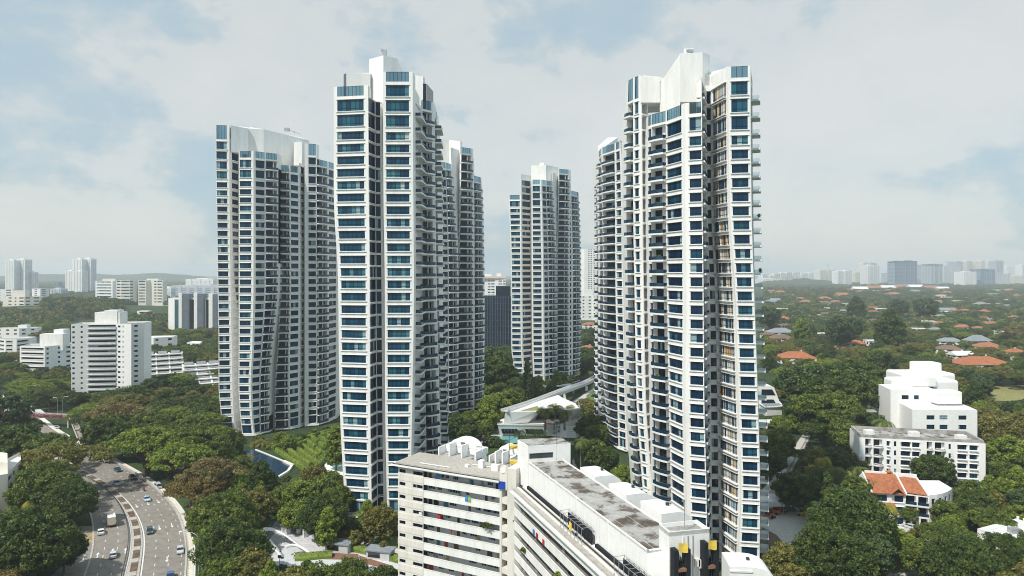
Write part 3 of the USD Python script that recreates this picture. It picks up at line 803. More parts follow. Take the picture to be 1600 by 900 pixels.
hang('laundry', 'red cloth drying in a corridor opening on the fourth row of openings', 'laundry', fc, 682, sa, sb, 37.3 - 3 * FL, .8, 1.2, 'red_cloth', -.3)
hang('laundry', 'small red cloth drying in a corridor opening one floor lower', 'laundry', fc, 703.5, sa, sb, 37.2 - 4 * FL, .35, .8, 'red_cloth', -.3)
hang('laundry', 'white shirts hung outside a window at the end bay', 'laundry', fc, 655, sa, sb, 37.0 - 3 * FL, .8, .9, 'white_cloth', .12)
hang('tarpaulin', 'bright blue tarpaulin tied under the round top of the beige stair tower', 'tarpaulin', fc, 781.2, sa, sb, 38.2, 1.62, 1.55, 'tarp_blue', .75)

# beige stair tower between the two slabs
path_s = thing('stair_tower', 'beige stair tower with a rounded top and open landings between the two slab blocks', 'stair tower')
ta, tb, tc = np.array([X(781, 137.4), 137.4]), np.array([X(792.5, 136.2), 136.2]), np.array([X(806.5, 135.4), 135.4])
m = MB()
prof = [(0, 0), (1, 0)] + [(.5 + .5 * math.cos(t), 41.3 + 1.9 * math.sin(t)) for t in np.linspace(0, math.pi, 11)]
prof = [(u, zz + (1 if zz == 0 else 0) * 0) for u, zz in prof]
f_l = Face(lambda z: ta, lambda z: tb)
Dn = np.array([sdir[1], -sdir[0]])
gm_, nn = MB(), -Dn * .5
gable_prism(gm_, ta + Dn * .1, tb + Dn * .1, nn, 36.6, [(0, 0), (1, 0)] + [(.5 + .5 * math.cos(t), 3.6 + 1.15 * math.sin(t)) for t in np.linspace(0, math.pi, 11)])
gm_.build('round_gable', 'slab_beige', path_s)
m.prism([tb, tc, tc - Dn * 5, tb - Dn * 5], -1, 41.0)
m.prism([ta + Dn * .1, ta + Dn * .1 + (tb - ta) * .28, ta + (tb - ta) * .28 - Dn * 4, ta - Dn * 4], -1, 36.6)
for k in range(14):
    m.prism([ta + (tb - ta) * .28, tb, tb - Dn * 4, ta + (tb - ta) * .28 - Dn * 4], 33.7 - FL * k, 34.9 - FL * k, bottom=True)
m.prism([ta + (tb - ta) * .2 - Dn * 3.8, tb - Dn * 3.8, tb - Dn * 4, ta + (tb - ta) * .2 - Dn * 4], -1, 36)
m.build('wall', 'slab_beige', path_s)
m = MB()
cc = lerp(ta, tb, .5) + Dn * .14
m.tube([(*(cc), 40.4), (*(cc + Dn * .12), 40.4)], .55, 14)
m.build('round_plaque', 'white_paint', path_s)

# second slab: corridor front, low roof and the taller lift block on top
z_top = 43.0
q0, q1 = PZ(825, 721, z_top)[:2], PZ(1011.6, 860, z_top)[:2]      # edge of the upper roof along the corridor side
r0, r1 = PZ(876.7, 716.6, z_top)[:2], PZ(1026, 817.7, z_top)[:2]
d2 = (q1 - q0) / np.linalg.norm(q1 - q0)
n2 = np.array([d2[1], -d2[0]])
e0 = PZ(808, 763, 38.2)[:2]
off2 = float(np.dot(e0 - q0, n2))
fa, fb = q0 + n2 * off2 - d2 * 1.0, q0 + n2 * off2 + d2 * 62.0
path_b = thing('apartment_slab', 'long low slab block running past the stair tower, a stained roof and tall plain lift block on top', 'apartment block', 'low slab blocks')
wall, cor, col = MB(), MB(), Collector(path_b, 280)
fc2 = Face(lambda z: fa, lambda z: fb)
W2 = fc2.width(0)
rows2 = [(34.0 - FL * k, 35.25 - FL * k) for k in range(12, -1, -1)]
z = -6
for z0, z1 in rows2:
    wall.quad(fc2.p(z, 0), fc2.p(z, 1), fc2.p(z0, 1), fc2.p(z0, 0))
    ledge(wall, fc2, z0 - .12, z0, 0, 1, .06)
    wall.quad(fc2.p(z0, 0, 0), fc2.p(z0, 1, 0), fc2.p(z0, 1, -.15), fc2.p(z0, 0, -.15))
    cor.quad(fc2.p(z0 - 1, 0, -.15), fc2.p(z0 - 1, 1, -.15), fc2.p(z0, 1, -.15), fc2.p(z0, 0, -.15))
    cor.quad(fc2.p(z0 - 1, 0, -.15), fc2.p(z0 - 1, 1, -.15), fc2.p(z0 - 1, 1, -1.5), fc2.p(z0 - 1, 0, -1.5))
    cor.quad(fc2.p(z1, 0, 0), fc2.p(z1, 1, 0), fc2.p(z1, 1, -1.5), fc2.p(z1, 0, -1.5))
    cor.quad(fc2.p(z0 - 1, 0, -1.5), fc2.p(z0 - 1, 1, -1.5), fc2.p(z1, 1, -1.5), fc2.p(z1, 0, -1.5))
    z = z1
wall.quad(fc2.p(z, 0), fc2.p(z, 1), fc2.p(37.0, 1), fc2.p(37.0, 0))
B2 = -n2 * 14.0
for a, b in ((fa, fa + B2), (fa + B2, fb + B2), (fb + B2, fb)):
    wall.quad((*a, -6), (*b, -6), (*b, 37), (*a, 37))
corridor_fittings(fc2, rows2[3:], path_b, col, W2, 2.6)
col.flush()
wall.build('wall', 'slab_white', path_b)
cor.build('corridor', 'corridor_shade', path_b)
low = [fa + n2 * .9, fb + n2 * .9, fb + B2, fa + B2]
m = MB(); m.prism(low, 37.0, 37.3, bottom=True); m.build('eave', 'slab_white', path_b)
lowr = [fa + n2 * .3, fb + n2 * .3, fb + B2, fa + B2]
m = MB(); m.prism(lowr, 37.3, 37.75); m.build('low_roof', 'roof_gravel', path_b)
for t_, w_, h_, mt in ((1.0, .35, .14, 'slab_white'), (1.6, .1, .2, 'dark_metal'), (2.35, .5, .18, 'white_paint'), (2.9, .12, .16, 'dark_metal')):
    a_, b_ = fa + n2 * (.3 - t_), fb + n2 * (.3 - t_)
    m = MB(); m.prism([a_ + n2 * w_ / 2, b_ + n2 * w_ / 2, b_ - n2 * w_ / 2, a_ - n2 * w_ / 2], 37.7, 37.78 + h_); m.build('roof_gutter', mt, path_b)
up = [q0, q1, q1 + (r1 - r0) * 0 + (PZ(1041, 858, z_top)[:2] - q1), r1, r0]
up = [q0, q1, q1 - n2 * 7.2, r0 + (q1 - q0) * 1.0 * 0 - n2 * 0]
up = [q0, q1, q1 - n2 * 7.1, q0 - n2 * 7.1]
m = MB(); m.prism(up, 37.7, z_top - .12, cap=False)
for i in range(4):      # thin raised kerb round the roof
    a_, b_ = up[i], up[(i + 1) % 4]
    t_ = (b_ - a_) / np.linalg.norm(b_ - a_)
    n_ = np.array([-t_[1], t_[0]])
    cen = sum(up) / 4
    if np.dot(cen - a_, n_) < 0:
        n_ = -n_
    m.prism([a_, b_, b_ + n_ * .22, a_ + n_ * .22], z_top - .4, z_top + .02)
m.build('lift_block', 'white_paint', path_b)
m = MB(); m.poly([(*p_, z_top - .14) for p_ in up]); m.build('roof', 'roof_old', path_b)
m = MB()
for k in range(2):
    a_, b_ = q0 - n2 * (1.3 + 2.6 * k), q1 - n2 * (1.3 + 2.6 * k)
    m.tube([(*a_, z_top - .1), (*b_, z_top - .1)], .035)
m.build('roof_cable', 'concrete', path_b)
m = MB()        # panel joints and pipes down the plain wall
for k in range(1, 16):
    p_ = lerp(q0, q1, k / 16) + n2 * .03
    m.tube([(*p_, 37.8), (*p_, z_top - .1)], .035 if k % 4 else .12, 5)
m.build('downpipe', 'slab_white', path_b)
# stair heads at both ends of the long roof
zf = 46.3
c0_, c1_ = q0 + n2 * .05, r0 + d2 * .3
fpx = [PZ(825, 696, zf)[:2], PZ(891.4, 692, zf)[:2], PZ(878, 683.6, zf)[:2], PZ(808.7, 686.7, zf)[:2]]
m = MB(); m.prism(fpx, 37.7, zf - .1); m.build('stair_head', 'white_paint', path_b)
m = MB(); cen = sum(fpx) / 4; m.prism([cen + (p_ - cen) * .96 for p_ in fpx], zf - .3, zf + .05); m.build('stair_head_roof', 'roof_old', path_b)
f_ = sub_face(fpx[0], fpx[1], .03, .58)
m = MB(); m.quad(f_.p(43.7, 0, .04), f_.p(43.7, 1, .04), f_.p(44.6, 1, .04), f_.p(44.6, 0, .04)); ledge(m, f_, 44.6, 44.7, 0, 1, .12); m.build('slot_window', 'dark_slot', path_b)
zn = 46.0
npx = [PZ(1045.6, 831.4, zn)[:2], PZ(1108.5, 825.6, zn)[:2], PZ(1089, 812, zn)[:2], PZ(1029.7, 818.4, zn)[:2]]
m = MB(); m.prism(npx, -6, zn - .05, cap=False)
cen = sum(npx) / 4
for i in range(4):
    a_, b_ = npx[i], npx[(i + 1) % 4]
    m.prism([a_, b_, b_ + (cen - b_) * .07, a_ + (cen - a_) * .07], zn - .6, zn)
m.build('stair_head', 'white_paint', path_b)
m = MB(); m.poly([(*(cen + (p_ - cen) * .95), zn - .55) for p_ in npx]); m.build('stair_head_roof', 'roof_grey', path_b)
m = MB(); m.prism([q1, lerp(q1, npx[0], 1.0), npx[3] + (npx[0] - npx[3]) * .1, q1 - n2 * 5], -6, z_top - .5); m.build('lift_block', 'white_paint', path_b)
m = MB(); p_ = lerp(npx[0], npx[1], .5) + (npx[2] - npx[1]) * .4; m.tube([(*p_, zn - .5), (*p_, zn + 3.6)], .05); m.box((p_[0] - .15, p_[1], zn + 3.3), (.4, .1, .3)); m.build('roof_mast', 'steel', path_b)
m = MB(); p_ = lerp(fpx[0], fpx[1], .62) - n2 * .5; m.tube([(*p_, 43), (*p_, 51)], .06); m.tube([(p_[0] - .8, p_[1], 50.4), (p_[0] + .8, p_[1], 50.2)], .05); m.tube([(p_[0] - .6, p_[1], 49.6), (p_[0] + .6, p_[1], 49.5)], .05)
for k in range(6):
    m.box((p_[0] - .5 + .9 * (k % 2), p_[1] - .1, 48.2 + .38 * k), (.35, .3, .55))
m.build('antenna', 'dark_metal', path_b)
for k in range(3):
    m = MB(); p_ = lerp(npx[0], npx[1], .34 + .12 * k) + (npx[0] - npx[3]) / 4 * .06
    m.tube([(*p_, 30), (*(p_ + np.array([.06, 0])), 36), (*p_, 45.3)], .07, 5); m.build('downpipe', 'steel' if k else 'slab_white', path_b)
m = MB(); p_ = lerp(npx[0], npx[1], .68) + (npx[0] - npx[3]) / 4 * .1; m.box((*p_, 41.2), (.7, .5, 1.0)); m.box((p_[0] + .35, p_[1] - .1, 41.0), (.3, .3, 1.1)); m.build('meter_box', 'slab_beige', path_b)

# black netted lift-repair shafts with yellow sheets at the near end
for k, (ua, ub, lab) in enumerate(((.02, .42, 'black netted works shaft under a yellow sheet, against the plain white end wall'), (.76, 1.12, 'black netted works shaft under a yellow sheet, at the corner by the patterned curtains'))):
    p = thing('works_shaft', lab, 'scaffold', 'netted works shafts on the slab block')
    out = (npx[0] - npx[3]) / np.linalg.norm(npx[0] - npx[3])
    a_, b_ = lerp(npx[0], npx[1], ua) + out * .05, lerp(npx[0], npx[1], ub) + out * .05
    w_ = (b_ - a_)
    for s in (0, .72):
        m = MB(); m.prism([a_ + w_ * s + out * 1.2, a_ + w_ * (s + .28) + out * 1.2, a_ + w_ * (s + .28), a_ + w_ * s], -6, 44.0 if k == 0 else 44.6); m.build('net', 'black_net', p)
    m = MB()
    for zz in np.arange(20, 43, 1.0):
        m.tube([(*(a_ + w_ * .28 + out * .9), zz), (*(b_ - w_ * .28 + out * .9), zz)], .035, 4)
    for s in (.28, .42, .57, .72):
        m.tube([(*(a_ + w_ * s + out * .9), -6), (*(a_ + w_ * s + out * .9), 43)], .05, 4)
    m.build('scaffold_pole', 'dark_metal', p)
    m = MB(); m.prism([a_ + w_ * .2 + out * .35, b_ - w_ * .2 + out * .35, b_ - w_ * .2 + out * .25, a_ + w_ * .2 + out * .25], -6, 42.2); m.build('backing_net', 'black_net', p)
    m = MB()
    mm = [(a_ + w_ * s + out * (1.3 + .06 * math.sin(9 * s)), s) for s in np.linspace(.22, .80, 7)]
    for (pa, s0), (pb, s1) in zip(mm[:-1], mm[1:]):
        m.quad((*pa, 43.75 + .12 * math.sin(7 * s0)), (*pb, 43.75 + .12 * math.sin(7 * s1)), (*pb, 45.0 + .1 * math.cos(5 * s1)), (*pa, 45.0 + .1 * math.cos(5 * s0)))
    m.build('yellow_sheet', 'tarp_yellow', p)
    m = MB(); m.prism([a_ + w_ * .25 + out * 1.25, b_ - w_ * .25 + out * 1.25, b_ - w_ * .25 + out * .4, a_ + w_ * .25 + out * .4], 41.2, 41.6, bottom=True); m.build('platform', 'deck_wood', p)

# scaffold cages and dark netting along the low roof
def cage(s0, s1, zt, label, sign=True):
    p = thing('scaffold_cage', label, 'scaffold', 'scaffold cages on the low roof')
    a_, b_ = lerp(q0, q1, s0) + n2 * .5, lerp(q0, q1, s1) + n2 * .5
    m = MB()
    L_ = np.linalg.norm(b_ - a_)
    for k in range(int(L_ / 1.4) + 1):
        c_ = a_ + (b_ - a_) * min(1, k * 1.4 / L_)
        for o_ in (0, 1.6):
            m.tube([(*(c_ + n2 * o_), 37.5), (*(c_ + n2 * o_), zt)], .045, 5)
        m.tube([(*c_, zt - .1), (*(c_ + n2 * 1.6), zt - .1)], .04, 5)
    for zz in (38.4, 39.3, zt - .1):
        for o_ in (0, 1.6):
            m.tube([(*(a_ + n2 * o_), zz), (*(b_ + n2 * o_), zz)], .04, 5)
    m.build('scaffold_pole', 'steel', p)
    m = MB(); m.prism([a_ + n2 * .1, b_ + n2 * .1, b_ + n2 * .2, a_ + n2 * .2], 37.6, zt - .5); m.build('net', 'black_net', p)
    if sign:
        c_ = lerp(a_, b_, .42) + n2 * 1.66
        m = MB(); m.prism([c_, c_ + d2 * 1.0, c_ + d2 * 1.0 + n2 * .05, c_ + n2 * .05], 38.7, 40.0); m.build('yellow_board', 'tarp_yellow', p)
cage(.46, .66, 40.6, 'scaffold cage with a yellow board on the low roof against the plain lift block')
cage(.88, 1.1, 40.4, 'scaffold cage at the near end of the low roof by the white corner', False)
for s0, s1 in ((.02, .44), (.68, .87)):
    a_, b_ = lerp(q0, q1, s0) + n2 * .12, lerp(q0, q1, s1) + n2 * .12
    m = MB(); m.prism([a_ + n2 * .5, b_ + n2 * .5, b_, a_], 37.7, 38.5); m.build('dark_netting', 'black_net', path_b)
# coloured hoist tower behind the stair tower
p = thing('works_hoist', 'narrow scaffold hoist with orange platforms between the arched roofs and the plain stair head', 'scaffold')
hx, hd = X(803, 143.5), 143.5
m = MB()
for a in (-1, 1):
    for b in (-1, 1):
        m.tube([(hx + a, hd + b, 30), (hx + a, hd + b, 46)], .07, 5)
for zz in range(31, 46, 2):
    m.tube([(hx - 1, hd - 1, zz), (hx + 1, hd - 1, zz + 1)], .05, 4)
m.build('scaffold_pole', 'dark_metal', p)
for zz in (40.0, 43.2):
    m = MB(); m.box((hx, hd, zz), (1.8, 1.8, .5)); m.build('platform', 'tarp_yellow', p)

# white arched roof walls behind the slabs
def arch_roof(label, pa, pb, dv, zb, h, kind='arch'):
    p = thing('arched_roof', label, 'roof', 'white arched roofs beside the slab blocks')
    pa, pb, dv = map(np.array, (pa, pb, dv))
    if kind == 'arch':
        arc = [(.5 + .42 * math.cos(t), .32 * h + .68 * h * math.sin(t)) for t in np.linspace(0, math.pi, 15)]
        prof = [(0, 0), (1, 0), (1, .38 * h)] + [q for q in arc if True] + [(0, .38 * h)]
        for s in (0.55, 1.0):
            m = MB()
            gable_prism(m, pa + dv * s, pb + dv * s, dv / np.linalg.norm(dv) * .35, zb, [(0, 0), (1, 0), (1, .36 * h), (0, .36 * h)])
            gable_prism(m, pa + dv * s, pb + dv * s, dv / np.linalg.norm(dv) * .35, zb + .3 * h, [(.14, 0), (.86, 0)] + [(.5 + .36 * math.cos(t), .55 * h * math.sin(t)) for t in np.linspace(0.05, math.pi - .05, 13)])
            m.build('gable_wall', 'white_paint', p)
        for u_ in (0.02, .3, .62, .97):
            m = MB(); a_ = pa + (pb - pa) * u_
            t_ = (pb - pa) / np.linalg.norm(pb - pa) * .3
            m.prism([a_ - t_ * .5, a_ + t_ * .5, a_ + t_ * .5 + dv * .97, a_ - t_ * .5 + dv * .97], zb - .6, zb + h * (.36 if u_ in (.02, .97) else .62)); m.build('cross_wall', 'white_paint', p)
        m = MB(); m.prism([pa, pb, pb + dv, pa + dv], zb - 40, zb - .6); m.build('wall', 'white_paint', p)
        m = MB(); m.prism([pa + dv * .03, pb + dv * .03, pb + dv * .5, pa + dv * .5], zb - .61, zb - .35); m.build('tiles', 'roof_old', p)
        m = MB(); c_ = pa + (pb - pa) * .5 + dv * .54; m.tube([(*c_, zb + .56 * h), (*(c_ + dv / np.linalg.norm(dv) * .06), zb + .62 * h)], .6, 14); m.build('round_window', 'dark_slot', p)
    else:
        m = MB()
        prof = [(0, -40), (1, -40), (1, .25 * h)] + [(.45 + .55 * math.sin(t), .25 * h + .75 * h * math.cos(t)) for t in np.linspace(math.pi / 2 - .1, 0, 9)] + [(0, h)]
        gable_prism(m, pa, pb, dv, zb, prof)
        m.build('vault', 'white_paint', p)
        f = Face(lambda z: pa, lambda z: pb)
        m = MB(); ledge(m, f, zb + h - .9, zb + h - .6, .0, .5, .15); m.build('cornice', 'slab_white', p)
        m = MB(); c_ = pa + (pb - pa) * .5 + dv * .5; m.box((*c_, zb + h - .1), (.5, .5, .5)); m.build('roof_vent', 'dark_metal', p)
b1_ = sa - snor * 9.9
arch_roof('white roof with an arched gable wall and round window behind the grey slab roof', b1_ + sdir * 3.8, b1_ + sdir * 14.0, -snor * 5.0, 38.6, 4.0)
arch_roof('white arched gable roof squeezed between the first arched roof and the works hoist', b1_ + sdir * 17.2, b1_ + sdir * 22.6, -snor * 5, 38.4, 3.8)
for (pxa, pya, lab) in ((921, 731, 'white vaulted roof nearest the garden lawn beside the long stained roof'), (967, 757, 'white vaulted roof in the middle of the row beside the long stained roof'), (1018, 784, 'white vaulted roof at the near end beside the stained roof, below the tall tower')):
    c_ = PZ(pxa, pya, 42.4)[:2]
    arch_roof(lab, c_ - d2 * 1.0 + n2 * 1.5, c_ - d2 * 1.0 - n2 * 4.6, d2 * 6.5, 38.0, 4.4, 'vault')
c_ = PZ(1140, 887, 30)[:2]
arch_roof('white vaulted roof at the foot of the nearest tall tower', c_, c_ + np.array([7.5, -.6]), np.array([.5, 6.0]), 27.2, 3.0, 'vault')

# a few plants on the landings and parapets
def plant(px, a, b, ztop, w, h, label, off=.0, m_='leaf_bright', group='potted plants on the slab corridors'):
    u = u_at(px, a, b)
    c = lerp(a, b, u)
    n_ = np.array([(b - a)[1], -(b - a)[0]]) / np.linalg.norm(b - a)
    c = c + n_ * off
    g = np.random.default_rng(int(px * 7))
    m = MB()
    for _ in range(int(140 * max(1, w / 1.3))):
        d = g.normal(size=3); d /= np.linalg.norm(d)
        q = np.array([c[0] + d[0] * w / 2 * g.uniform(.4, 1), c[1] + d[1] * w / 2 * g.uniform(.4, 1), ztop - h / 2 + d[2] * h / 2 * g.uniform(.4, 1)])
        a1 = g.normal(size=3) * .13; a2 = g.normal(size=3) * .13
        m.quad(tuple(q - a1), tuple(q + a2), tuple(q + a1), tuple(q - a2), g.random())
    m.build('potted_plant', m_, '/World', label, 'plant', group, tone=True)
plant(809, sa, sb, 31.6, 1.3, 1.8, 'leafy plant bulging out where the stair tower meets the long slab, higher of two', .4)
plant(809, sa, sb, 19.6, 1.4, 1.8, 'leafy plant bulging out where the stair tower meets the long slab, lower of two', .4, 'leaf_mid')
plant(787, sa, sb, 31.2, 1.0, 1.5, 'green plant on a stair tower landing under the blue tarpaulin', -.4, 'leaf_mid')
plant(693, sa, sb, 15.6, 3.0, .9, 'row of plants along a corridor parapet near the bottom of the slab', .15)
plant(762, sa, sb, 29.2, 3.2, .8, 'row of dark plants on a corridor parapet near the stair tower', .0, 'leaf_dark')
plant(875, fa, fb, 30.7, 2.4, .8, 'green plants on the long sloping corridor front', .1, 'leaf_bright')
plant(820, fa, fb, 28.4, 1.6, .9, 'small plants at the start of the long corridor front', .1, 'leaf_mid')
for pxq, zt, lab, mt in ((833, 33.5, 'blue cloth hung on the long sloping corridor front near its start', 'blue_cloth'), (838, 33.4, 'red and pink cloths hung below the blue one on the long corridor front', 'red_cloth'), (848, 33.4, 'faded red cloth further along the long corridor front', 'red_cloth'), (822, 22.3, 'dark blue clothes drying low on the long corridor front', 'tarp_blue'), (826, 22.2, 'white clothes drying low on the long corridor front', 'white_cloth')):
    hang('laundry', lab, 'laundry', fc2, pxq, fa, fb, zt, .9, .9, mt, .08)
# ------------------------------------------------------------------ the ground and the roads
def ground_sheet():
    ys = np.concatenate([np.arange(-200, 100, 60), np.arange(100, 420, 8), np.arange(420, 1000, 20), np.arange(1000, 3200, 70), np.geomspace(3200, 16000, 16)])
    ux = np.concatenate([np.linspace(-1, -.25, 10), np.linspace(-.22, .3, 66), np.linspace(.34, 1, 10)])
    v = []
    for y in ys:
        half = 420 + 1.15 * max(y, 0)
        for u in ux:
            x = u * half * 1.3
            v.append((x, y, float(ground(x, y))))
    nx, f = len(ux), []
    for j in range(len(ys) - 1):
        for i in range(nx - 1):
            a = j * nx + i
            f += [(a, a + 1, a + nx + 1), (a, a + nx + 1, a + nx)]
    m = MB(); m.add(v, f); m.build('ground', 'ground_green', kind='structure')
ground_sheet()

def dense(pts, n=90):
    """smooth plan curve through photo points on the ground"""
    from scipy.interpolate import PchipInterpolator
    w = np.array([G(*p)[:2] for p in pts])
    s = np.concatenate([[0], np.cumsum(np.linalg.norm(np.diff(w, axis=0), axis=1))])
    t = np.linspace(0, s[-1], n)
    return np.stack([PchipInterpolator(s, w[:, 0])(t), PchipInterpolator(s, w[:, 1])(t)], 1)

def relax(c, k=6):
    c = c.copy()
    for _ in range(k):
        c[1:-1] = .25 * c[:-2] + .5 * c[1:-1] + .25 * c[2:]
    return c

def strip(name, L, R, h, mt, kind='structure', parent='/World', side=0.0, label=None, cat=None):
    m = MB()
    for i in range(len(L) - 1):
        q = [(*L[i], float(ground(*L[i])) + h), (*R[i], float(ground(*R[i])) + h), (*R[i + 1], float(ground(*R[i + 1])) + h), (*L[i + 1], float(ground(*L[i + 1])) + h)]
        m.quad(*q)
        if side:
            for a, b in ((q[0], q[3]), (q[1], q[2])):
                m.quad(a, b, (b[0], b[1], b[2] - side), (a[0], a[1], a[2] - side))
    m.build(name, mt, parent, label, cat, kind=kind)
    return m

RR = relax(dense([(300, 1010), (305, 900), (306.5, 860), (301.7, 833), (290, 800), (270, 776), (246.7, 755), (213, 734), (171.7, 712), (148, 699), (120, 687), (92, 671), (75, 658), (56, 644), (36, 632), (10, 620), (-30, 604)]))
RL = relax(dense([(205, 1010), (216.7, 900), (223, 857), (223, 833), (213, 806.7), (196.7, 783), (173, 763), (150, 747), (120, 731), (84, 711), (57, 693), (38, 677), (22, 660), (4, 646), (-24, 632), (-70, 614)]))
LR = relax(dense([(180, 1010), (196.7, 900), (206.7, 860), (206.7, 826.7), (196.7, 796.7), (176.7, 770), (150, 751), (118, 735), (80, 715), (52, 697), (32, 680), (16, 662), (-2, 648), (-30, 634), (-76, 616)]))
LL = relax(dense([(95, 1010), (130, 900), (140, 876.7), (145, 850), (145, 826.7), (140, 800), (128, 780), (110, 762), (85, 745), (50, 726), (20, 705), (0, 686), (-18, 668), (-40, 652), (-70, 638), (-120, 620)]))
strip('road', RL, RR, .06, 'asphalt')
strip('road', LL, LR, .06, 'asphalt')
bay = [G(*p)[:2] for p in ((146, 822), (125, 822), (121, 850), (118, 872), (100, 882), (80, 900), (60, 1000), (95, 1010), (130, 900), (140, 876.7), (145, 850))]
def flat(name, pts, h, mt, kind='structure', side=0, label=None, cat=None, parent='/World', group=None):
    m = MB()
    P_ = [(p[0], p[1], float(ground(p[0], p[1])) + h) for p in pts]
    m.poly(P_)
    if side:
        for i in range(len(P_)):
            a, b = P_[i], P_[(i + 1) % len(P_)]
            m.quad(a, b, (b[0], b[1], b[2] - side), (a[0], a[1], a[2] - side))
    return m.build(name, mt, parent, label, cat, kind=kind, group=group)
flat('road', bay, .055, 'asphalt')

def offset_line(c, d):
    t = np.gradient(c, axis=0)
    t /= np.linalg.norm(t, axis=1)[:, None]
    return c + np.stack([t[:, 1], -t[:, 0]], 1) * d

def resample(c, step):
    s = np.concatenate([[0], np.cumsum(np.linalg.norm(np.diff(c, axis=0), axis=1))])
    t = np.arange(0, s[-1], step)
    return np.stack([np.interp(t, s, c[:, 0]), np.interp(t, s, c[:, 1])], 1)

def paint_line(mb, c, w, h=.085):
    L, R = offset_line(c, w / 2), offset_line(c, -w / 2)
    for i in range(len(c) - 1):
        mb.quad(*[(*p, float(ground(*p)) + h) for p in (L[i], R[i], R[i + 1], L[i + 1])])

edge, dash = MB(), MB()
for c, w in ((RL * .965 + RR * .035, .32), (LR * .96 + LL * .04, .32)):
    paint_line(edge, resample(c, 3), w)
paint_line(edge, resample(LL[:26] * .985 + LR[:26] * .015, 3), .34)
edge.build('edge_marking', 'road_paint', kind='structure')
def dashes(A, Bc, fr):
    c = resample(A + (Bc - A) * fr, .9)
    for i in range(0, len(c) - 4, 7):
        paint_line(dash, c[i:i + 3], .17)
for fr in (.26, .50, .74):
    dashes(RL, RR, fr)
for fr in (.36, .68):
    dashes(LR, LL, fr)
dash.build('lane_marking', 'road_paint', kind='structure')
yl = MB()
paint_line(yl, resample(RL * .02 + RR * .98, 3), .16)
paint_line(yl, resample(RL * .045 + RR * .955, 3), .16)
def arrow(px, py, c, flip=1):
    p = G(px, py)[:2]
    i = int(np.argmin(np.linalg.norm(c - p, axis=1)))
    t = c[min(i + 1, len(c) - 1)] - c[max(i - 1, 0)]
    t = t / np.linalg.norm(t) * flip
    n = np.array([t[1], -t[0]])
    z = float(ground(*p)) + .087
    q = lambda a, b: (*(p + t * a + n * b), z)
    m.quad(q(-2.2, -.13), q(-2.2, .13), q(.6, .13), q(.6, -.13))
    m.quad(q(.6, -.5), q(.6, .5), q(2.2, .02), q(2.2, -.02))
m = MB()
for px, py in ((152.5, 868), (196, 861), (176, 862)):
    arrow(px, py, LR)
for px, py in ((249, 825), (268.5, 821), (286, 818), (213.5, 791), (231, 787), (247, 784), (261, 874)):
    arrow(px, py, RR, -1)
arrow(131, 871, LL)
m.build('road_arrow', 'road_paint', kind='structure')
bx = [G(*p)[:2] for p in ((126, 834.5), (144, 834), (145, 848), (126.5, 850))]
for i, j in ((0, 1), (1, 2), (2, 3), (3, 0), (0, 2), (1, 3)):
    paint_line(yl, np.array([bx[i], (bx[i] + bx[j]) / 2, bx[j]]), .28, .09)
yl.build('yellow_marking', 'road_yellow', kind='structure')
# median with its kerbs, planter slabs and rail
strip('median_kerb', offset_line(RL, .1), offset_line(LR, -.1), .22, 'concrete', side=.25)
pl = resample((RL + LR) / 2, 3.1)
path = thing('median_planter', 'long narrow planter of brown slabs running along the middle of the curving expressway', 'planter')
for i in range(min(len(pl) - 1, 75)):
    a, b = pl[i], pl[i + 1] - (pl[i + 1] - pl[i]) * .08
    t = (b - a) / np.linalg.norm(b - a); n = np.array([t[1], -t[0]]) * .85
    z = float(ground(*a))
    m = MB(); m.prism([a + n, b + n, b - n, a - n], z + .2, z + .36); m.build('slab', 'soil' if i % 3 else 'concrete', path)
path = thing('guard_rail', 'low dark rail between the planter and the lanes leading away', 'guard rail')
c = resample(offset_line(LR, -1.05), 3)[:70]
m = MB(); m.tube([(*p, float(ground(*p)) + .85) for p in c], .09, 5); m.tube([(*p, float(ground(*p)) + .55) for p in c], .07, 5); m.build('rail', 'dark_metal', path)
m = MB()
for p in c:
    m.tube([(*p, float(ground(*p)) + .1), (*p, float(ground(*p)) + .85)], .06, 4)
m.build('post', 'dark_metal', path, kind='stuff')
# kerb and pale verge wall with white posts along the outer edge
strip('kerb', RR, offset_line(RR, -.5), .18, 'road_paint', side=.2)
strip('pavement', offset_line(RR, -.55), offset_line(RR, -2.2), .17, 'cream_wall', side=.2)
strip('kerb', LL, offset_line(LL, .45), .18, 'concrete', side=.2)
path = thing('kerb_fence', 'row of short white posts with a rail edging the expressway below the trees', 'fence')
c = resample(offset_line(RR, -2.4), 1.5)[20:130]
for i, p in enumerate(c):
    z = float(ground(*p))
    m = MB(); m.box((*p, z), (.42, .42, .95), .3); m.build('post', 'road_paint', path)
m = MB(); m.tube([(*p, float(ground(*p)) + .6) for p in c], .06, 4); m.build('rail', 'steel', path)
# side road past the nearest tower and the streets among the houses
S1 = dense([(1180, 775), (1209, 744), (1232, 711), (1246, 690), (1254, 678), (1262, 664)], 40)
S2 = dense([(1218, 775), (1236, 741), (1250, 713), (1258, 700), (1266, 683), (1272, 668)], 40)
strip('road', S1, S2, .06, 'asphalt')
m = MB()
c = resample(S1 * .5 + S2 * .5, 1.5)
for i in range(0, len(c) - 3, 5):
    paint_line(m, c[i:i + 2], .22)
paint_line(m, resample(S1 * .15 + S2 * .85, 2), .2)
m.build('lane_marking', 'road_paint', kind='structure')
strip('pavement', offset_line(S1, 3.0), offset_line(S1, .3), .12, 'pavement', side=.15)
flat('road', [G(*p)[:2] for p in ((1232, 672), (1266, 660), (1330, 652), (1340, 662), (1275, 676))], .05, 'asphalt')
flat('road', [G(*p)[:2] for p in ((1432, 828), (1470, 832), (1474, 870), (1500, 905), (1440, 905), (1400, 868), (1398, 842))], .05, 'asphalt')
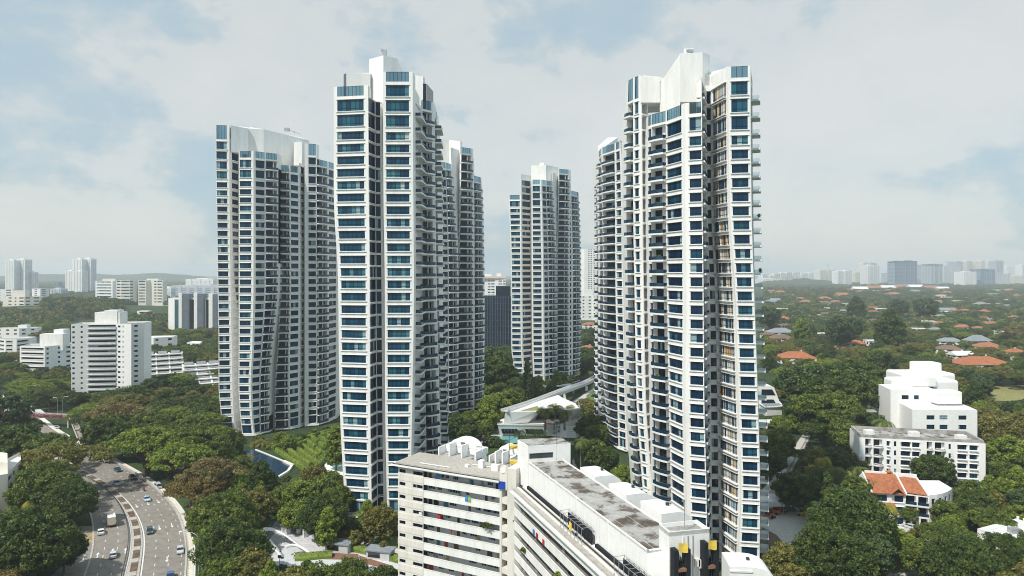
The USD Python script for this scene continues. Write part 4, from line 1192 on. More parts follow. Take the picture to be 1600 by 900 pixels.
flat('pavement', [G(*p)[:2] for p in ((1372, 822), (1395, 812), (1470, 826), (1470, 834), (1400, 842))], .07, 'pavement')
flat('lawn', [G(*p)[:2] for p in ((1366, 884), (1400, 872), (1438, 884), (1440, 896), (1380, 905))], .05, 'dry_lawn')
flat('pavement', [G(*p)[:2] for p in ((1366, 897), (1445, 892), (1450, 912), (1360, 912))], .06, 'pavement')
flat('lawn', [G(*p)[:2] for p in ((1368, 600), (1392, 598), (1394, 640), (1352, 644))], .05, 'dry_lawn')
flat('lawn', [G(*p)[:2] for p in ((1546, 604), (1604, 602), (1612, 628), (1548, 626))], .05, 'dry_lawn')
flat('lawn', [G(*p)[:2] for p in ((25, 795), (60, 765), (88, 782), (92, 815), (60, 845), (10, 850))], .05, 'lawn')
# paved drive, ramp and planting beds under the nearest tower
flat('driveway', [G(*p)[:2] for p in ((1188, 790), (1246, 793), (1290, 828), (1284, 842), (1265, 900), (1225, 912), (1238, 862), (1210, 840), (1180, 822))], .05, 'pavement')
flat('driveway', [G(*p)[:2] for p in ((1212, 786), (1238, 790), (1278, 818), (1262, 826), (1226, 806))], .09, 'asphalt_dark')
flat('lawn', [G(*p)[:2] for p in ((1190, 822), (1232, 838), (1262, 858), (1240, 898), (1190, 890))], .08, 'soil')
flat('pavement', [G(*p)[:2] for p in ((1186, 872), (1216, 878), (1212, 892), (1186, 888))], .1, 'plaza_stone')

# ------------------------------------------------------------------ vehicles
def car_body(mb, prof, w, taper=.86):
    """side profile (x forward, z) swept across the width, narrower at roof height"""
    zmax = max(z for _, z in prof)
    ring = []
    for s in (-1, 1):
        ring.append([(x, s * w / 2 * (1 if z < .62 * zmax else 1 - (1 - taper) * (z - .62 * zmax) / (.38 * zmax)), z) for x, z in prof])
    n = len(prof)
    for i in range(n):
        j = (i + 1) % n
        mb.quad(ring[0][i], ring[0][j], ring[1][j], ring[1][i])
    for r in ring:
        pg = Polygon([(p[0], p[2]) for p in r])
        tri = trimesh.creation.triangulate_polygon(pg, engine='earcut')
        y = {(round(p[0], 4), round(p[2], 4)): p for p in r}
        k = len(mb.v)
        for t in tri[1]:
            q = [y.get((round(tri[0][a][0], 4), round(tri[0][a][1], 4))) for a in t]
            if None in q:
                continue
            k = len(mb.v); mb.v += q; mb.t += [0] * 3; mb.f.append((k, k + 1, k + 2))

def wheel_set(path, xs, w, r):
    for x in xs:
        for s in (-1, 1):
            m = MB(); m.tube([(x, s * (w / 2 - .2), r), (x, s * (w / 2 + .01), r)], r, 14); wp = m.build('wheel', 'tyre', path)
            m = MB(); m.tube([(x, s * (w / 2 + .0), r), (x, s * (w / 2 + .025), r)], r * .6, 10); m.build('hub', 'hub', wp)

def car(px, py, heading, paint, label, group, kind='sedan', h0=.06):
    p = G(px, py)
    path = thing({'sedan': 'car', 'hatch': 'car', 'van': 'van', 'lorry': 'lorry', 'flatbed': 'lorry', 'bus': 'bus'}[kind], label, {'sedan': 'car', 'hatch': 'car', 'van': 'van', 'lorry': 'lorry', 'flatbed': 'lorry', 'bus': 'bus'}[kind], group, (p[0], p[1], p[2] + h0), heading)
    m, g = MB(), MB()
    if kind in ('sedan', 'hatch'):
        w = 1.78
        tail = [(-2.2, .42), (-2.22, .92), (-1.75, .98)] if kind == 'sedan' else [(-1.95, .42), (-1.98, .95), (-1.85, 1.0)]
        cab = [(-1.15, 1.43), (.25, 1.45)] if kind == 'sedan' else [(-1.5, 1.5), (.3, 1.5)]
        prof = tail + cab + [(1.05, .97), (2.05, .78), (2.2, .55), (2.15, .3), (-2.1, .3)]
        car_body(m, prof, w)
        wy = w / 2
        xr0, xr1 = (-1.68, -1.2) if kind == 'sedan' else (-1.83, -1.54)
        zr1 = cab[0][1] - .04
        g.quad((.32, -wy * .84, 1.40), (.32, wy * .84, 1.40), (1.0, wy * .95, 1.01), (1.0, -wy * .95, 1.01))
        g.quad((xr1 - .03, -wy * .83, zr1), (xr1 - .03, wy * .83, zr1), (xr0 - .02, wy * .93, 1.03), (xr0 - .02, -wy * .93, 1.03))
        for q in (0, 1):
            for v in range(len(g.v) - 8 + 4 * q, len(g.v) - 4 + 4 * q):
                a = g.v[v]; g.v[v] = (a[0] + (.05 if q == 0 else -.05), a[1], a[2] + .05)
        gs = MB()
        for s in (-1, 1):
            gs.quad((xr0 + .15, s * (wy + .005), 1.02), (.95, s * (wy + .005), 1.02), (.28, s * (wy * .88 + .01), 1.39), (cab[0][0] + .05, s * (wy * .88 + .01), cab[0][1] - .06))
        bp = m.build('body', paint, path)
        g.build('windscreen', 'car_glass', path)
        gs.build('side_window', 'car_glass', path)
        wheel_set(path, (-1.3, 1.35), w, .31)
        ln = 2.2
        zl = .66
    elif kind == 'van':
        w = 1.7
        prof = [(-2.1, .35), (-2.15, 1.0), (-2.0, 1.88), (1.2, 1.9), (1.85, 1.2), (2.1, .95), (2.15, .35)]
        car_body(m, prof, w, .93); m.build('body', paint, path)
        g.quad((1.26, -.75, 1.84), (1.26, .75, 1.84), (1.88, .8, 1.22), (1.88, -.8, 1.22)); g.v = [(a[0] + .06, a[1], a[2] + .03) for a in g.v]; g.build('windscreen', 'car_glass', path)
        gs = MB()
        for s in (-1, 1):
            gs.quad((-1.7, s * .858, 1.15), (1.3, s * .858, 1.15), (1.0, s * .81, 1.75), (-1.75, s * .81, 1.75))
        gs.build('side_window', 'car_glass', path)
        wheel_set(path, (-1.3, 1.35), w, .31); ln, zl = 2.13, .7
    elif kind in ('lorry', 'flatbed'):
        w = 2.2
        m.box((1.9, 0, .5), (1.7, 2.0, 1.75)); m.build('cab', paint if kind == 'lorry' else 'paint_white', path)
        g.quad((2.765, -.85, 1.35), (2.765, .85, 1.35), (2.765, .85, 2.1), (2.765, -.85, 2.1)); g.build('windscreen', 'car_glass', path)
        b = MB()
        if kind == 'lorry':
            b.box((-1.1, 0, .85), (4.3, 2.2, 2.3)); b.build('cargo_box', 'paint_cargo', path)
            b = MB(); b.box((-1.1, 0, 3.15), (4.34, 2.24, .12)); b.build('box_roof', 'paint_white', path)
        else:
            b.box((-1.1, 0, .85), (4.3, 2.2, .5))
            for s in (-1, 1):
                b.box((-1.1, s * 1.06, 1.3), (4.3, .08, .55))
            b.build('cargo_bed', 'steel', path)
            b = MB(); b.box((.9, 0, 2.2), (.1, 2.0, .5)); b.build('head_board', 'dark_metal', path)
        ch = MB(); ch.box((-.3, 0, .5), (5.6, .9, .3)); ch.build('chassis', 'dark_metal', path)
        wheel_set(path, (-2.2, 1.9), w, .42); ln, zl = 2.78, .8
    else:
        w = 2.5
        prof = [(-5.9, .35), (-5.95, 3.0), (-5.7, 3.15), (5.7, 3.15), (5.95, 2.9), (6.0, .35)]
        car_body(m, prof, w, .96); m.build('body', paint, path)
        g.quad((6.03, -1.1, 1.2), (6.03, 1.1, 1.2), (5.98, 1.1, 2.8), (5.98, -1.1, 2.8)); g.build('windscreen', 'car_glass', path)
        for s in (-1, 1):
            for k in range(6):
                q = MB(); x0 = -5.2 + k * 1.78
                q.quad((x0, s * 1.258, 1.35), (x0 + 1.6, s * 1.258, 1.35), (x0 + 1.6, s * 1.235, 2.45), (x0, s * 1.235, 2.45)); q.build('side_window', 'car_glass', path)
        wheel_set(path, (-3.4, 3.6), w, .5); ln, zl = 6.02, .8
    for s in (-1, 1):
        q = MB(); q.box((ln - .04, s * (w / 2 - .28), zl), (.1, .36, .16)); q.build('headlight', 'lamp_clear', path)
        q = MB(); q.box((-ln + .02 if kind != 'lorry' else -3.27, s * (w / 2 - .26), zl + .06), (.1, .3, .18)); q.build('tail_light', 'lamp_red', path)
    return path

def road_heading(px, py, c, towards=True):
    p = G(px, py)[:2]
    i = int(np.clip(np.argmin(np.linalg.norm(c - p, axis=1)), 1, len(c) - 2))
    t = c[i - 1] - c[i + 1]          # lines run from near to far, so this points to the camera
    t = t if towards else -t
    return math.atan2(t[1], t[0])
gr = 'vehicles on the curving expressway'
for px, py, paint, kind, label in (
        (184, 736.5, 'paint_teal', 'sedan', 'dark teal car ahead of the black car on the outer lanes'),
        (207, 748.5, 'paint_black', 'hatch', 'black car in the middle of the lanes coming out from the trees'),
        (182, 757.5, 'paint_pale_blue', 'sedan', 'pale blue car in the lane beside the median planter'),
        (247, 763, 'paint_silver', 'van', 'silver van half hidden under the rust coloured roadside tree'),
        (229, 782.5, 'paint_pale_blue', 'sedan', 'silver blue car just behind the red motorcycle'),
        (234, 832.5, 'paint_teal', 'hatch', 'dark green car in the lane by the median, nearest the white lorry'),
        (281.5, 863, 'paint_silver', 'hatch', 'silver car passing under the curved street lamp'),
        (266, 904, 'paint_blue', 'sedan', 'bright blue car at the very bottom edge of the road')):
    car(px, py, road_heading(px, py, RR), paint, label, gr, kind)
car(164, 722, road_heading(164, 722, RR), 'paint_white', 'flatbed lorry with a white cab emerging from under the big roadside tree', gr, 'flatbed')
car(133, 784, road_heading(133, 784, LL, False), 'paint_pale_blue', 'pale car in the shade under the street lamp by the roadside tree', gr, 'hatch')
car(173.5, 820, road_heading(173.5, 820, LR, False), 'paint_white', 'box lorry with a white roof and tan cargo box driving away', gr, 'lorry')
car(157.5, 834, road_heading(157.5, 834, LR, False), 'paint_white', 'white car following the box lorry beside the yellow box marking', gr, 'sedan')
car(177, 870, road_heading(177, 870, LR, False), 'paint_silver', 'silver grey car driving away alone in the middle lane', gr, 'sedan')
gf = 'vehicles beyond the footbridge'
car(42, 641, road_heading(42, 641, RL), 'paint_white', 'white and blue bus coming towards the footbridge', gf, 'bus')
car(50.5, 649.5, road_heading(50.5, 649.5, RR), 'paint_pale_blue', 'pale blue car beside the two buses before the footbridge', gf, 'sedan')
car(62, 651, road_heading(62, 651, RR), 'paint_white', 'white bus with a dark windscreen about to pass under the footbridge', gf, 'bus')
car(89, 669.5, road_heading(89, 669.5, RR), 'paint_silver', 'silver car just past the footbridge by the grassy verge', gf, 'sedan')
car(146, 702, road_heading(146, 702, RR), 'paint_red', 'small red car glimpsed above the big roadside tree', gf, 'hatch')
car(1420, 825, 2.2, 'paint_silver', 'silver car parked in front of the orange roofed house', 'parked cars among the houses', 'hatch')
car(1384, 822, .3, 'paint_pale_blue', 'pale car parked under the coconut palm by the house gate', 'parked cars among the houses', 'sedan')
car(1336, 712, 1.2, 'paint_white', 'white car parked at the corner of the four storey white flats', 'parked cars among the houses', 'hatch')
car(1392, 884, .6, 'paint_red', 'red car parked under the yellow flowering roadside tree', 'parked cars among the houses', 'hatch')

def limb(chain):
    hull = None
    out = []
    for (a, ra), (b, rb) in zip(chain[:-1], chain[1:]):
        s1 = manifold3d.Manifold.sphere(ra, 10).translate(list(map(float, a)))
        s2 = manifold3d.Manifold.sphere(rb, 10).translate(list(map(float, b)))
        out.append(manifold3d.Manifold.batch_hull([s1, s2]))
    return out

def person(name_label, loc, yaw, shirt='red_cloth', trousers='dark_cloth', pose='stand', parent=None, dz=0.0):
    """one continuous body with clothes over it; pose stand, walk or ride"""
    if pose == 'ride':
        hip, chest = np.array([-.12, 0, .86]), np.array([.02, 0, 1.32])
        legs = [[(hip + (0, s * .1, 0), .1), (np.array([.32, s * .2, .74]), .075), (np.array([.12, s * .2, .34]), .05), (np.array([.28, s * .2, .28]), .045)] for s in (-1, 1)]
        arms = [[(chest + (0, s * .19, .04), .06), (np.array([.22, s * .27, 1.12]), .05), (np.array([.5, s * .3, 1.06]), .04)] for s in (-1, 1)]
    else:
        st = .22 if pose == 'walk' else .04
        hip, chest = np.array([0, 0, .92]), np.array([.02, 0, 1.36])
        legs = [[(hip + (0, s * .09, 0), .1), (np.array([s * st * .6 + .03, s * .1, .5]), .07), (np.array([s * st, s * .1, .09]), .05), (np.array([s * st + .16, s * .11, .05]), .042)] for s in (-1, 1)]
        arms = [[(chest + (0, s * .19, .04), .06), (np.array([-s * st * .5, s * .25, 1.1]), .045), (np.array([-s * st * .9 + .06, s * .25, .86]), .035), (np.array([-s * st + .1, s * .24, .76]), .03)] for s in (-1, 1)]
    head = chest + (.03, 0, .34)
    body = limb([(hip, .15), (chest, .165), (chest + (0, 0, .14), .07), (head, .095)]) + limb([(head, .1), (head + (.03, 0, .07), .1)])
    for c in legs + arms:
        body += limb(c)
    tor = limb([(hip + (0, 0, .06), .165), (chest, .18), (chest + (0, 0, .08), .11)])
    for c in arms:
        tor += limb([(c[0][0], c[0][1] + .015), (c[1][0], c[1][1] + .012)])
    tr = limb([(hip, .165), (hip + (0, 0, .08), .16)])
    for c in legs:
        tr += limb([(c[0][0], c[0][1] + .012), (c[1][0], c[1][1] + .014), (c[2][0], c[2][1] + .014)])
    hair = limb([(head + (-.02, 0, .07), .105), (head + (0, 0, .09), .1)])
    path = thing('person', name_label, 'person', None, loc, yaw) if parent is None else parent
    for nm, mans, mt in (('body', body, 'skin'), ('shirt', tor, 'paint_white' if shirt == 'white' else shirt), ('trousers', tr, trousers), ('hair', hair, 'dark_cloth')):
        m = MB(); m.tm(manifold3d.Manifold.batch_boolean(mans, manifold3d.OpType.Add)); m.build(nm, mt, path)
    return path
# motorcycle and rider
p = G(225, 767.5); hd = road_heading(225, 767.5, RR)
path = thing('motorcycle', 'red motorcycle ridden between the silver cars', 'motorcycle', None, (p[0], p[1], p[2] + .06), hd)
for x in (-.68, .68):
    m = MB()
    a = np.linspace(0, 2 * math.pi, 17)
    m.tube([(x + .26 * math.cos(t), 0, .31 + .26 * math.sin(t)) for t in a], .055, 6); m.build('wheel', 'tyre', path)
m = MB(); m.box((0, 0, .42), (.7, .22, .34)); m.box((-.5, 0, .66), (.7, .24, .14)); m.tube([(.68, 0, .31), (.5, 0, 1.0)], .04, 5); m.build('frame', 'lamp_red', path)
m = MB(); m.tube([(.48, -.34, 1.02), (.5, 0, 1.0), (.48, .34, 1.02)], .025, 5); m.build('handlebar', 'dark_metal', path)
m = MB(); m.box((-.62, 0, .8), (.36, .36, .3)); m.build('top_box', 'dark_metal', path)
person('rider in a red jacket sitting on the motorcycle', (p[0], p[1], p[2] + .06), hd, 'red_cloth', 'dark_cloth', 'ride')

# ------------------------------------------------------------------ street furniture
def lamp(px, py, h, reach, yaw, label, group='street lamps'):
    p = G(px, py)
    path = thing('street_lamp', label, 'street lamp', group, p, yaw)
    m = MB()
    pts = [(0, 0, 0), (0, 0, h * .78)] + [(reach * .45 * (1 - math.cos(t)), 0, h * .78 + h * .2 * math.sin(t)) for t in np.linspace(.25, math.pi / 2, 6)] + [(reach * .92, 0, h * .99)]
    m.tube(pts, np.linspace(.13, .06, len(pts)), 6); m.build('pole', 'steel', path)
    m = MB(); m.box((reach * .97, 0, h * .975), (1.0, .36, .16)); lp = m.build('lamp_head', 'paint_white', path)
    m = MB(); m.box((reach * .97, 0, h * .965), (.7, .28, .06)); m.build('lens', 'lamp_clear', lp)
    m = MB(); m.box((0, 0, 0), (.3, .3, .5)); m.build('base', 'steel', path)
lamp(104, 812, 11, 5.4, -.25, 'grey street lamp arching out of the tree over the lanes leading away')
lamp(310.5, 893, 10.5, 5.6, math.pi - .2, 'pale street lamp reaching over the silver car')
lamp(46, 633, 12, 3, .3, 'street lamp standing beyond the two buses')
lamp(90, 652, 11, 2.4, 3.0, 'street lamp behind the footbridge near its stairs')
lamp(98, 650, 11, 2.4, .2, 'street lamp right behind the head of the footbridge stairs')
lamp(1238, 672, 9, 2.5, .4, 'street lamp at the bend of the side road past the nearest tower')
lamp(1543, 815, 9, 2.5, 2.6, 'street lamp in the trees behind the flat white roof')
path = thing('information_board', 'small grey cabinet on a post beside the curved street lamp', 'cabinet', None, G(315.5, 892))
m = MB(); m.box((0, 0, 0), (.2, .2, 1.4)); m.build('post', 'steel', path)
m = MB(); m.box((0, 0, 1.3), (1.0, .5, 1.7)); m.build('cabinet_box', 'roof_white', path)
# footbridge with flowers along its railing
path = thing('footbridge', 'covered grey footbridge over the expressway with stairs coming down on the verge', 'footbridge')
pA, pB = G(24, 676)[:2], G(113, 671)[:2]
pB = np.array([X(112, 352), 352.0]); pA = np.array([X(-4, 362), 362.0])
bz = 5.6
t_ = (pB - pA) / np.linalg.norm(pB - pA); n_ = np.array([t_[1], -t_[0]])
m = MB(); m.prism([pA + n_ * 1.5, pB + n_ * 1.5, pB - n_ * 1.5, pA - n_ * 1.5], bz - .9, bz, bottom=True); m.build('deck', 'deck_wood', path)
for s in (1.5, -1.5):
    m = MB(); m.prism([pA + n_ * s, pB + n_ * s, pB + n_ * (s - .12), pA + n_ * (s - .12)], bz, bz + 1.1); m.build('railing', 'concrete', path)
for u in (.5, .965):
    c = lerp(pA, pB, u); m = MB(); m.box((*c, -.2), (.9, 1.6, bz - .6), math.atan2(t_[1], t_[0])); m.build('pier', 'concrete', path)
pC = np.array([X(127, 326), 326.0])
s_ = (pC - pB); L_ = np.linalg.norm(s_); s_ /= L_; sn = np.array([s_[1], -s_[0]])
for k in range(26):
    u0, u1 = k / 26, (k + 1) / 26
    a, b = pB + s_ * L_ * u0, pB + s_ * L_ * u1
    z = bz * (1 - u0) if not .45 < u0 < .58 else bz * .52
    m = MB(); m.prism([a + sn * 1.3, b + sn * 1.3, b - sn * 1.3, a - sn * 1.3], z - .35, z, bottom=True); m.build('step', 'concrete', path)
for s in (1.3, -1.3):
    m = MB()
    for k in range(12):
        u0, u1 = k / 12, (k + 1) / 12
        a, b = pB + s_ * L_ * u0 + sn * s, pB + s_ * L_ * u1 + sn * s
        m.quad((*a, bz * (1 - u0) - .3), (*b, bz * (1 - u1) - .3), (*b, bz * (1 - u1) + 1.1), (*a, bz * (1 - u0) + 1.1))
    m.build('railing', 'cream_wall', path)
g = np.random.default_rng(3)
m = MB()
for _ in range(1500):
    u = g.random(); c = lerp(pA, pB, u) + n_ * (1.6 + g.normal() * .22)
    q = np.array([*c, bz + .55 + g.normal() * .38]); a1, a2 = g.normal(size=3) * .17, g.normal(size=3) * .17
    m.quad(tuple(q - a1), tuple(q + a2), tuple(q + a1), tuple(q - a2))
m.build('bougainvillea', 'bougainvillea', '/World', 'pink flowering bougainvillea trailing along the footbridge railing', 'flowers')
# ------------------------------------------------------------------ other buildings
def bay_faces(path, wall, col, a, b, rows, zlow, ztop, bays, dist, base=.2, depth=.3, panes=3):
    """bays: list of (width share, kind, (u0, u1))"""
    tot = sum(x[0] for x in bays)
    s = 0.0
    for share, kind, u, *rest in bays:
        kw = rest[0] if rest else {}
        f = sub_face(a, b, s / tot, (s + share) / tot)
        s += share
        if kind == '-':
            facade(wall, col, f, [], zlow, ztop, 'blank')
        elif kind == 'w':
            facade(wall, col, f, rows, zlow, ztop, 'win', u, base=kw.get('base', base), panes=kw.get('panes', panes), depth=depth, led=kw.get('led', 0), dist=dist)
        elif kind == 'b':
            facade(wall, col, f, rows, zlow, ztop, 'bal', u, base=base, p=kw.get('p', .8), bow=kw.get('bow', .0), door=kw.get('door', 1.0), dist=dist, railh=kw.get('railh', 1.0), rm=kw.get('rm', 'rail_glass'))
        elif kind == 'o':       # open gallery with a solid parapet
            facade(wall, col, f, rows, zlow, ztop, 'win', u, base=.02, panes=kw.get('panes', 4), depth=1.1, led=kw.get('led', .3), dist=dist)

def block(label, pts, z0, z1, pitch, win_h, bays, name='apartment_block', cat='apartment block', group=None, wall_mat='white_wall', depth=14.0, extra=None, single=120, base=.2, roof='roof_grey', first=1.2, parapet=.9, bd=None):
    """pts: plan corners of the seen faces, left to right; bays: one list per face"""
    path = thing(name, label, cat, group)
    col, wall = Collector(path, single), MB()
    dist = pts[0][1]
    n = max(1, int((z1 - z0 - first) / pitch))
    rows = [(z1 - first - pitch * k - win_h, z1 - first - pitch * k) for k in range(n - 1, -1, -1)]
    for a, b, bs in zip(pts[:-1], pts[1:], bays):
        bay_faces(path, wall, col, np.array(a), np.array(b), rows, z0, z1, bs, dist, base)
    bv = np.array(bd) if bd is not None else np.array([X(1, depth) * 0 + pts[0][0] / pts[0][1] * depth * .35, depth])
    q = [np.array(pts[0]), np.array(pts[-1]), np.array(pts[-1]) + bv, np.array(pts[0]) + bv]
    for i, j in ((1, 2), (2, 3), (3, 0)):
        wall.quad((*q[i], z0), (*q[j], z0), (*q[j], z1), (*q[i], z1))
    wall.build('wall', wall_mat, path)
    m = MB(); m.poly([(*p, z1 - parapet) for p in pts] + [(*q[2], z1 - parapet), (*q[3], z1 - parapet)]); m.build('roof', roof, path)
    if extra:
        extra(path, col)
    if base is not None:
        col.flush(single > 0)
    return path

def P2(px, d):
    return np.array([X(px, d), d])

def boxpart(path, name, mt, pxs, d, ztop, zbot, depth):
    m = MB(); a, b = P2(pxs[0], d), P2(pxs[1], d)
    m.prism([a, b, b + (0, depth), a + (0, depth)], zbot, ztop, bottom=True); m.build(name, mt, path)

# the white fourteen storey block with curved balcony bands
def white_block_extra(path, col):
    boxpart(path, 'tank_room', 'white_wall', (148, 187), 441, Z(488, 441), 46, 9)
    boxpart(path, 'tank_room', 'white_wall', (163, 183), 440.5, Z(485, 440), 46, 8)
    m = MB(); m.tube([(X(161, 444), 444, 54), (X(161, 444), 444, 63)], .09, 4); m.build('antenna', 'steel', path)
block('white fourteen storey block with grey balcony bands and a tank room, rising from the trees', [P2(111, 432), P2(137.5, 436), P2(181, 438), P2(205, 437), P2(206, 441), P2(225, 446)], 0, Z(506, 436), 3.25, 1.25,
      [[(1, 'w', (.18, .55), dict(panes=2)), (1, 'w', (.45, .75), dict(panes=2)), (.55, '-', 0)], [(1, 'b', (0, 1), dict(p=.9, bow=.8, railh=.95, rm='far_grey'))], [(1, 'w', (.35, .75), dict(panes=2)), (.5, 'w', (.2, .5), dict(panes=1)), (1, '-', 0)], [(1, '-', 0)], [(1, 'w', (.3, .8), dict(panes=2)), (.6, '-', 0)]], extra=white_block_extra, depth=16, wall_mat='white_paint', group=None)
block('low white block with a square tank room tucked behind the fourteen storey block', [P2(31, 520), P2(70, 516), P2(88, 524), P2(112, 532)], 0, Z(541, 518), 3.6, 1.5,
      [[(1, 'o', (.05, .95))], [(.5, 'w', (.3, .7), dict(panes=2)), (.5, '-', 0)], [(.6, 'w', (.2, .5), dict(panes=2)), (.6, 'w', (.3, .8), dict(panes=2))]], depth=16, single=40,
      extra=lambda p, c: (boxpart(p, 'tank_room', 'white_wall', (62, 98), 526, Z(522, 526), 20, 8), boxpart(p, 'tank_room', 'white_wall', (84, 99), 530, Z(515, 530), 24, 8)))
block('white rounded block with dark ribbon balconies at the far edge of the trees', [P2(-10, 628), P2(8, 618), P2(26, 618), P2(45, 630)], 0, Z(530, 620), 3.6, 1.6, [[(1, 'o', (.1, .9))], [(.7, 'o', (.1, .9)), (.3, '-', 0)], [(1, 'o', (.05, .95))]], depth=15, single=30)
block('row of white houses with arched openings behind the rounded block', [P2(-6, 760), P2(30, 760), P2(58, 770)], 0, Z(513, 760), 4.2, 1.7, [[(1, 'w', (.2, .6)), (1, 'w', (.3, .7)), (1, 'w', (.3, .7))], [(1, 'w', (.3, .7)), (1, 'w', (.3, .7))]], name='row_house', cat='houses', depth=12, single=20,
      extra=lambda p, c: boxpart(p, 'tank_room', 'white_wall', (28, 42), 765, Z(508, 765), 10, 6))
block('cream flats with blue shaded windows behind the wooded hill', [P2(4, 1450), P2(38, 1440), P2(62, 1456)], 0, Z(463.5, 1450), 7.0, 2.8, [[(.6, '-', 0), (.8, 'w', (.2, .7)), (.6, 'w', (.3, .6)), (.8, 'w', (.2, .9))], [(.5, 'w', (.2, .8)), (.6, 'w', (.3, .9))]], wall_mat='cream_wall', single=30, depth=20,
      extra=lambda p, c: (boxpart(p, 'tank_room', 'cream_wall', (20, 39), 1460, Z(454, 1460), 25, 14),))
block('white towers with a windowed end wall low beside the cream flats', [P2(50, 1800), P2(63, 1790), P2(73, 1800)], 0, Z(451, 1800), 5, 2.2, [[(1, 'w', (.3, .6))], [(1, 'w', (.2, .8))]], wall_mat='far_white', single=0)
block('white flats partly hidden by the cream flats', [P2(-6, 1650), P2(20, 1650)], 0, Z(452, 1650), 6, 2.5, [[(1, 'w', (.2, .5)), (1, 'w', (.2, .8))]], wall_mat='far_white', single=0)
# mid distance flats with green glazing
gl = lambda p: None
block('white flats with green tinted bands of windows on the wooded hill', [P2(149, 1700), P2(176, 1690), P2(181, 1700)], 0, Z(439, 1700), 7.2, 3.0, [[(1, 'w', (.08, .92), dict(panes=6, base=.62))], [(1, '-', 0)]], single=30, depth=25, extra=lambda p, c: boxpart(p, 'tank_room', 'cream_wall', (160, 180), 1705, Z(435.5, 1705), 55, 15))
block('glassy flats with a curved white crown among the hill trees', [P2(182, 1660), P2(189, 1650), P2(203, 1650), P2(208, 1670)], 0, Z(438, 1650), 7.2, 3.3, [[(1, 'w', (.1, .9))], [(1, 'w', (.04, .96), dict(base=.55))], [(1, 'w', (.0, 1.), dict(base=.4))]], wall_mat='cream_wall', single=30, depth=25)
block('paired white flats with a grey lift spine between them', [P2(216, 1640), P2(228, 1640), P2(236, 1650), P2(254, 1640), P2(256, 1660)], 0, Z(438, 1640), 7.0, 3.0, [[(1, 'w', (.1, .9), dict(base=.55))], [(1, '-', 0)], [(.5, '-', 0), (.5, 'w', (.1, .9)), (1, 'w', (.1, .9), dict(base=.5))], [(1, '-', 0)]], wall_mat='cream_wall', single=30, depth=25, extra=lambda p, c: boxpart(p, 'tank_room', 'far_white', (229, 247), 1650, Z(435.5, 1650), 55, 14))
block('long low white building with dark window strips below the paired flats', [P2(186, 1350), P2(262, 1340)], 0, Z(478, 1345), 12, 4, [[(.6, '-', 0), (.8, 'w', (.05, .95)), (.4, '-', 0), (.8, 'w', (.05, .95)), (1.5, '-', 0)]], name='low_building', cat='building', single=10, roof='roof_white')
block('white house with a grey roof half buried in the hill trees', [P2(214, 1120), P2(232, 1118)], 0, 17, 8, 2.5, [[(1, 'w', (.2, .7))]], name='house', cat='house', single=0, roof='roof_white')
def stripes(path, col):
    for k, (a, b, mt) in enumerate(((285, 295, 'slate_wall'), (309, 318, 'slate_wall'), (333, 343, 'slate_wall'))):
        m = MB(); f = Face(lambda z, a=a: P2(a, 893), lambda z, b=b: P2(b, 893))
        m.prism([f.p(0, 0, .0)[:2], f.p(0, 1, .0)[:2], f.p(0, 1, -12)[:2], f.p(0, 0, -12)[:2]], 0, Z(459 if k < 2 else 460, 893)); m.build('dark_bay', mt, path)
    for a, b in ((273, 278), (297, 303), (322, 331)):
        m = MB(); f = Face(lambda z, a=a: P2(a, 897), lambda z, b=b: P2(b, 897)); m.prism([f.p(0, 0)[:2], f.p(0, 1)[:2], f.p(0, 1, -8)[:2], f.p(0, 0, -8)[:2]], 0, Z(468, 897)); m.build('glazed_bay', 'teal_glass', path)
block('white and slate striped block with teal glazed bays partly hidden by the maze tower', [P2(263, 905), P2(272, 899), P2(279, 899), P2(284.5, 897), P2(303, 897), P2(308.5, 897), P2(345, 897)], 0, Z(466, 900), 3.6, 1.6,
      [[(1, '-', 0)], [(1, '-', 0)], [(1, 'w', (.55, .95), dict(panes=1))], [(1, '-', 0)], [(1, 'w', (.55, .95), dict(panes=1))], [(1, '-', 0)]], extra=lambda p, c: (stripes(p, c), boxpart(p, 'white_bay', 'white_wall', (279, 284), 895, Z(458, 895), 0, 10), boxpart(p, 'white_bay', 'white_wall', (303, 308), 895, Z(457.5, 895), 0, 10), boxpart(p, 'white_bay', 'white_wall', (326, 332), 895, Z(459, 895), 0, 10)), single=40, depth=18)
block('white low house between the fourteen storey block and the terraces', [P2(226, 640), P2(240, 636), P2(270, 646)], 0, Z(527, 640), 5, 2, [[(1, 'w', (.3, .6))], [(1, 'w', (.2, .5)), (1, 'w', (.5, .9))]], name='house', cat='house', single=8, roof='roof_white')
block('white house glimpsed in the trees above the stepped terraces', [P2(292, 680), P2(312, 676)], 0, Z(535, 680), 5, 2, [[(1, 'w', (.2, .5)), (1, 'w', (.4, .8))]], name='house', cat='house', single=8, roof='roof_white')
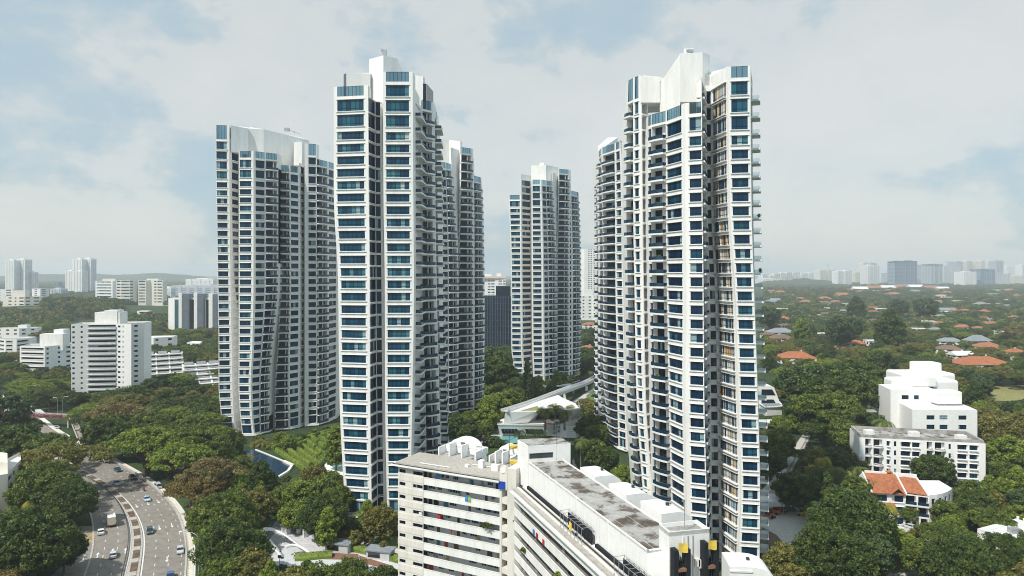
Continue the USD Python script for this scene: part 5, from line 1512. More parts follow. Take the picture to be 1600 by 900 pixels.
# stepped terrace flats with sloping fronts
def terraces(label, pxa, pxb, d, ztop, n, run):
    path = thing('terrace_flats', label, 'apartment block', 'stepped terrace flats')
    a, b = P2(pxa, d), P2(pxb, d + 14)
    t = (b - a) / np.linalg.norm(b - a); nn = np.array([t[1], -t[0]])
    col = Collector(path, 60)
    h = ztop / n
    for k in range(n):
        o = -k * run
        A_, B_ = a + nn * o, b + nn * o
        f = Face(lambda z, A_=A_: A_, lambda z, B_=B_: B_)
        w = MB(); z0 = k * h
        facade(w, col, f, [(z0 + 1.2, z0 + h - .9)], z0, z0 + h - .3, 'win', (.03, .97), base=.2, panes=9, depth=.8, led=0, dist=d)
        w.prism([A_ + nn * 1.2, B_ + nn * 1.2, B_ - nn * (run + 2), A_ - nn * (run + 2)], z0 + h - .35, z0 + h, bottom=True)
        w.build('terrace', 'white_wall', path)
    for u in (0, .33, .66, 1.0):
        m = MB(); c = lerp(a, b, u); w_ = t * .5
        p0, p1 = c + nn * 1.5, c - nn * (n * run)
        m.prism([p0 - w_, p0 + w_, p1 + w_, p1 - w_], -1, [1.5, 1.5, ztop + 1, ztop + 1]); m.build('fin_wall', 'grey_wall' if u == 1 else 'white_wall', path)
        if u < 1:
            m = MB(); c = lerp(a, b, u + .17) - nn * (n * run - 1)
            m.prism([c - t * 3, c + t * 3, c + t * 3 - nn * 3, c - t * 3 - nn * 3], ztop, [ztop + .4, ztop + .4, ztop + 2, ztop + 2]); m.build('skylight', 'roof_slate', path)
    col.flush()
terraces('stepped white terrace flats with slanting fin walls in front of the striped block', 224, 287, 512, 17, 5, 2.6)
terraces('stepped white terrace flats with green awnings right against the maze tower', 292, 352, 470, 14, 5, 3.6)
# house at the edge of the picture by the palms
def edge_house(path, col):
    m = MB(); a, b = P2(-14, 222), P2(12, 219)
    m.prism([a, b, b + (-9, 12), a + (-9, 12)], Z(722, 220) - 4, Z(722, 220)); m.build('upper_wall', 'cream_wall', path)
    for px, d, z in ((1, 217.5, 13.5), (20, 224, 6.2), (20, 224, 2.6)):
        m = MB(); a = P2(px, d); w = 1.8
        m.prism([a + (-w, -.9), a + (w, -.9), a + (w, .6), a + (-w, .6)], z - .3, [z - .2, z - .2, z + .8, z + .8], bottom=True); m.build('awning', 'roof_orange', path)
block('cream three storey house with orange awnings and a flat white roof beside the palms', [P2(-16, 214), P2(12, 217), P2(33, 234)], 0, Z(733, 222), 3.9, 1.7, [[(.5, 'w', (.3, .7)), (1, '-', 0)], [(.6, 'w', (.1, .9), dict(panes=4)), (.5, 'w', (.2, .8)), (.8, '-', 0)]], name='house', cat='house', wall_mat='cream_wall', roof='roof_white', single=20, extra=edge_house, depth=14, bd=(-7, 9))
m = MB()
c = dense([(38, 752), (52, 762), (72, 776), (86, 790), (93, 806)], 24)
for i in range(len(c) - 1):
    m.prism([c[i], c[i + 1], c[i + 1] + (.3, .3), c[i] + (.3, .3)], -.3, 1.3)
m.build('garden_wall', 'slab_white', '/World', 'low white garden wall curving past the palms to the road', 'wall')

# behind and between the towers
def dark_extra(p, c):
    boxpart(p, 'upper_storey', 'navy_glass', (775, 797), 716, Z(447, 716), 55, 16)
    boxpart(p, 'plant_room', 'white_wall', (757, 766), 714, Z(476, 714), Z(480, 714), 6)
    m = MB()
    for k in range(9):
        z = 6 + k * 6.0
        m.prism([P2(757.2, 708.6), P2(798, 700.6), P2(798, 701.2), P2(757.2, 709.2)], z, z + .5, bottom=True)
    m.build('floor_edge', 'dark_metal', p)
    for k in range(11):
        m = MB(); q = lerp(P2(757.5, 709), P2(798, 701), k / 10); m.prism([q, q + (.4, -.1), q + (.4, -.5), q + (0, -.4)], 0, Z(462, 708)); m.build('mullion', 'far_blue', p)
path = thing('office_block', 'dark navy glass office block between the half hidden tower and the slender far tower', 'office block')
m = MB(); m.prism([P2(756, 710), P2(799, 702), P2(799, 724), P2(756, 732)], 0, Z(462, 708)); m.build('glazed_wall', 'navy_glass', path)
dark_extra(path, None)
block('long pale block with a pink roof line beyond the dark office block', [P2(752, 1500), P2(790, 1496)], 0, Z(433, 1500), 6.2, 2.6, [[(.6, '-', 0), (.3, 'w', (.1, .9)), (.4, 'w', (.1, .9)), (.3, '-', 0), (.4, 'w', (.1, .9)), (.3, 'w', (.2, .9))]], wall_mat='far_white', single=30, extra=lambda p, c: (boxpart(p, 'roof_band', 'pink_wall', (751.5, 790.4), 1495, Z(431.5, 1495), Z(435, 1495), 30), boxpart(p, 'tank_room', 'far_white', (757, 768), 1502, Z(428, 1502), 60, 12), boxpart(p, 'tank_room', 'far_white', (776, 783), 1502, Z(426.5, 1502), 60, 12)))
block('slim white tower block seen through the gap beside the slender far tower', [P2(908, 1500), P2(913, 1496), P2(936, 1496)], 0, Z(389, 1500), 4.2, 1.6, [[(1, '-', 0)], [(.5, '-', 0), (.3, 'w', (.1, .9)), (.5, 'w', (.2, .6)), (.3, 'w', (.1, .9)), (.5, '-', 0)]], wall_mat='far_white', single=30)
block('white lower block with small dark windows at the foot of the slim tower block', [P2(908, 1150), P2(925, 1150), P2(938, 1146)], 0, Z(462, 1150), 5.6, 2.0, [[(1, 'w', (.3, .6)), (1, 'w', (.4, .8))], [(1, 'w', (.2, .8))]], wall_mat='far_white', single=12, extra=lambda p, c: boxpart(p, 'tank_room', 'far_white', (914, 926), 1155, Z(452, 1155), 35, 10))

# ------------------------------------------------------------------ houses under the trees
def roof_mesh(c, L, Wd, z, h, yaw, kind, over=.7):
    ca, sa_ = math.cos(yaw), math.sin(yaw)
    q = lambda a, b, zz: (c[0] + ca * a - sa_ * b, c[1] + sa_ * a + ca * b, zz)
    l, w = L / 2 + over, Wd / 2 + over
    m = MB()
    r = max(l - w, .2) if kind == 'hip' else l
    A, B_, C, D = q(-l, -w, z), q(l, -w, z), q(l, w, z), q(-l, w, z)
    R0, R1 = q(-r, 0, z + h), q(r, 0, z + h)
    m.quad(A, B_, R1, R0); m.quad(C, D, R0, R1)
    m.quad(D, A, R0, R0); m.quad(B_, C, R1, R1)
    m.quad(A, B_, C, D)
    return m
ng = np.random.default_rng(21)
def house(px, py, wpx, roof, label, kind='hip', wall='white_wall', yaw=None, hz=6.0, rh=None, group=None, wing=False):
    d = 300.
    for _ in range(30):
        d = .5 * d + .5 * (CAM_H - float(ground(X(px, d), d)) - hz - 1.0) * FPX / (py - HORIZON)
    g = float(ground(X(px, d), d))
    L = wpx / FPX * d
    Wd = L * .6
    yaw = ng.uniform(-.5, .5) if yaw is None else yaw
    c = (X(px, d), d + Wd * .3)
    path = thing('house', label, 'house', group)
    col = Collector(path, 14)
    ca, sa_ = math.cos(yaw), math.sin(yaw)
    q = lambda a, b: np.array([c[0] + ca * a - sa_ * b, c[1] + sa_ * a + ca * b])
    w = MB()
    cs = [q(-L / 2, -Wd / 2), q(L / 2, -Wd / 2), q(L / 2, Wd / 2), q(-L / 2, Wd / 2)]
    n = 2
    rows = [(g + hz * .12, g + hz * .4), (g + hz * .6, g + hz * .87)]
    for i in range(4):
        a, b = cs[i], cs[(i + 1) % 4]
        if i == 2:
            w.quad((*a, g - 1), (*b, g - 1), (*b, g + hz), (*a, g + hz)); continue
        k = 3 if i == 0 else 2
        for s in range(k):
            facade(w, col, sub_face(a, b, s / k, (s + 1) / k), rows, g - 1, g + hz, 'win', (.22, .8), base=.2, panes=2, depth=.2, led=.15 if d < 500 else 0, dist=d)
    w.build('wall', wall, path)
    rh = rh if rh is not None else Wd * .27
    if kind == 'flat':
        m = MB(); m.prism([q(-L / 2 - .4, -Wd / 2 - .4), q(L / 2 + .4, -Wd / 2 - .4), q(L / 2 + .4, Wd / 2 + .4), q(-L / 2 - .4, Wd / 2 + .4)], g + hz, g + hz + .5); m.build('roof', roof, path)
    else:
        roof_mesh(c, L, Wd, g + hz, rh, yaw, kind).build('roof', roof, path)
        if wing:
            roof_mesh(q(L * .28, -Wd * .3), Wd * .8, L * .36, g + hz * .85, rh * .75, yaw + math.pi / 2, kind).build('roof', roof, path)
            m = MB(); e = q(L * .28, -Wd * .45); m.box((*e, g - 1), (L * .34, Wd * .6, hz * .85 + 1), yaw); m.build('wing', wall, path)
        if d < 700:
            m = MB(); e0, e1 = q(-(L / 2 - Wd / 2), 0), q(L / 2 - Wd / 2, 0); m.tube([(*e0, g + hz + rh + .05), (*e1, g + hz + rh + .05)], .16, 5); m.build('ridge', roof, path)
            m = MB(); e = q(L * .2, Wd * .2); m.box((*e, g + hz), (.8, .8, rh + .8), yaw); m.build('chimney_vent', wall, path)
    col.flush()
    return path
H = house
H(1222, 497, 27, 'roof_orange', 'house with a bright orange hipped roof nearest the smoke coloured trees by the tall tower', wing=True, yaw=.3)
H(1222, 518, 40, 'roof_slate', 'long slate grey roof behind the brown roofed house', yaw=.05, hz=5)
H(1222, 527, 34, 'roof_brown', 'brown roofed pavilion house in front of the slate grey roof', wing=True, yaw=.1, hz=5)
H(1201, 521, 20, 'roof_brown', 'brown roof cut off by the balconies of the nearest tower', hz=5)
H(1247, 557, 54, 'roof_orange', 'broad orange roof poking out of the trees below the brown roofed pavilion', wing=True, yaw=-.1, hz=5)
H(1288, 520, 24, 'roof_white', 'low white flat roof alone in the dark trees', 'flat', hz=4)
H(1287, 491, 16, 'roof_white', 'small white flat roof high up among the far trees', 'flat', hz=4)
H(1309, 505, 15, 'roof_orange', 'small orange roof behind the dark spreading trees', yaw=.6)
H(1314, 541, 19, 'roof_terracotta', 'small terracotta roof next to the bright white cube house', yaw=-.5, hz=4.5)
H(1338, 535, 30, 'roof_orange', 'orange roof touching the bright white cube house', wing=True, yaw=-.5, hz=6)
H(1366, 531, 23, 'roof_white', 'bright white cube house with a flat roof', 'flat', 'white_paint', yaw=.1, hz=9)
H(1365, 480, 12, 'roof_terracotta', 'little white house with a red roof high in the far trees', 'gable', yaw=0)
H(1319, 485, 14, 'roof_slate', 'white house with a small grey roof beside the dark evergreens', yaw=0)
H(1411, 490, 15, 'roof_orange', 'small orange hipped roof above the great dark tree', yaw=.2)
H(1449, 493, 23, 'roof_orange', 'white house with an orange gable and a long white wing', 'gable', yaw=1.2, wing=True)
H(1482, 484, 24, 'roof_slate', 'white house with a wide slate roof behind the orange gable', 'gable', yaw=-.1)
H(1509, 484, 14, 'roof_terracotta', 'small red roof beside the slate roofed white house', yaw=.2)
H(1526, 486, 9, 'roof_orange', 'tiny orange pavilion roof, nearer the slate roofed house of two', yaw=0)
H(1545, 487, 9, 'roof_orange', 'tiny orange pavilion roof with pale walls, nearer the picture edge of two', yaw=0, hz=8)
H(1538, 496, 13, 'roof_orange', 'orange roof beside the small white gable', 'gable', yaw=.1)
H(1549, 498, 11, 'roof_slate', 'small white gable end facing the camera', 'gable', 'white_paint', yaw=1.4)
H(1506, 510, 25, 'roof_terracotta', 'long dull terracotta roof half covered by trees', yaw=.05, hz=5)
H(1530, 511, 15, 'roof_terracotta', 'terracotta roof with a white chimney next to the long dull one', yaw=-.1, hz=6)
H(1487, 532, 34, 'roof_slate', 'long low pale grey roof leading to the big hipped grey roof', yaw=-.25, hz=5)
H(1531, 531, 34, 'roof_slate', 'big hipped grey roof with a raised ridge', yaw=.1, hz=5.5, rh=6)
H(1486, 544, 36, 'roof_brown', 'weathered brown roof below the long pale grey roof', yaw=-.4, hz=5, wing=True)
H(1546, 540, 38, 'roof_terracotta', 'house with a tan tiled roof and a dark square window', yaw=.1, hz=6.5, wing=True, wall='cream_wall')
H(1505, 553, 34, 'roof_white', 'white house with a sweeping pale roof above the long orange roof', 'gable', 'white_paint', yaw=.2, hz=5)
H(1540, 567, 80, 'roof_orange', 'very long orange roof stretching behind the stepped white flats', 'hip', yaw=-.05, hz=5, rh=5.5)
H(1588, 548, 28, 'roof_orange', 'white villa with stacked orange roofs at the picture edge', wing=True, yaw=.2, hz=8)
H(1252, 466, 14, 'roof_terracotta', 'faint red roof high above the orange hipped house', yaw=.1)
H(1206, 471, 20, 'roof_slate', 'pale gabled roofs right behind the tower balconies', 'gable', yaw=.5)
H(1260, 471, 18, 'roof_terracotta', 'faint terracotta roof beside the red one in the far trees', yaw=-.2)
H(1290, 466, 20, 'roof_orange', 'faint orange roof in the far belt of trees', yaw=.1)
H(1316, 460, 20, 'roof_terracotta', 'white villa with red roofs on the far tree line', 'gable', yaw=.2, wing=True)
H(1307, 471, 16, 'roof_terracotta', 'red roof just below the far white villa', yaw=0)
H(1398, 459, 20, 'roof_terracotta', 'flat red roof under the white terrace row', yaw=0)
H(1480, 464, 26, 'roof_white', 'long thin pale roof in the far trees', 'flat', yaw=0, hz=4)
H(1472, 461, 14, 'roof_terracotta', 'small red roof behind the long thin pale roof', yaw=0)
H(1556, 459, 22, 'roof_white', 'broad white roof in the far trees near the skyline', 'flat', yaw=0, hz=5)
H(1533, 475, 20, 'roof_slate', 'white house with a grey roof among scattered far trees', yaw=.1)
H(1574, 476, 9, 'roof_white', 'small white house near the picture edge in the far trees', 'flat', yaw=.3, hz=8)
H(1542, 468, 10, 'roof_white', 'small white house above the grey roofed far house', 'flat', yaw=.1, hz=7)
H(1573, 517, 34, 'roof_white', 'pale wall and roof under the bare brown tree at the edge', 'flat', yaw=.1, hz=5)
H(922, 506, 22, 'roof_orange', 'orange roofed house in the gap beside the slender far tower', yaw=.1)
H(919, 541, 18, 'roof_terracotta', 'low orange roof below the orange roofed house in the gap', yaw=.1, hz=4)
H(1236, 460, 10, 'roof_white', 'faint white house in the far trees next to the tower', 'flat', yaw=0)
H(1345, 455, 12, 'roof_terracotta', 'faint red roof beside the white terrace row', yaw=0)
for k, (px, py, w, mt) in enumerate(((1345, 451, 22, 'roof_white'), (1366, 449.5, 22, 'roof_terracotta'), (1388, 449, 22, 'roof_white'), (1410, 447.5, 22, 'roof_terracotta'), (1432, 448, 22, 'roof_white'), (1454, 449, 20, 'roof_terracotta'), (1474, 450.5, 18, 'roof_white'))):
    H(px, py, w, mt, 'one of the pale terrace houses in a long row under the skyline', 'gable', 'far_white', yaw=0, hz=11, group='pale terrace row under the skyline')

hg = np.random.default_rng(31)
SPOTS = []
while len(SPOTS) < 44:
    px, py = hg.uniform(1200, 1598), 452 + 62 * hg.random() ** 1.6
    if all(abs(px - q[0]) > 11 or abs(py - q[1]) > 4 for q in SPOTS):
        SPOTS.append((px, py))
for px, py in SPOTS:
    k = int(hg.integers(0, 7))
    mt = ('roof_orange', 'roof_terracotta', 'roof_white', 'roof_slate', 'roof_terracotta', 'roof_white', 'roof_brown')[k]
    near_ = min(((math.hypot(px - q[0], 3 * (py - q[1])), q[2]) for q in ((1222, 497, 'orange hipped roof'), (1222, 518, 'slate grey roof'), (1288, 520, 'lone white flat roof'), (1340, 533, 'white cube house'), (1365, 480, 'little red roofed house'), (1411, 490, 'small orange hipped roof'), (1449, 493, 'orange gable'), (1482, 484, 'slate roofed white house'), (1526, 486, 'orange pavilion roofs'), (1506, 510, 'long dull terracotta roof'), (1290, 466, 'faint orange roof'), (1316, 460, 'far white villa'), (1398, 459, 'white terrace row'), (1480, 464, 'long thin pale roof'), (1556, 459, 'broad far white roof'), (1252, 466, 'faint red roof'))))
    H(px, py, hg.uniform(9, 17) * (1 + (py - 452) / 110), mt, 'small house with a ' + ('bright orange', 'red tiled', 'flat white', 'grey', 'dull red', 'pale', 'brown')[k] + ' roof in the trees near the ' + near_[1], 'flat' if mt == 'roof_white' else ('hip', 'gable')[int(hg.integers(0, 2))], ('white_wall', 'cream_wall')[int(hg.integers(0, 2))], yaw=hg.uniform(-.6, .6), hz=hg.uniform(5.5, 8.5), group='small houses scattered in the far trees')
# the stepped white flats with round-cornered tanks
def rbox(m, a, b, depth, z0, z1, r=.8):
    """a box whose top edges along the front and sides are rounded"""
    t = (b - a) / np.linalg.norm(b - a); n = np.array([-t[1], t[0]])
    prev = None
    for k in range(5):
        ang = math.pi / 2 * k / 4
        ins, z = r * (1 - math.cos(ang)), z1 - r + r * math.sin(ang)
        ring = [a + t * ins + n * ins, b - t * ins + n * ins, b - t * ins + n * (depth - ins), a + t * ins + n * (depth - ins)]
        if prev is None:
            prev = (ring, z0)
        rg_, zp = prev
        for i in range(4):
            j = (i + 1) % 4
            m.quad((*rg_[i], zp), (*rg_[j], zp), (*ring[j], z), (*ring[i], z))
        prev = (ring, z)
    m.poly([(*p, z1) for p in prev[0]])
def stepped(path, col):
    for pa, pb, d, yt, zb, dep in ((1403, 1497, 322, 594, 8, 12), (1409, 1492, 334, 583, 8, 14)):
        m = MB(); rbox(m, P2(pa, d), P2(pb, d), dep, zb, Z(yt, d), 1.2); m.build('upper_block', 'white_paint', path)
    for pa, pb, d, y0, y1 in ((1436, 1471, 338, 567, 584), (1427, 1463.5, 321, 588, 604), (1464.5, 1503, 306, 612, 631)):
        m = MB(); a, b = P2(pa, d), P2(pb, d)
        rbox(m, a, b, 8, Z(y1, d), Z(y0, d), .7); m.poly([(*a, Z(y1, d)), (*b, Z(y1, d)), (*(b + (0, 8)), Z(y1, d)), (*(a + (0, 8)), Z(y1, d))])
        c = MB(); c.box((*((a + b) / 2 + (0, 4)), Z(y1, d) - 3), (abs(b[0] - a[0]) * .82, 6, 3)); c.build('tank_base', 'grey_wall', path)
        m.build('water_tank', 'white_paint', path)
for lab, pa, pb, d, yt, bays, ex in (('tall stepped white flats crowned by three round cornered water tanks', 1391.5, 1463, 312, 609, [[(1.0, '-', 0), (.8, 'w', (.1, .95), dict(base=.05)), (.4, '-', 0), (.6, 'w', (.1, .9), dict(base=.3, panes=1)), (1.6, '-', 0)]], stepped),
                                     ('plain white front block of the stepped flats with slatted windows', 1425.5, 1527, 296, 640, [[(1.25, '-', 0), (.75, 'w', (.02, .98), dict(panes=5)), (.4, '-', 0), (.75, 'w', (.02, .98), dict(panes=1, base=.6)), (.9, '-', 0), (.8, 'w', (.05, .95), dict(panes=5)), (.9, '-', 0)]], None)):
    block(lab, [P2(pa, d), P2(pb, d - 1)], -5, Z(yt, d), 4.1, 1.9, bays, wall_mat='white_paint', single=40, extra=ex, depth=16, first=2.4, parapet=.3, roof='roof_white', group='stepped white flats')
# the four storey flats in front
fa_, fb_ = P2(1343, 272), P2(1540, 262)
path = thing('apartment_block', 'four storey white flats with rounded balconies, dark openings and a tall conical tree in front', 'apartment block')
wall, col = MB(), Collector(path, 120)
zt4 = Z(687, 268)
rows4 = [(zt4 - .9 - 3.6 * k - 2.0, zt4 - .9 - 3.6 * k) for k in range(4, -1, -1)]
ws = [(.05, '-'), (.055, 'b'), (.02, '-'), (.085, 'B'), (.035, '-'), (.03, 'w'), (.035, '-'), (.025, 's'), (.035, '-'), (.09, 'W'), (.012, '-'), (.07, 'W'), (.06, '-'), (.05, 'b'), (.02, '-'), (.09, 'B'), (.03, '-'), (.025, 's'), (.05, '-'), (.085, 'W'), (.02, '-'), (.075, 'G'), (.065, '-')]
tot = sum(w for w, _ in ws); s = 0
for w, k in ws:
    f = sub_face(fa_, fb_, s / tot, (s + w) / tot); s += w
    if k == '-':
        facade(wall, col, f, [], -7, zt4, 'blank')
    elif k in 'bB':
        facade(wall, col, f, rows4, -7, zt4, 'bal', (.03, .97), base=.2, p=.5, bow=.9 if k == 'B' else .3, door=.8, dist=268, railh=.3)
    elif k == 's':
        facade(wall, col, f, rows4, -7, zt4, 'win', (.1, .9), base=.1, panes=1, depth=.3, led=0, dist=268)
    else:
        facade(wall, col, f, rows4, -7, zt4, 'win', (.03, .97), base=.5 if k == 'G' else .25, panes=5, depth=.5, led=.7, dist=268)
dv4 = np.array([4., 16.])
q = [fa_, fb_, fb_ + dv4, fa_ + dv4]
for i, j in ((1, 2), (2, 3), (3, 0)):
    wall.quad((*q[i], -7), (*q[j], -7), (*q[j], zt4), (*q[i], zt4))
wall.build('wall', 'white_paint', path)
m = MB(); m.poly([(*p, zt4 - .5) for p in q]); m.build('roof', 'roof_old', path)
for i in range(4):
    a, b = q[i], q[(i + 1) % 4]; c = sum(q) / 4
    m = MB(); m.prism([lerp(a, c, .02), lerp(b, c, .02), lerp(b, c, .06), lerp(a, c, .06)], zt4 - .5, zt4 + 1.1); m.build('parapet', 'roof_grey', path)
for u, v in ((.12, .5), (.5, .55), (.86, .4)):
    m = MB(); c = lerp(lerp(q[0], q[1], u), lerp(q[3], q[2], u), v); m.box((*c, zt4 - .5), (3.4, 2.6, 1.9)); m.build('tank_room', 'slab_white', path)
col.flush()
# orange roofed pair of houses with a curved white end
path = thing('house', 'white house pair with orange roofs, a curved white end and a car in its porch', 'house')
col, wall = Collector(path, 40), MB()
dA = 236.0
zr = Z(778, dA)
a0, a1, a2 = P2(1362, dA), P2(1414, dA - 2), P2(1452, dA - 5)
curve_pts = [a2] + [np.array([X(1452 + 36 * math.sin(t), dA - 5 + 9 * (1 - math.cos(t))), dA - 5 + 9 * (1 - math.cos(t))]) for t in np.linspace(.35, math.pi / 2, 5)]
g = -6.8
rowsH = [(g + .4, g + 2.8), (g + 4.3, g + 6.4), (g + 8.0, g + 10.2)]
rowsH = [r for r in rowsH if r[1] < zr + 3]
zw = g + 11.0
for a, b, kk, uu in ((a0, lerp(a0, a1, .55), 'w', (.2, .85)), (lerp(a0, a1, .55), a1, 'w', (.3, .9)), (a1, lerp(a1, a2, .5), 'b', (.08, .9)), (lerp(a1, a2, .5), a2, 'b', (.1, .9))):
    facade(wall, col, Face(lambda z, a=a: a, lambda z, b=b: b), rowsH, g - 1, zw, 'win' if kk == 'w' else 'bal', uu, base=.35, p=.6, bow=0, door=.9, dist=235)
for a, b in zip(curve_pts[:-1], curve_pts[1:]):
    facade(wall, col, Face(lambda z, a=a: a, lambda z, b=b: b), rowsH[1:], g - 1, zw + .6, 'win', (.3, .75), base=.5, panes=1, dist=235, led=0)
e = curve_pts[-1]
bk = [e, e + (1, 9), a0 + (3, 14), a0]
for p, r in zip(bk[:-1], bk[1:]):
    wall.quad((*p, g - 1), (*r, g - 1), (*r, zw), (*p, zw))
wall.poly([(*p, zw - .4) for p in [a0, a1, a2] + curve_pts[1:] + bk[1:3]])
wall.build('wall', 'white_paint', path)
for i, (pa, pb, mt) in enumerate(((a0, a1, 'roof_orange'), (a1, a2, 'roof_orange'))):
    m = MB()
    p0, p1 = pa + (-.6 if i == 0 else .5, -.9 + 2.2 * i), pb + (-.2, -.9 + 1.6 * i)
    r0_, r1_ = p0 + (1.2, 8.5), p1 + (1.0, 8.5)
    zb_ = zw + (.1 if i == 0 else .3); zt_ = zb_ + (4.4 if i == 0 else 3.2)
    m.quad((*p0, zb_), (*p1, zb_), (*r1_, zt_), (*r0_, zt_)); m.quad((*r0_, zt_), (*r1_, zt_), (*(r1_ + (0, 5)), zb_), (*(r0_ + (0, 5)), zb_))
    m.quad((*p0, zb_ - .25), (*p1, zb_ - .25), (*p1, zb_), (*p0, zb_))
    m.build('roof', mt, path)
    m = MB()
    for s in (p0, p1):
        q_ = s + (1.1, 8.5)
        m.prism([s, s + (.45, 0), q_ + (.45, 0), q_], zb_ - .3, [zb_ + .35, zb_ + .35, zt_ + .35, zt_ + .35])
        m.quad((*q_, zb_), (*(q_ + (0, 5)), zb_), (*q_, zt_), (*q_, zt_))
    m.build('party_wall', 'white_paint', path)
m = MB(); p0 = lerp(a0, a1, .72) + (0, -1.4); m.quad((*(p0 + (-2.4, 0)), zw), (*(p0 + (0, -.3)), zw + 2), (*(p0 + (1.6, 6)), zw + 3.4), (*(p0 + (-1.2, 6)), zw + 3.2)); m.quad((*(p0 + (2.4, 0)), zw), (*(p0 + (0, -.3)), zw + 2), (*(p0 + (1.6, 6)), zw + 3.4), (*(p0 + (3.4, 6)), zw + 3.2)); m.build('dormer_roof', 'roof_orange', path)
m = MB(); p0 = lerp(a0, a1, .35) + (0, -1.2); m.prism([p0 + (-3.4, -1), p0 + (3.4, -1), p0 + (3.4, .9), p0 + (-3.4, .9)], g + 6.6, [g + 6.8, g + 6.8, g + 7.8, g + 7.8], bottom=True); m.build('awning', 'roof_orange', path)
m = MB(); p0, p1 = a0 + (2.0, 8.2), a2 + (2, 10.5); m.prism([p0, p1, p1 + (0, .6), p0 + (0, .6)], zw, [zw + 5, zw + 4.4, zw + 4.4, zw + 5]); m.build('back_wall', 'white_paint', path)
m = MB(); c = lerp(a0, a1, .8) + (1.5, 9); m.box((*c, zw + 4), (1.4, 1.4, .9)); m.quad((c[0] - 1.1, c[1] - 1.1, zw + 4.9), (c[0] + 1.1, c[1] - 1.1, zw + 4.9), (c[0], c[1], zw + 5.9), (c[0], c[1], zw + 5.9)); m.quad((c[0] + 1.1, c[1] - 1.1, zw + 4.9), (c[0] + 1.1, c[1] + 1.1, zw + 4.9), (c[0], c[1], zw + 5.9), (c[0], c[1], zw + 5.9)); m.build('cupola', 'roof_orange', path)
for u in (.15, .5, .85):
    m = MB(); c = lerp(a1, a2, u) + (0, -1.6); m.box((*c, g - 1), (.4, .4, 5.2)); m.build('porch_column', 'white_paint', path)
col.flush()
m = MB(); p0, p1 = G(1374, 826)[:2], G(1412, 832)[:2]; m.prism([p0, p1, p1 + (.2, .4), p0 + (.2, .4)], g - 1, g + 1.7); p2 = G(1425, 834)[:2]; p3 = G(1470, 836)[:2]; m.build('boundary_wall', 'slab_white', '/World', 'cream boundary wall with a gate in front of the orange roofed house', 'wall')
m = MB()
for k in range(12):
    c = lerp(G(1436, 833)[:2], G(1447, 834)[:2], k / 11); m.box((*c, g), (.08, .08, 1.6))
m.build('gate', 'dark_metal', '/World', 'dark metal gate beside the cream boundary wall', 'gate', kind=None)
# flat roofed white building at the edge
path = thing('low_building', 'low white ribbed roof with small vents, at the edge below the conical trees', 'building')
zf_ = 1.5
cs = [PZ(1527, 826, zf_)[:2], PZ(1600, 846, zf_)[:2], PZ(1640, 828, zf_)[:2], PZ(1588, 810, zf_)[:2]]
m = MB(); m.prism(cs, -8, zf_ - .3, cap=False); m.build('wall', 'slab_white', path)
for k in range(14):
    a, b = lerp(cs[0], cs[1], k / 14), lerp(cs[0], cs[1], (k + .9) / 14)
    c, d = lerp(cs[3], cs[2], k / 14), lerp(cs[3], cs[2], (k + .9) / 14)
    m = MB(); m.prism([a, b, d, c], zf_ - .3, zf_ + .02 * (k % 3)); m.build('roof_sheet', 'roof_white', path)
for u, v in ((.1, .95), (.3, .95), (.55, .97), (.8, .95), (.6, .3)):
    c = lerp(lerp(cs[0], cs[1], u), lerp(cs[3], cs[2], u), v); m = MB(); m.box((*c, zf_), (.5, .5, 1.2) if v > .5 else (3, 2, 1.4)); m.build('roof_vent', 'steel' if v < .5 else 'slab_white', path)
# garden walls, car shelter and pool terrace near the stepped flats
path = thing('car_shelter', 'grey flat car shelter under the spreading trees beside the stepped flats', 'shelter')
for k in range(3):
    a, b = G(1343 + 9 * k, 662 - 9 * k)[:2], G(1362 + 9 * k, 662 - 9 * k)[:2]
    m = MB(); m.prism([a, b, b + (2, 7), a + (2, 7)], 2.6 + .4 * k, 2.9 + .4 * k, bottom=True); m.build('roof_sheet', 'roof_grey', path)
    for c in (a, b, b + (2, 6.5)):
        m = MB(); m.box((*c, -4), (.25, .25, 6.7 + .4 * k)); m.build('post', 'dark_metal', path)
path = thing('garden_wall', 'long white garden wall and flat roof beside the stepped flats', 'wall')
m = MB(); a, b = P2(1528, 306), P2(1604, 296); m.prism([a, b, b + (0, 8), a + (0, 8)], -4, 6); m.build('wall', 'white_paint', path)
m = MB(); m.prism([a + (-1, -1), b + (1, -1), b + (1, 9), a + (-1, 9)], 6, 6.5, bottom=True); m.build('roof', 'roof_white', path)
m = MB(); f = Face(lambda z: a, lambda z: b); m.quad(f.p(2.2, .12, .03), f.p(2.2, .9, .03), f.p(4.4, .9, .03), f.p(4.4, .12, .03)); m.build('opening', 'dark_slot', path)
path = thing('garden_pavilion', 'curved white pavilion roof in the hedges behind the garden wall', 'pavilion')
m = MB(); gable_prism(m, P2(1552, 350), P2(1592, 350), np.array([0, 7.]), -1, [(0, 0), (1, 0)] + [(.5 + .5 * math.cos(t), 4 + 1.6 * math.sin(t)) for t in np.linspace(0, math.pi, 9)]); m.build('shell', 'white_paint', path)
m = MB(); f = Face(lambda z: P2(1556, 349.9), lambda z: P2(1588, 349.9)); m.quad(f.p(.5, .1), f.p(.5, .9), f.p(3, .9), f.p(3, .1)); m.build('opening', 'dark_slot', path)
flat('pool', [G(*p)[:2] for p in ((1556, 690), (1604, 684), (1604, 700), (1566, 704))], .08, 'pool_water')
flat('pavement', [G(*p)[:2] for p in ((1528, 676), (1606, 672), (1606, 706), (1540, 720))], .05, 'pavement')
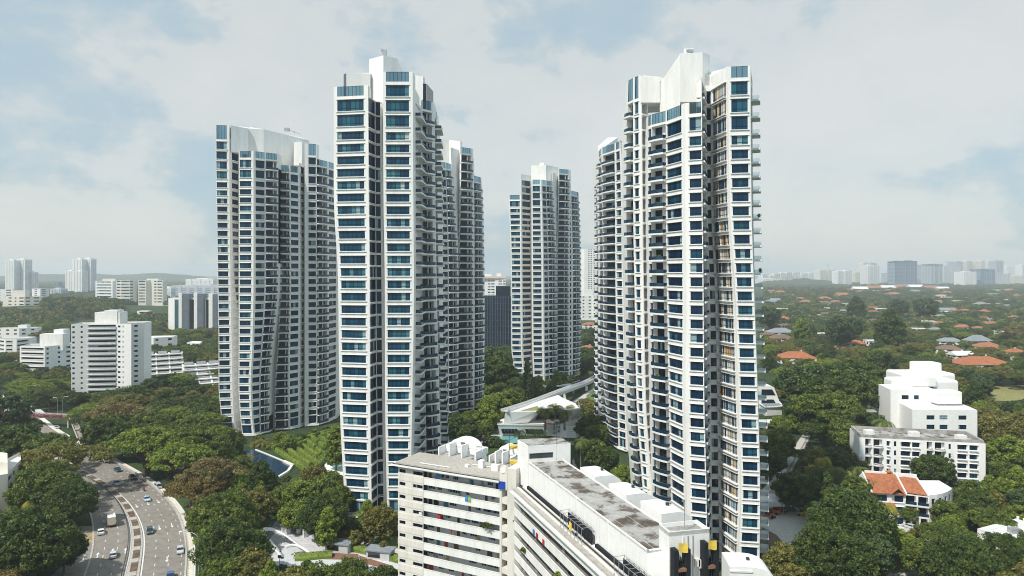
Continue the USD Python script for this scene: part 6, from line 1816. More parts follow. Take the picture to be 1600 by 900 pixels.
# white curved house near the nearest tower and low slabs
path = thing('modern_house', 'white modern house with slanted oval windows beside the balconies of the nearest tower', 'house')
m = MB(); gable_prism(m, P2(1186, 392), P2(1224, 392), np.array([0, 14.]), 0, [(0, 0), (1.0, 0), (.62, 14.2), (.5, 15), (0, 15)]); m.build('shell', 'white_paint', path)
for z, u0, u1 in ((9.6, .1, .62), (3.8, .1, .68)):
    m = MB(); f = Face(lambda z: P2(1186, 391.9), lambda z: P2(1224, 391.9)); m.quad(f.p(z, u0), f.p(z, u1 + .06), f.p(z + 3.4, u1 - .08), f.p(z + 3.4, u0)); m.build('window', 'navy_glass', path)
path = thing('flat_roof_house', 'long low house with a slate blue roof and white edge by the side road', 'house')
a, b = G(1196, 650)[:2], G(1222, 648)[:2]
m = MB(); m.prism([a, b, b + (6, 26), a + (2, 26)], -1, 4.6); m.build('wall', 'white_paint', path)
m = MB(); m.prism([a + (-.5, -.6), b + (.8, -.6), b + (6.6, 26.6), a + (1.6, 26.6)], 4.6, 5.1); m.build('eave', 'white_paint', path)
m = MB(); m.poly([(*p, 5.12) for p in (a + (.3, .4), b + (0, .4), b + (5.4, 25.6), a + (2.4, 25.6))]); m.build('roof', 'roof_slate', path)
path = thing('canopy', 'white flat entrance canopy half hidden behind the tower balconies', 'canopy')
a = G(1186, 672)[:2]
m = MB(); m.prism([a, a + (10, .5), a + (12, 7), a + (0, 7)], 3.4, 3.9, bottom=True); m.build('roof', 'white_paint', path)
for dx in (.6, 9.6):
    m = MB(); m.box((a[0] + dx, a[1] + .8, -1), (.3, .3, 4.4)); m.build('post', 'steel', path)

# ------------------------------------------------------------------ far skyline
sg = np.random.default_rng(11)
def far_block(label, pxa, pxb, ytop, d, wall, win, group=None, step=4.0, fins=3, crown=None, ratio=.38):
    path = thing('tower_block', label, 'tower block', group)
    a, b = (P2(pxa, d), P2(pxb, d * 1.006)) if pxa > 400 else (P2(pxa, d), P2(pxb, d * .997))
    zt = Z(ytop, d)
    t = (b - a) / np.linalg.norm(b - a); n = np.array([t[1], -t[0]])
    L = np.linalg.norm(b - a)
    back = -n * L * .7
    m = MB(); m.prism([a, b, b + back, a + back], -5, zt); m.build('wall', wall, path)
    w = MB()
    side = (b, b + back) if a[0] < 0 else (a + back, a)
    nf = int((zt - 6) / step)
    for k in range(nf):
        z = 4 + k * step
        for (p, q_, nn) in ((a, b, n), (*side, t if a[0] < 0 else -t)):
            for s0, s1 in ((.08, .30), (.36, .62), (.68, .93)):
                P_, Q_ = lerp(p, q_, s0) + nn * .12, lerp(p, q_, s1) + nn * .12
                w.quad((*P_, z), (*Q_, z), (*Q_, z + step * ratio), (*P_, z + step * ratio), float(sg.random()))
    w.build('window', win, path, kind='stuff')
    for k in range(fins):
        u = (k + .5) / fins if fins > 1 else .5
        c = lerp(a, b, u)
        f = MB(); ww = t * L * .035
        f.prism([c - ww + n * 1.2, c + ww + n * 1.2, c + ww, c - ww], -5, zt + 1.5 * (k % 2)); f.build('fin', wall, path)
    c = (a + b) / 2 + back / 2
    m = MB(); m.box((*c, zt), (L * .4, L * .3, max(3.0, (zt) * .03)), math.atan2(t[1], t[0])); m.build('roof_room', wall, path)
    if crown:
        m = MB(); m.prism([a + n * .8, b + n * .8, b + back, a + back], zt - (zt + 5) * .06, zt + .8); m.build('crown', crown, path)
FW, FC, FG = 'far_white', 'far_cream', 'far_grey'
gl1 = 'pair of pale tower blocks beyond the wooded hill'
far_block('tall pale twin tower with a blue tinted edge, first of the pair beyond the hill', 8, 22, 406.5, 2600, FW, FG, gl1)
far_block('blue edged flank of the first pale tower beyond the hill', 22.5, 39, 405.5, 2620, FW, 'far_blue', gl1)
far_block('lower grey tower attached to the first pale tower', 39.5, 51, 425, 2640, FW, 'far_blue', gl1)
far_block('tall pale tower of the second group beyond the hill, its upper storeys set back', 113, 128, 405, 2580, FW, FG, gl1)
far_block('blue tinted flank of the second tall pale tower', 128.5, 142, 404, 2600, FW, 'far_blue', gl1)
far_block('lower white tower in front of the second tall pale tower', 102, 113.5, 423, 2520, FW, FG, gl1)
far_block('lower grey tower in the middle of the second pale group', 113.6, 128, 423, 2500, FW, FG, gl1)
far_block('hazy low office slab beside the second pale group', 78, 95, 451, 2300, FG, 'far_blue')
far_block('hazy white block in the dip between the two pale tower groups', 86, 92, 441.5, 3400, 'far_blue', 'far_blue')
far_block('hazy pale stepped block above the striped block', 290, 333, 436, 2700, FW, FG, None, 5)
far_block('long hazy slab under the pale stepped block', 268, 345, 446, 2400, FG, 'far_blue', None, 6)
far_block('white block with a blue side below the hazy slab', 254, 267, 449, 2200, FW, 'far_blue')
hd_ = 'row of pale distant flats by the nearest tower'
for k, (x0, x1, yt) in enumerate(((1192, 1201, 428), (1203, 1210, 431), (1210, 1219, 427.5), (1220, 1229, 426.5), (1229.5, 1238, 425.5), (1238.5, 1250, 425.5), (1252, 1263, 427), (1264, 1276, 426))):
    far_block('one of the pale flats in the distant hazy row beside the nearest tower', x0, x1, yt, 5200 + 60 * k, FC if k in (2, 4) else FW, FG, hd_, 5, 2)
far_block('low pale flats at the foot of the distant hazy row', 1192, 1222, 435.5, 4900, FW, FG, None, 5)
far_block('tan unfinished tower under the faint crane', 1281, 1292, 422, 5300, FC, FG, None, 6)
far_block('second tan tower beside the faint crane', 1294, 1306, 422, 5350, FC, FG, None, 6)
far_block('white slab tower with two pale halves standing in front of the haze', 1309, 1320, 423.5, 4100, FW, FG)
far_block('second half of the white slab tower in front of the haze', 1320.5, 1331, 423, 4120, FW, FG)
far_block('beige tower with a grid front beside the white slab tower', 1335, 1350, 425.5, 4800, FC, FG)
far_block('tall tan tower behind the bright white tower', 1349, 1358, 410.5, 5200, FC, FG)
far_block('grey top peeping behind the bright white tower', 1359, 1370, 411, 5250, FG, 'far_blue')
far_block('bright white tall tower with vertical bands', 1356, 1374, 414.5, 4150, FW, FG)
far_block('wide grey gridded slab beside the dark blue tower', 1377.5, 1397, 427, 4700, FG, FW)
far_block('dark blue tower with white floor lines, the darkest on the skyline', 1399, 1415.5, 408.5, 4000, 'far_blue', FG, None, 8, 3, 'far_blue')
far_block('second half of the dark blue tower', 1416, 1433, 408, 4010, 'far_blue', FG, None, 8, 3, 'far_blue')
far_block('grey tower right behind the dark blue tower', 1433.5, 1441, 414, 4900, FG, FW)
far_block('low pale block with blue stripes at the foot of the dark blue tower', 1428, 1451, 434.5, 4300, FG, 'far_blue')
far_block('pale block behind the low striped block', 1443, 1457, 428, 5000, FW, FG)
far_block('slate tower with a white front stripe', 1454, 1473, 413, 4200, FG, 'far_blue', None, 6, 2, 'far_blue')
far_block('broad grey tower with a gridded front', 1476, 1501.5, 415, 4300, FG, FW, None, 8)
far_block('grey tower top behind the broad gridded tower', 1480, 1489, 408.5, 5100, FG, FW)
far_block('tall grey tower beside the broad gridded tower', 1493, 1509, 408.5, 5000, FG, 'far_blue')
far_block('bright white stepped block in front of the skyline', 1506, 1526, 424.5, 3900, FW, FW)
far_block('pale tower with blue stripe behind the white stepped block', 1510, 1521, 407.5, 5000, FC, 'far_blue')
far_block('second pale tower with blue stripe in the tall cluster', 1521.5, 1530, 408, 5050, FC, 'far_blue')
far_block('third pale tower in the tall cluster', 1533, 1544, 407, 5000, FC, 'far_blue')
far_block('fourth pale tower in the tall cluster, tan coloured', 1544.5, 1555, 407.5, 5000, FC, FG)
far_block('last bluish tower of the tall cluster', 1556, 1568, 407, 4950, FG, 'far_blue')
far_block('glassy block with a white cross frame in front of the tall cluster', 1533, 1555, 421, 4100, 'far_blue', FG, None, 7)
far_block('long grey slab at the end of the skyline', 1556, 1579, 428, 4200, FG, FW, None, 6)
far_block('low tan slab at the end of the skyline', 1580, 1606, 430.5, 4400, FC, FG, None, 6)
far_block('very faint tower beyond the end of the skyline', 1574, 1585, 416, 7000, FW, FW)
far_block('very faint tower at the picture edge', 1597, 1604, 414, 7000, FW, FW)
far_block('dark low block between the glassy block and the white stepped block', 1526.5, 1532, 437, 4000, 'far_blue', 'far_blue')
path = thing('tower_crane', 'faint tower crane above the tan unfinished tower', 'crane')
x0 = X(1293.5, 5250)
m = MB(); m.tube([(x0, 5250, 0), (x0, 5250, Z(414, 5250))], 2.2, 4); m.build('mast', 'far_grey', path)
m = MB(); m.tube([(x0 + 8, 5250, Z(417, 5250)), (x0 - 22, 5250, Z(410, 5250))], 1.3, 4); m.build('jib', 'far_grey', path)
for k, px in enumerate((88.5, 147, 155, 194, 201, 221, 225)):
    path = thing('pylon', 'faint thin pylon mast standing in the haze beyond the hill', 'pylon', 'faint masts beyond the hill')
    x0 = X(px, 3300); zt = Z(427 if k else 428, 3300)
    for s in (-3, 3):
        m = MB(); m.tube([(x0 + s, 3300, 0), (x0 + s * .4, 3300, zt)], .8, 4); m.build('leg', 'far_grey', path)
    m = MB(); m.tube([(x0 - 5, 3300, zt - 10), (x0 + 5, 3300, zt - 9)], .7, 4); m.build('cross_arm', 'far_grey', path)
# hills on the horizon
def hill_ridge(px0, px1, d, h, seed):
    n = 90
    m = MB(); prev = None
    for i in range(n + 1):
        px = px0 + (px1 - px0) * i / n
        e = math.sin(math.pi * i / n) ** .5
        hh = h * e * (.55 + .9 * meshkit.fbm(np.array([i * .09, seed, .3]), 4, seed))
        c = P2(px, d)
        ring = [(c[0] * s, c[1] * s, z) for s, z in ((.93, -3), (.96, hh * .55), (1.0, hh), (1.08, hh * .6), (1.15, -3))]
        if prev:
            for a, b in zip(range(4), range(1, 5)):
                m.quad(prev[a], ring[a], ring[b], prev[b])
        prev = ring
    m.build('hills', 'ground_green', kind='structure')
hill_ridge(-60, 360, 6200, 75, 1)
hill_ridge(1180, 1320, 4300, 42, 2)
hill_ridge(740, 960, 5200, 40, 5)
# ------------------------------------------------------------------ garden between the towers
def M1(m_):
    return m_
# ornamental pond with its white rim
pond = [G(*p)[:2] for p in ((362, 706), (378, 702), (396, 703), (418, 711), (445, 722), (456, 727), (446, 736), (436, 745), (424, 738), (408, 728), (388, 720), (370, 716))]
flat('pond', pond, .12, 'pond_water')
m = MB()
rim = [G(*p)[:2] for p in ((400, 703), (420, 711), (445, 721.5), (459, 728), (452, 738), (436, 748), (425, 762), (424, 776), (430, 790))]
for a, b in zip(rim[:-1], rim[1:]):
    t = (b - a) / np.linalg.norm(b - a); n = np.array([t[1], -t[0]])
    w = .5 if a[0] < rim[2][0] else 1.0
    m.prism([a, b, b + n * w, a + n * w], -.3, .45 if w < 1 else .8)
m.build('pond_wall', 'slab_white', '/World', 'white wall winding along the dark pond below the hedge maze', 'wall')
# hedge maze: every run of hedge is its own clipped hedge
mz = [np.array(G(*p)[:2]) for p in ((427, 702), (522, 674), (533, 692), (487, 742))]
def mzp(u, v):
    return (mz[0] * (1 - u) + mz[1] * u) * (1 - v) + (mz[3] * (1 - u) + mz[2] * u) * v
def hedge_run(pts, w=2.0, h=1.7, label='clipped hedge run of the maze beside the tall tower', group='clipped hedges of the maze', mt='hedge_leaf', name='hedge', seed=0, dens=26):
    """a rounded clipped hedge: bulging core and a coat of leaves"""
    pts = [np.asarray(p, float) for p in pts]
    g_ = np.random.default_rng(seed + 100)
    m = MB()
    for a, b in zip(pts[:-1], pts[1:]):
        t = b - a; L = np.linalg.norm(t); t = t / L; n = np.array([t[1], -t[0]])
        k = max(2, int(L / 1.2)); prev = None
        for i in range(k + 1):
            c = a - t * w * .4 + t * (L + w * .8) * i / k
            z = float(ground(*c))
            ww, hh = w / 2 * g_.uniform(.9, 1.08), h * g_.uniform(.92, 1.05)
            ring = [(*(c + n * ww * q), z + hh * r) for q, r in ((1, 0), (1.02, .62), (.78, .93), (0, 1.04), (-.78, .93), (-1.02, .62), (-1, 0))]
            if prev:
                for j in range(6):
                    m.quad(prev[j], ring[j], ring[j + 1], prev[j + 1], float(g_.uniform(.25, .75)))
            else:
                m.quad(ring[0], ring[1], ring[5], ring[6], .4); m.quad(ring[1], ring[2], ring[4], ring[5], .4)
            prev = ring
        m.quad(prev[0], prev[1], prev[5], prev[6], .4); m.quad(prev[1], prev[2], prev[4], prev[5], .4)
        for _ in range(int(L * dens)):
            s, ang = g_.random() * L, g_.uniform(.1, math.pi - .1)
            c = a + t * s + n * w / 2 * math.cos(ang) * 1.02
            q = np.array([*c, float(ground(*c)) + h * (.25 + .8 * math.sin(ang) ** .6)])
            a1, a2 = g_.normal(size=3) * .13, g_.normal(size=3) * .13
            m.quad(tuple(q - a1), tuple(q + a2), tuple(q + a1), tuple(q - a2), float(g_.random()))
    m.build(name, mt, '/World', label, 'hedge', group, tone=True)
runs = [[(0, .12), (0, 1)], [(0, .0), (1, 0)], [(1, .02), (1, .9)], [(.12, 1), (.95, 1)], [(.12, .16), (.12, .86)], [(.12, .16), (.48, .16), (.48, .5)], [(.24, .32), (.24, .98)], [(.36, .3), (.36, .8), (.6, .8)],
        [(.6, .0), (.6, .34)], [(.6, .5), (.6, .9)], [(.72, .16), (.92, .16)], [(.72, .3), (.72, .95)], [(.84, .3), (.84, .78)], [(.92, .16), (.92, .9)], [(.48, .62), (.48, .94)], [(.3, .02), (.3, .2)], [(.78, .02), (.78, .2)], [(.36, .92), (.66, .94)]]
for i, r in enumerate(runs):
    hedge_run([mzp(u, v) for u, v in r], 1.75, 2.0, seed=i)
flat('lawn', [mzp(-.05, -.06), mzp(1.05, -.06), mzp(1.05, 1.06), mzp(-.05, 1.06)], .06, 'ground_green')
flat('pool', [G(*p)[:2] for p in ((514, 722), (536, 718), (538, 733), (520, 731))], .1, 'pool_water')
flat('pavement', [G(*p)[:2] for p in ((505, 722), (540, 714), (542, 748), (512, 742))], .06, 'white_paint')
# entrance plaza with the white looping arch
flat('plaza', [G(*p)[:2] for p in ((406, 846), (438, 812), (450, 815), (512, 852), (545, 858), (622, 878), (640, 915), (395, 915))], .08, 'plaza_stone')
flat('pavement', [G(*p)[:2] for p in ((405, 845), (440, 806), (449, 812), (418, 846))], .1, 'roof_slate')
for k in range(7):      # broad steps rising behind the arch
    u0, u1 = k / 7, (k + 1) / 7
    a, b = np.array(G(446 - 4 * u0, 846 - 26 * u0)[:2]), np.array(G(512 - 60 * u0, 853 - 38 * u0)[:2])
    t = (b - a) / np.linalg.norm(b - a); n = np.array([-t[1], t[0]])
    m = MB(); m.prism([a, b, b + n * 2.0, a + n * 2.0], -.5, .12 + .22 * (k + 1)); m.build('plaza_step', 'plaza_stone', '/World', 'one of the broad pale steps climbing behind the white looping arch', 'step', 'broad steps behind the arch')
for i, (pts, lab) in enumerate((([(440, 833), (441, 824), (447, 827)], 'thin white cube frame standing on the plaza steps, nearest the trees'), ([(463, 838), (464, 828), (473, 834)], 'slanted pale slab wall standing on the plaza steps'), ([(476, 838), (477, 828), (489, 833)], 'large white frame wall with water jets on the plaza steps'))):
    path = thing('frame_sculpture', lab, 'sculpture')
    a, c = np.array(G(*pts[0])[:2]), np.array(G(pts[2][0], pts[0][1] + 5)[:2])
    h = 3.6 + .8 * i
    t = (c - a) / np.linalg.norm(c - a); n = np.array([-t[1], t[0]])
    for q in (a, c):
        m = MB(); m.prism([q, q + t * .5, q + t * .5 + n * 1.2, q + n * 1.2], 0, h); m.build('upright', 'white_paint', path)
    m = MB(); m.prism([a, c + t * .5, c + t * .5 + n * 1.2, a + n * 1.2], h - .5, h + .02, bottom=True); m.build('beam', 'white_paint', path)
    if i == 2:
        m = MB(); m.prism([a + n * 1.0, c + n * 1.0, c + n * 1.2, a + n * 1.2], .2, h - .5); m.build('back_panel', 'roof_slate', path)
m = MB()
arch = [(*G(441, 873)[:2], .2), (*G(430, 866)[:2], 2.6), (*G(416, 856)[:2], 4.6), (*G(413, 848)[:2], 5.8), (*G(424, 848)[:2], 6.3), (*G(442, 853)[:2], 5.8), (*G(462, 861)[:2], 3.9), (*G(482, 867)[:2], 1.1), (*G(487, 868)[:2], .2)]
from scipy.interpolate import CubicSpline
aa = np.array(arch) * np.array([1, 1, .62]); tt = np.arange(len(aa)); cs_ = CubicSpline(tt, aa)(np.linspace(0, len(aa) - 1, 40))
wv = np.interp(np.linspace(0, 1, 40), [0, .2, .4, .55, .8, 1], [1.2, 1.7, 1.6, 1.0, .6, .5])
prev = None
for i, c in enumerate(cs_):
    t = cs_[min(i + 1, 39)] - cs_[max(i - 1, 0)]; t /= np.linalg.norm(t)
    n = np.array([.35, -.93, .1]); n -= t * np.dot(n, t); n /= np.linalg.norm(n); b = np.cross(t, n)
    ring = [tuple(c + wv[i] * (.95 * math.cos(q) * n + .32 * math.sin(q) * b)) for q in np.linspace(0, 2 * math.pi, 11)[:-1]]
    if prev:
        for j in range(10):
            m.quad(prev[j], ring[j], ring[(j + 1) % 10], prev[(j + 1) % 10])
    prev = ring
m.build('arch_sculpture', 'white_paint', '/World', 'big white looping arch at the estate entrance', 'arch')
m = MB()
arm = CubicSpline([0, 1, 2], np.array([(*G(446, 870)[:2], 2.6), (*G(464, 866)[:2], 2.4), (*G(484, 868)[:2], .6)]))(np.linspace(0, 2, 12))
m.tube(arm, np.linspace(.5, .35, 12), 8); m.build('arch_sculpture', 'white_paint', '/World', 'thin white arm branching from the looping arch', 'arch')
for (a, b, lab) in ((508, 543, 'grey glass fronted gate house nearer the looping arch'), (572, 608, 'grey glass fronted gate house nearer the slab block')):
    path = thing('gate_house', lab, 'gate house', 'grey gate houses')
    p, q = np.array(G(a, 862 if a < 550 else 873)[:2]), np.array(G(b, 866 if a < 550 else 878)[:2])
    m = MB(); m.prism([p, q, q + (1, 3.2), p + (1, 3.2)], 0, 2.4); m.build('wall', 'grey_wall', path)
    m = MB(); m.prism([p + (-.4, -.4), q + (.4, -.4), q + (1.4, 3.6), p + (.6, 3.6)], 2.4, 2.75, bottom=True); m.build('roof', 'roof_slate', path)
    m = MB(); f = Face(lambda z, p=p: p, lambda z, q=q: q); m.quad(f.p(.6, .08, .03), f.p(.6, .6, .03), f.p(2.1, .6, .03), f.p(2.1, .08, .03)); m.build('window', 'car_glass', path)
flat('pavement', [G(*p)[:2] for p in ((480, 862), (560, 866), (560, 876), (500, 874))], .1, 'deck_wood')
flat('pavement', [G(*p)[:2] for p in ((560, 868), (612, 884), (612, 892), (566, 880))], .1, 'deck_wood')
hedge_run([G(*p)[:2] for p in ((468, 874), (490, 872), (512, 870))], 3.0, 1.4, 'low bright hedge inside the curve of the looping arch', None, seed=50)
hedge_run([G(*p)[:2] for p in ((500, 848), (540, 857), (580, 866), (625, 878))], 2.6, 1.6, 'long trimmed hedge behind the gate houses', None, seed=51)
hedge_run([G(*p)[:2] for p in ((440, 812), (455, 822), (470, 830))], 3.4, 1.4, 'sloping hedge above the plaza steps', None, seed=52)
flat('pavement', [G(*p)[:2] for p in ((530, 838), (560, 842), (625, 858), (625, 866), (560, 850), (525, 846))], .07, 'pavement')
flat('lawn', [G(*p)[:2] for p in ((575, 838), (622, 838), (622, 858), (590, 850))], .06, 'lawn')
def where(px, py):
    p = G(px, py); return (p[0], p[1], p[2] + .1)
person('person in a red top walking down the ramp towards the looping arch', where(419, 841), -1.9, 'red_cloth', 'dark_cloth', 'walk')
person('person in dark clothes standing under the looping arch', where(438, 869), 2.2, 'dark_cloth', 'dark_cloth', 'stand')
person('person in a pale shirt and dark trousers on the plaza beside the low hedge', where(460, 873), .4, 'white_cloth', 'dark_cloth', 'walk')
person('person in a green vest by the machines under the white tent', where(1227, 803), 1.2, 'green_cloth', 'dark_cloth', 'stand')
path = thing('road_barrier', 'blue and white sign post on the plaza edge', 'sign post', None, where(437, 897))
m = MB(); m.tube([(0, 0, 0), (0, 0, 4.4)], .08, 6); m.build('post', 'dark_metal', path)
m = MB(); m.box((0, 0, 4.2), (.9, .2, .7)); m.build('lamp_box', 'far_blue', path)
m = MB(); m.box((.6, .3, 0), (.7, .4, 1.7)); m.build('cabinet', 'tarp_blue', path)

# clubhouse: sloping white shells with grass roofs and a deck
path = thing('clubhouse', 'white angular clubhouse with a grass roof, dark openings and a timber deck', 'clubhouse')
def quadpx(name, mt, pts, close=None):
    m = MB(); m.quad(*[tuple(p) for p in pts]); return m.build(name, mt, path)
def PXZ(px, py, z):
    return PZ(px, py, z)
zt, zd = 12.0, 5.5
A0, A1 = PXZ(789.5, 643.5, zt), PXZ(838, 643, zt)
B0, B1 = PXZ(787, 663, zd + .1), PXZ(825, 661, zd + .1)
bk0, bk1 = PXZ(872, 617, zt), PXZ(905, 632, zt)
m = MB()
m.quad(tuple(B0), tuple(B1), tuple(A1), tuple(A0)); m.quad(tuple(B0), tuple(A0), tuple(bk0), (bk0[0], bk0[1], 0)); m.quad(tuple(A1), tuple(B1), (B1[0] + 4, B1[1] + 9, zd), (A1[0] + 3, A1[1] + 8, zt))
m.build('shell_wall', 'white_paint', path)
m = MB(); m.poly([tuple(A0), tuple(A1), tuple(PXZ(845, 640, zt)), tuple(PXZ(889, 640.5, zt)), tuple(PXZ(905, 637.5, zt)), tuple(PXZ(899, 630, zt)), tuple(PXZ(880, 622, zt)), tuple(bk0)]); m.build('roof', 'roof_white', path)
for pts in (((813, 642), (838, 641.5), (842, 638), (840, 634.5)), ((886, 639), (899, 636.5), (894, 632), (884, 635))):
    m = MB(); m.poly([(p[0], p[1], zt + .12) for p in (PXZ(*q, zt) for q in pts)]); m.build('roof_lawn', 'dry_lawn', path)
m = MB()
R0, R1, R2 = PXZ(888, 641, zt), PXZ(907, 638, zt), PXZ(889, 658.5, zd)
R3 = PXZ(906.5, 652, zd)
m.quad(tuple(R2), tuple(R3), tuple(R1), tuple(R0)); m.quad(tuple(R3), (R3[0] + 2, R3[1] + 22, zd), (R1[0] + 1, R1[1] + 22, zt), tuple(R1)); m.quad(tuple(R0), tuple(R2), (R2[0], R2[1] + 14, zd), (R0[0], R0[1] + 10, zt))
m.build('shell_wall', 'white_paint', path)
m = MB(); D0, D1 = PXZ(824, 661, zd), PXZ(890, 659, zd); m.quad((D0[0], D0[1] + 9, zd), (D1[0], D1[1] + 9, zd), (D1[0], D1[1] + 9, zt - .3), (D0[0], D0[1] + 9, zt - .3)); m.build('dark_opening', 'navy_glass', path)
# lower storey with the long dark window, deck on top
fl = [PXZ(p, q, zd)[:2] for p, q in ((777, 664), (852, 664.5), (872, 666), (902, 655))]
m = MB()
for (a, b, ia) in ((fl[0], fl[1], (2.5, 1.0)), (fl[1], fl[2], (1.5, 2)), (fl[2], fl[3], (1, 2))):
    m.quad((a[0] + 1.5, a[1] + 2.5, -1), (b[0] + 1.5, b[1] + 2.5, -1), (*b, zd + .6), (*a, zd + .6))
m.quad((fl[0][0] + 1.5, fl[0][1] + 2.5, -1), (fl[0][0], fl[0][1], zd + .6), (fl[0][0] + 2, fl[0][1] + 28, zd + .6), (fl[0][0] + 2, fl[0][1] + 28, -1))
m.poly([(*fl[0], zd), (*fl[1], zd), (*fl[2], zd), (*fl[3], zd), (fl[3][0], fl[3][1] + 20, zd), (fl[0][0] + 3, fl[0][1] + 26, zd)])
m.build('podium', 'white_paint', path)
m = MB(); m.poly([(p[0], p[1], zd + .15) for p in (PXZ(*q, zd) for q in ((849, 659.5), (862, 656.5), (884, 658), (882, 661), (864, 664.6), (851, 663.5)))]); m.build('deck', 'deck_wood', path)
f = Face(lambda z: np.array([fl[0][0] + 1.5 * (zd - z) / 6.5, fl[0][1] + 2.5 * (zd - z) / 6.5]), lambda z: np.array([fl[1][0] + 1.5 * (zd - z) / 6.5, fl[1][1] + 2.5 * (zd - z) / 6.5]))
for u0, u1 in ((.06, .40), (.56, .93)):
    for k in range(5):
        m = MB(); a, b = u0 + (u1 - u0) * k / 5, u0 + (u1 - u0) * (k + .94) / 5; m.quad(f.p(.9, a, .12), f.p(.9, b, .12), f.p(3.4, b, .12), f.p(3.4, a, .12)); m.build('window', 'navy_glass', path)
# perforated white wall
m = MB(); a, b = np.array(G(884, 684)[:2]), np.array(G(901, 684)[:2]); m.quad((*a, 0), (*b, 0), (b[0] - 1, b[1] + 2, 5.4), (a[0] + 1, a[1] + 2, 5.4)); m.quad((*b, 0), (b[0] + 5, b[1] + 8, 0), (b[0] + 4, b[1] + 9, 5.2), (b[0] - 1, b[1] + 2, 5.4)); m.quad((*a, 0), (a[0] - 9, a[1] + 5, 0), (a[0] - 8, a[1] + 6, 5.2), (a[0] + 1, a[1] + 2, 5.4)); m.build('screen_wall', 'white_paint', path)
f = Face(lambda z: a + (1 * z / 5.4, 2 * z / 5.4), lambda z: b + (-1 * z / 5.4, 2 * z / 5.4))
for i in range(5):
    m = MB()
    for j in range(5):
        m.quad(f.p(.8 + .9 * j, .12 + .17 * i, .05), f.p(.8 + .9 * j, .2 + .17 * i, .05), f.p(1.25 + .9 * j, .2 + .17 * i, .05), f.p(1.25 + .9 * j, .12 + .17 * i, .05))
    m.build('perforation', 'corridor_wall', path)
for k, (px, py) in enumerate(((857.5, 658.5), (863, 662), (870, 659))):
    p = PXZ(px, py, zd + 1.6)
    pp = thing('parasol', ('white parasol on the timber deck closest to the dark opening', 'white parasol on the timber deck closest to the deck edge', 'white parasol on the timber deck under the second palm')[k], 'parasol', 'white parasols on the deck', (p[0], p[1], zd + .15))
    m = MB(); m.tube([(0, 0, 0), (0, 0, 2.3)], .05, 6); m.build('pole', 'steel', pp)
    m = MB(); ring = [(1.5 * math.cos(t), 1.5 * math.sin(t), 1.9) for t in np.linspace(0, 2 * math.pi, 9)[:-1]]
    for i in range(8):
        m.quad(ring[i], ring[(i + 1) % 8], (0, 0, 2.6), (0, 0, 2.6))
    m.build('canopy', 'white_cloth', pp)
# raised white walkway curving from the clubhouse roof to the far gardens
path = thing('walkway', 'raised white walkway ramp sweeping from the clubhouse roof to the far gardens', 'walkway')
W0 = [PXZ(788, 643, 12.2), PXZ(845, 624, 11), PXZ(878, 611, 8.5), PXZ(903, 602, 5.5), PXZ(919, 596, 2.5), PXZ(932, 588, .5)]
W0 = CubicSpline(range(6), np.array(W0))(np.linspace(0, 5, 30))
m, r, r2 = MB(), MB(), MB()
for a, b in zip(W0[:-1], W0[1:]):
    t = (b - a)[:2]; t /= np.linalg.norm(t); n = np.array([t[1], -t[0]])
    l0, l1, q0_, q1_ = a[:2] - n * 1.8, b[:2] - n * 1.8, a[:2] + n * 1.8, b[:2] + n * 1.8
    m.quad((*l0, a[2]), (*l1, b[2]), (*q1_, b[2]), (*q0_, a[2])); m.quad((*q0_, a[2]), (*q1_, b[2]), (*q1_, b[2] - 1.6), (*q0_, a[2] - 1.6))
    for s, o in ((r, q0_), (r2, l0)):
        o1 = q1_ if s is r else l1
        s.prism([o, o1, o1 - n * .2, o - n * .2], [a[2] - .1, b[2] - .1, b[2] - .1, a[2] - .1], [a[2] + 1.1, b[2] + 1.1, b[2] + 1.1, a[2] + 1.1])
m.build('deck', 'pavement', path); r.build('railing', 'white_paint', path); r2.build('railing', 'white_paint', path)
for px, py in ((883, 628), (917, 611)):
    c = G(px, py); m = MB(); m.prism([c[:2] + (-1, 0), c[:2] + (.6, 0), c[:2] + (.6, 1), c[:2] + (-1, 1)], 0, 6.5 if px < 900 else 3); m.build('pier', 'white_paint', path)
flat('pavement', [G(*p)[:2] for p in ((880, 636), (938, 600), (944, 606), (898, 640))], .06, 'pavement')
flat('pavement', [G(*p)[:2] for p in ((822, 634), (846, 626), (852, 630), (830, 640))], .07, 'plaza_stone')
flat('lawn', [G(*p)[:2] for p in ((916, 618), (936, 606), (938, 630), (918, 634))], .08, 'lawn')
flat('lawn', [G(*p)[:2] for p in ((904, 716), (932, 712), (936, 742), (906, 742))], .08, 'lawn')
flat('pavement', [G(*p)[:2] for p in ((884, 690), (896, 690), (908, 745), (896, 748))], .07, 'concrete')
flat('pool', [G(*p)[:2] for p in ((765, 682), (808, 682), (812, 692), (768, 694))], .12, 'pool_water')
path = thing('covered_walk', 'flat white covered walkway in front of the slender far tower', 'covered walkway')
a, b = np.array(G(826, 618)[:2]), np.array(G(893, 612)[:2])
m = MB(); m.prism([a, b, b + (0, 6), a + (0, 6)], 4, 4.6, bottom=True); m.build('roof', 'roof_white', path)
for u in (.05, .3, .55, .8, .97):
    c = lerp(a, b, u); m = MB(); m.box((*c, 0), (.4, .4, 4)); m.build('post', 'grey_wall', path)
m = MB(); m.prism([a + (30, 2), b + (0, 2), b + (0, 5), a + (30, 5)], 0, 4); m.build('wall', 'grey_wall', path)
path = thing('garden_wall', 'long pale retaining wall curving past the round bushes at the half hidden tower', 'wall')
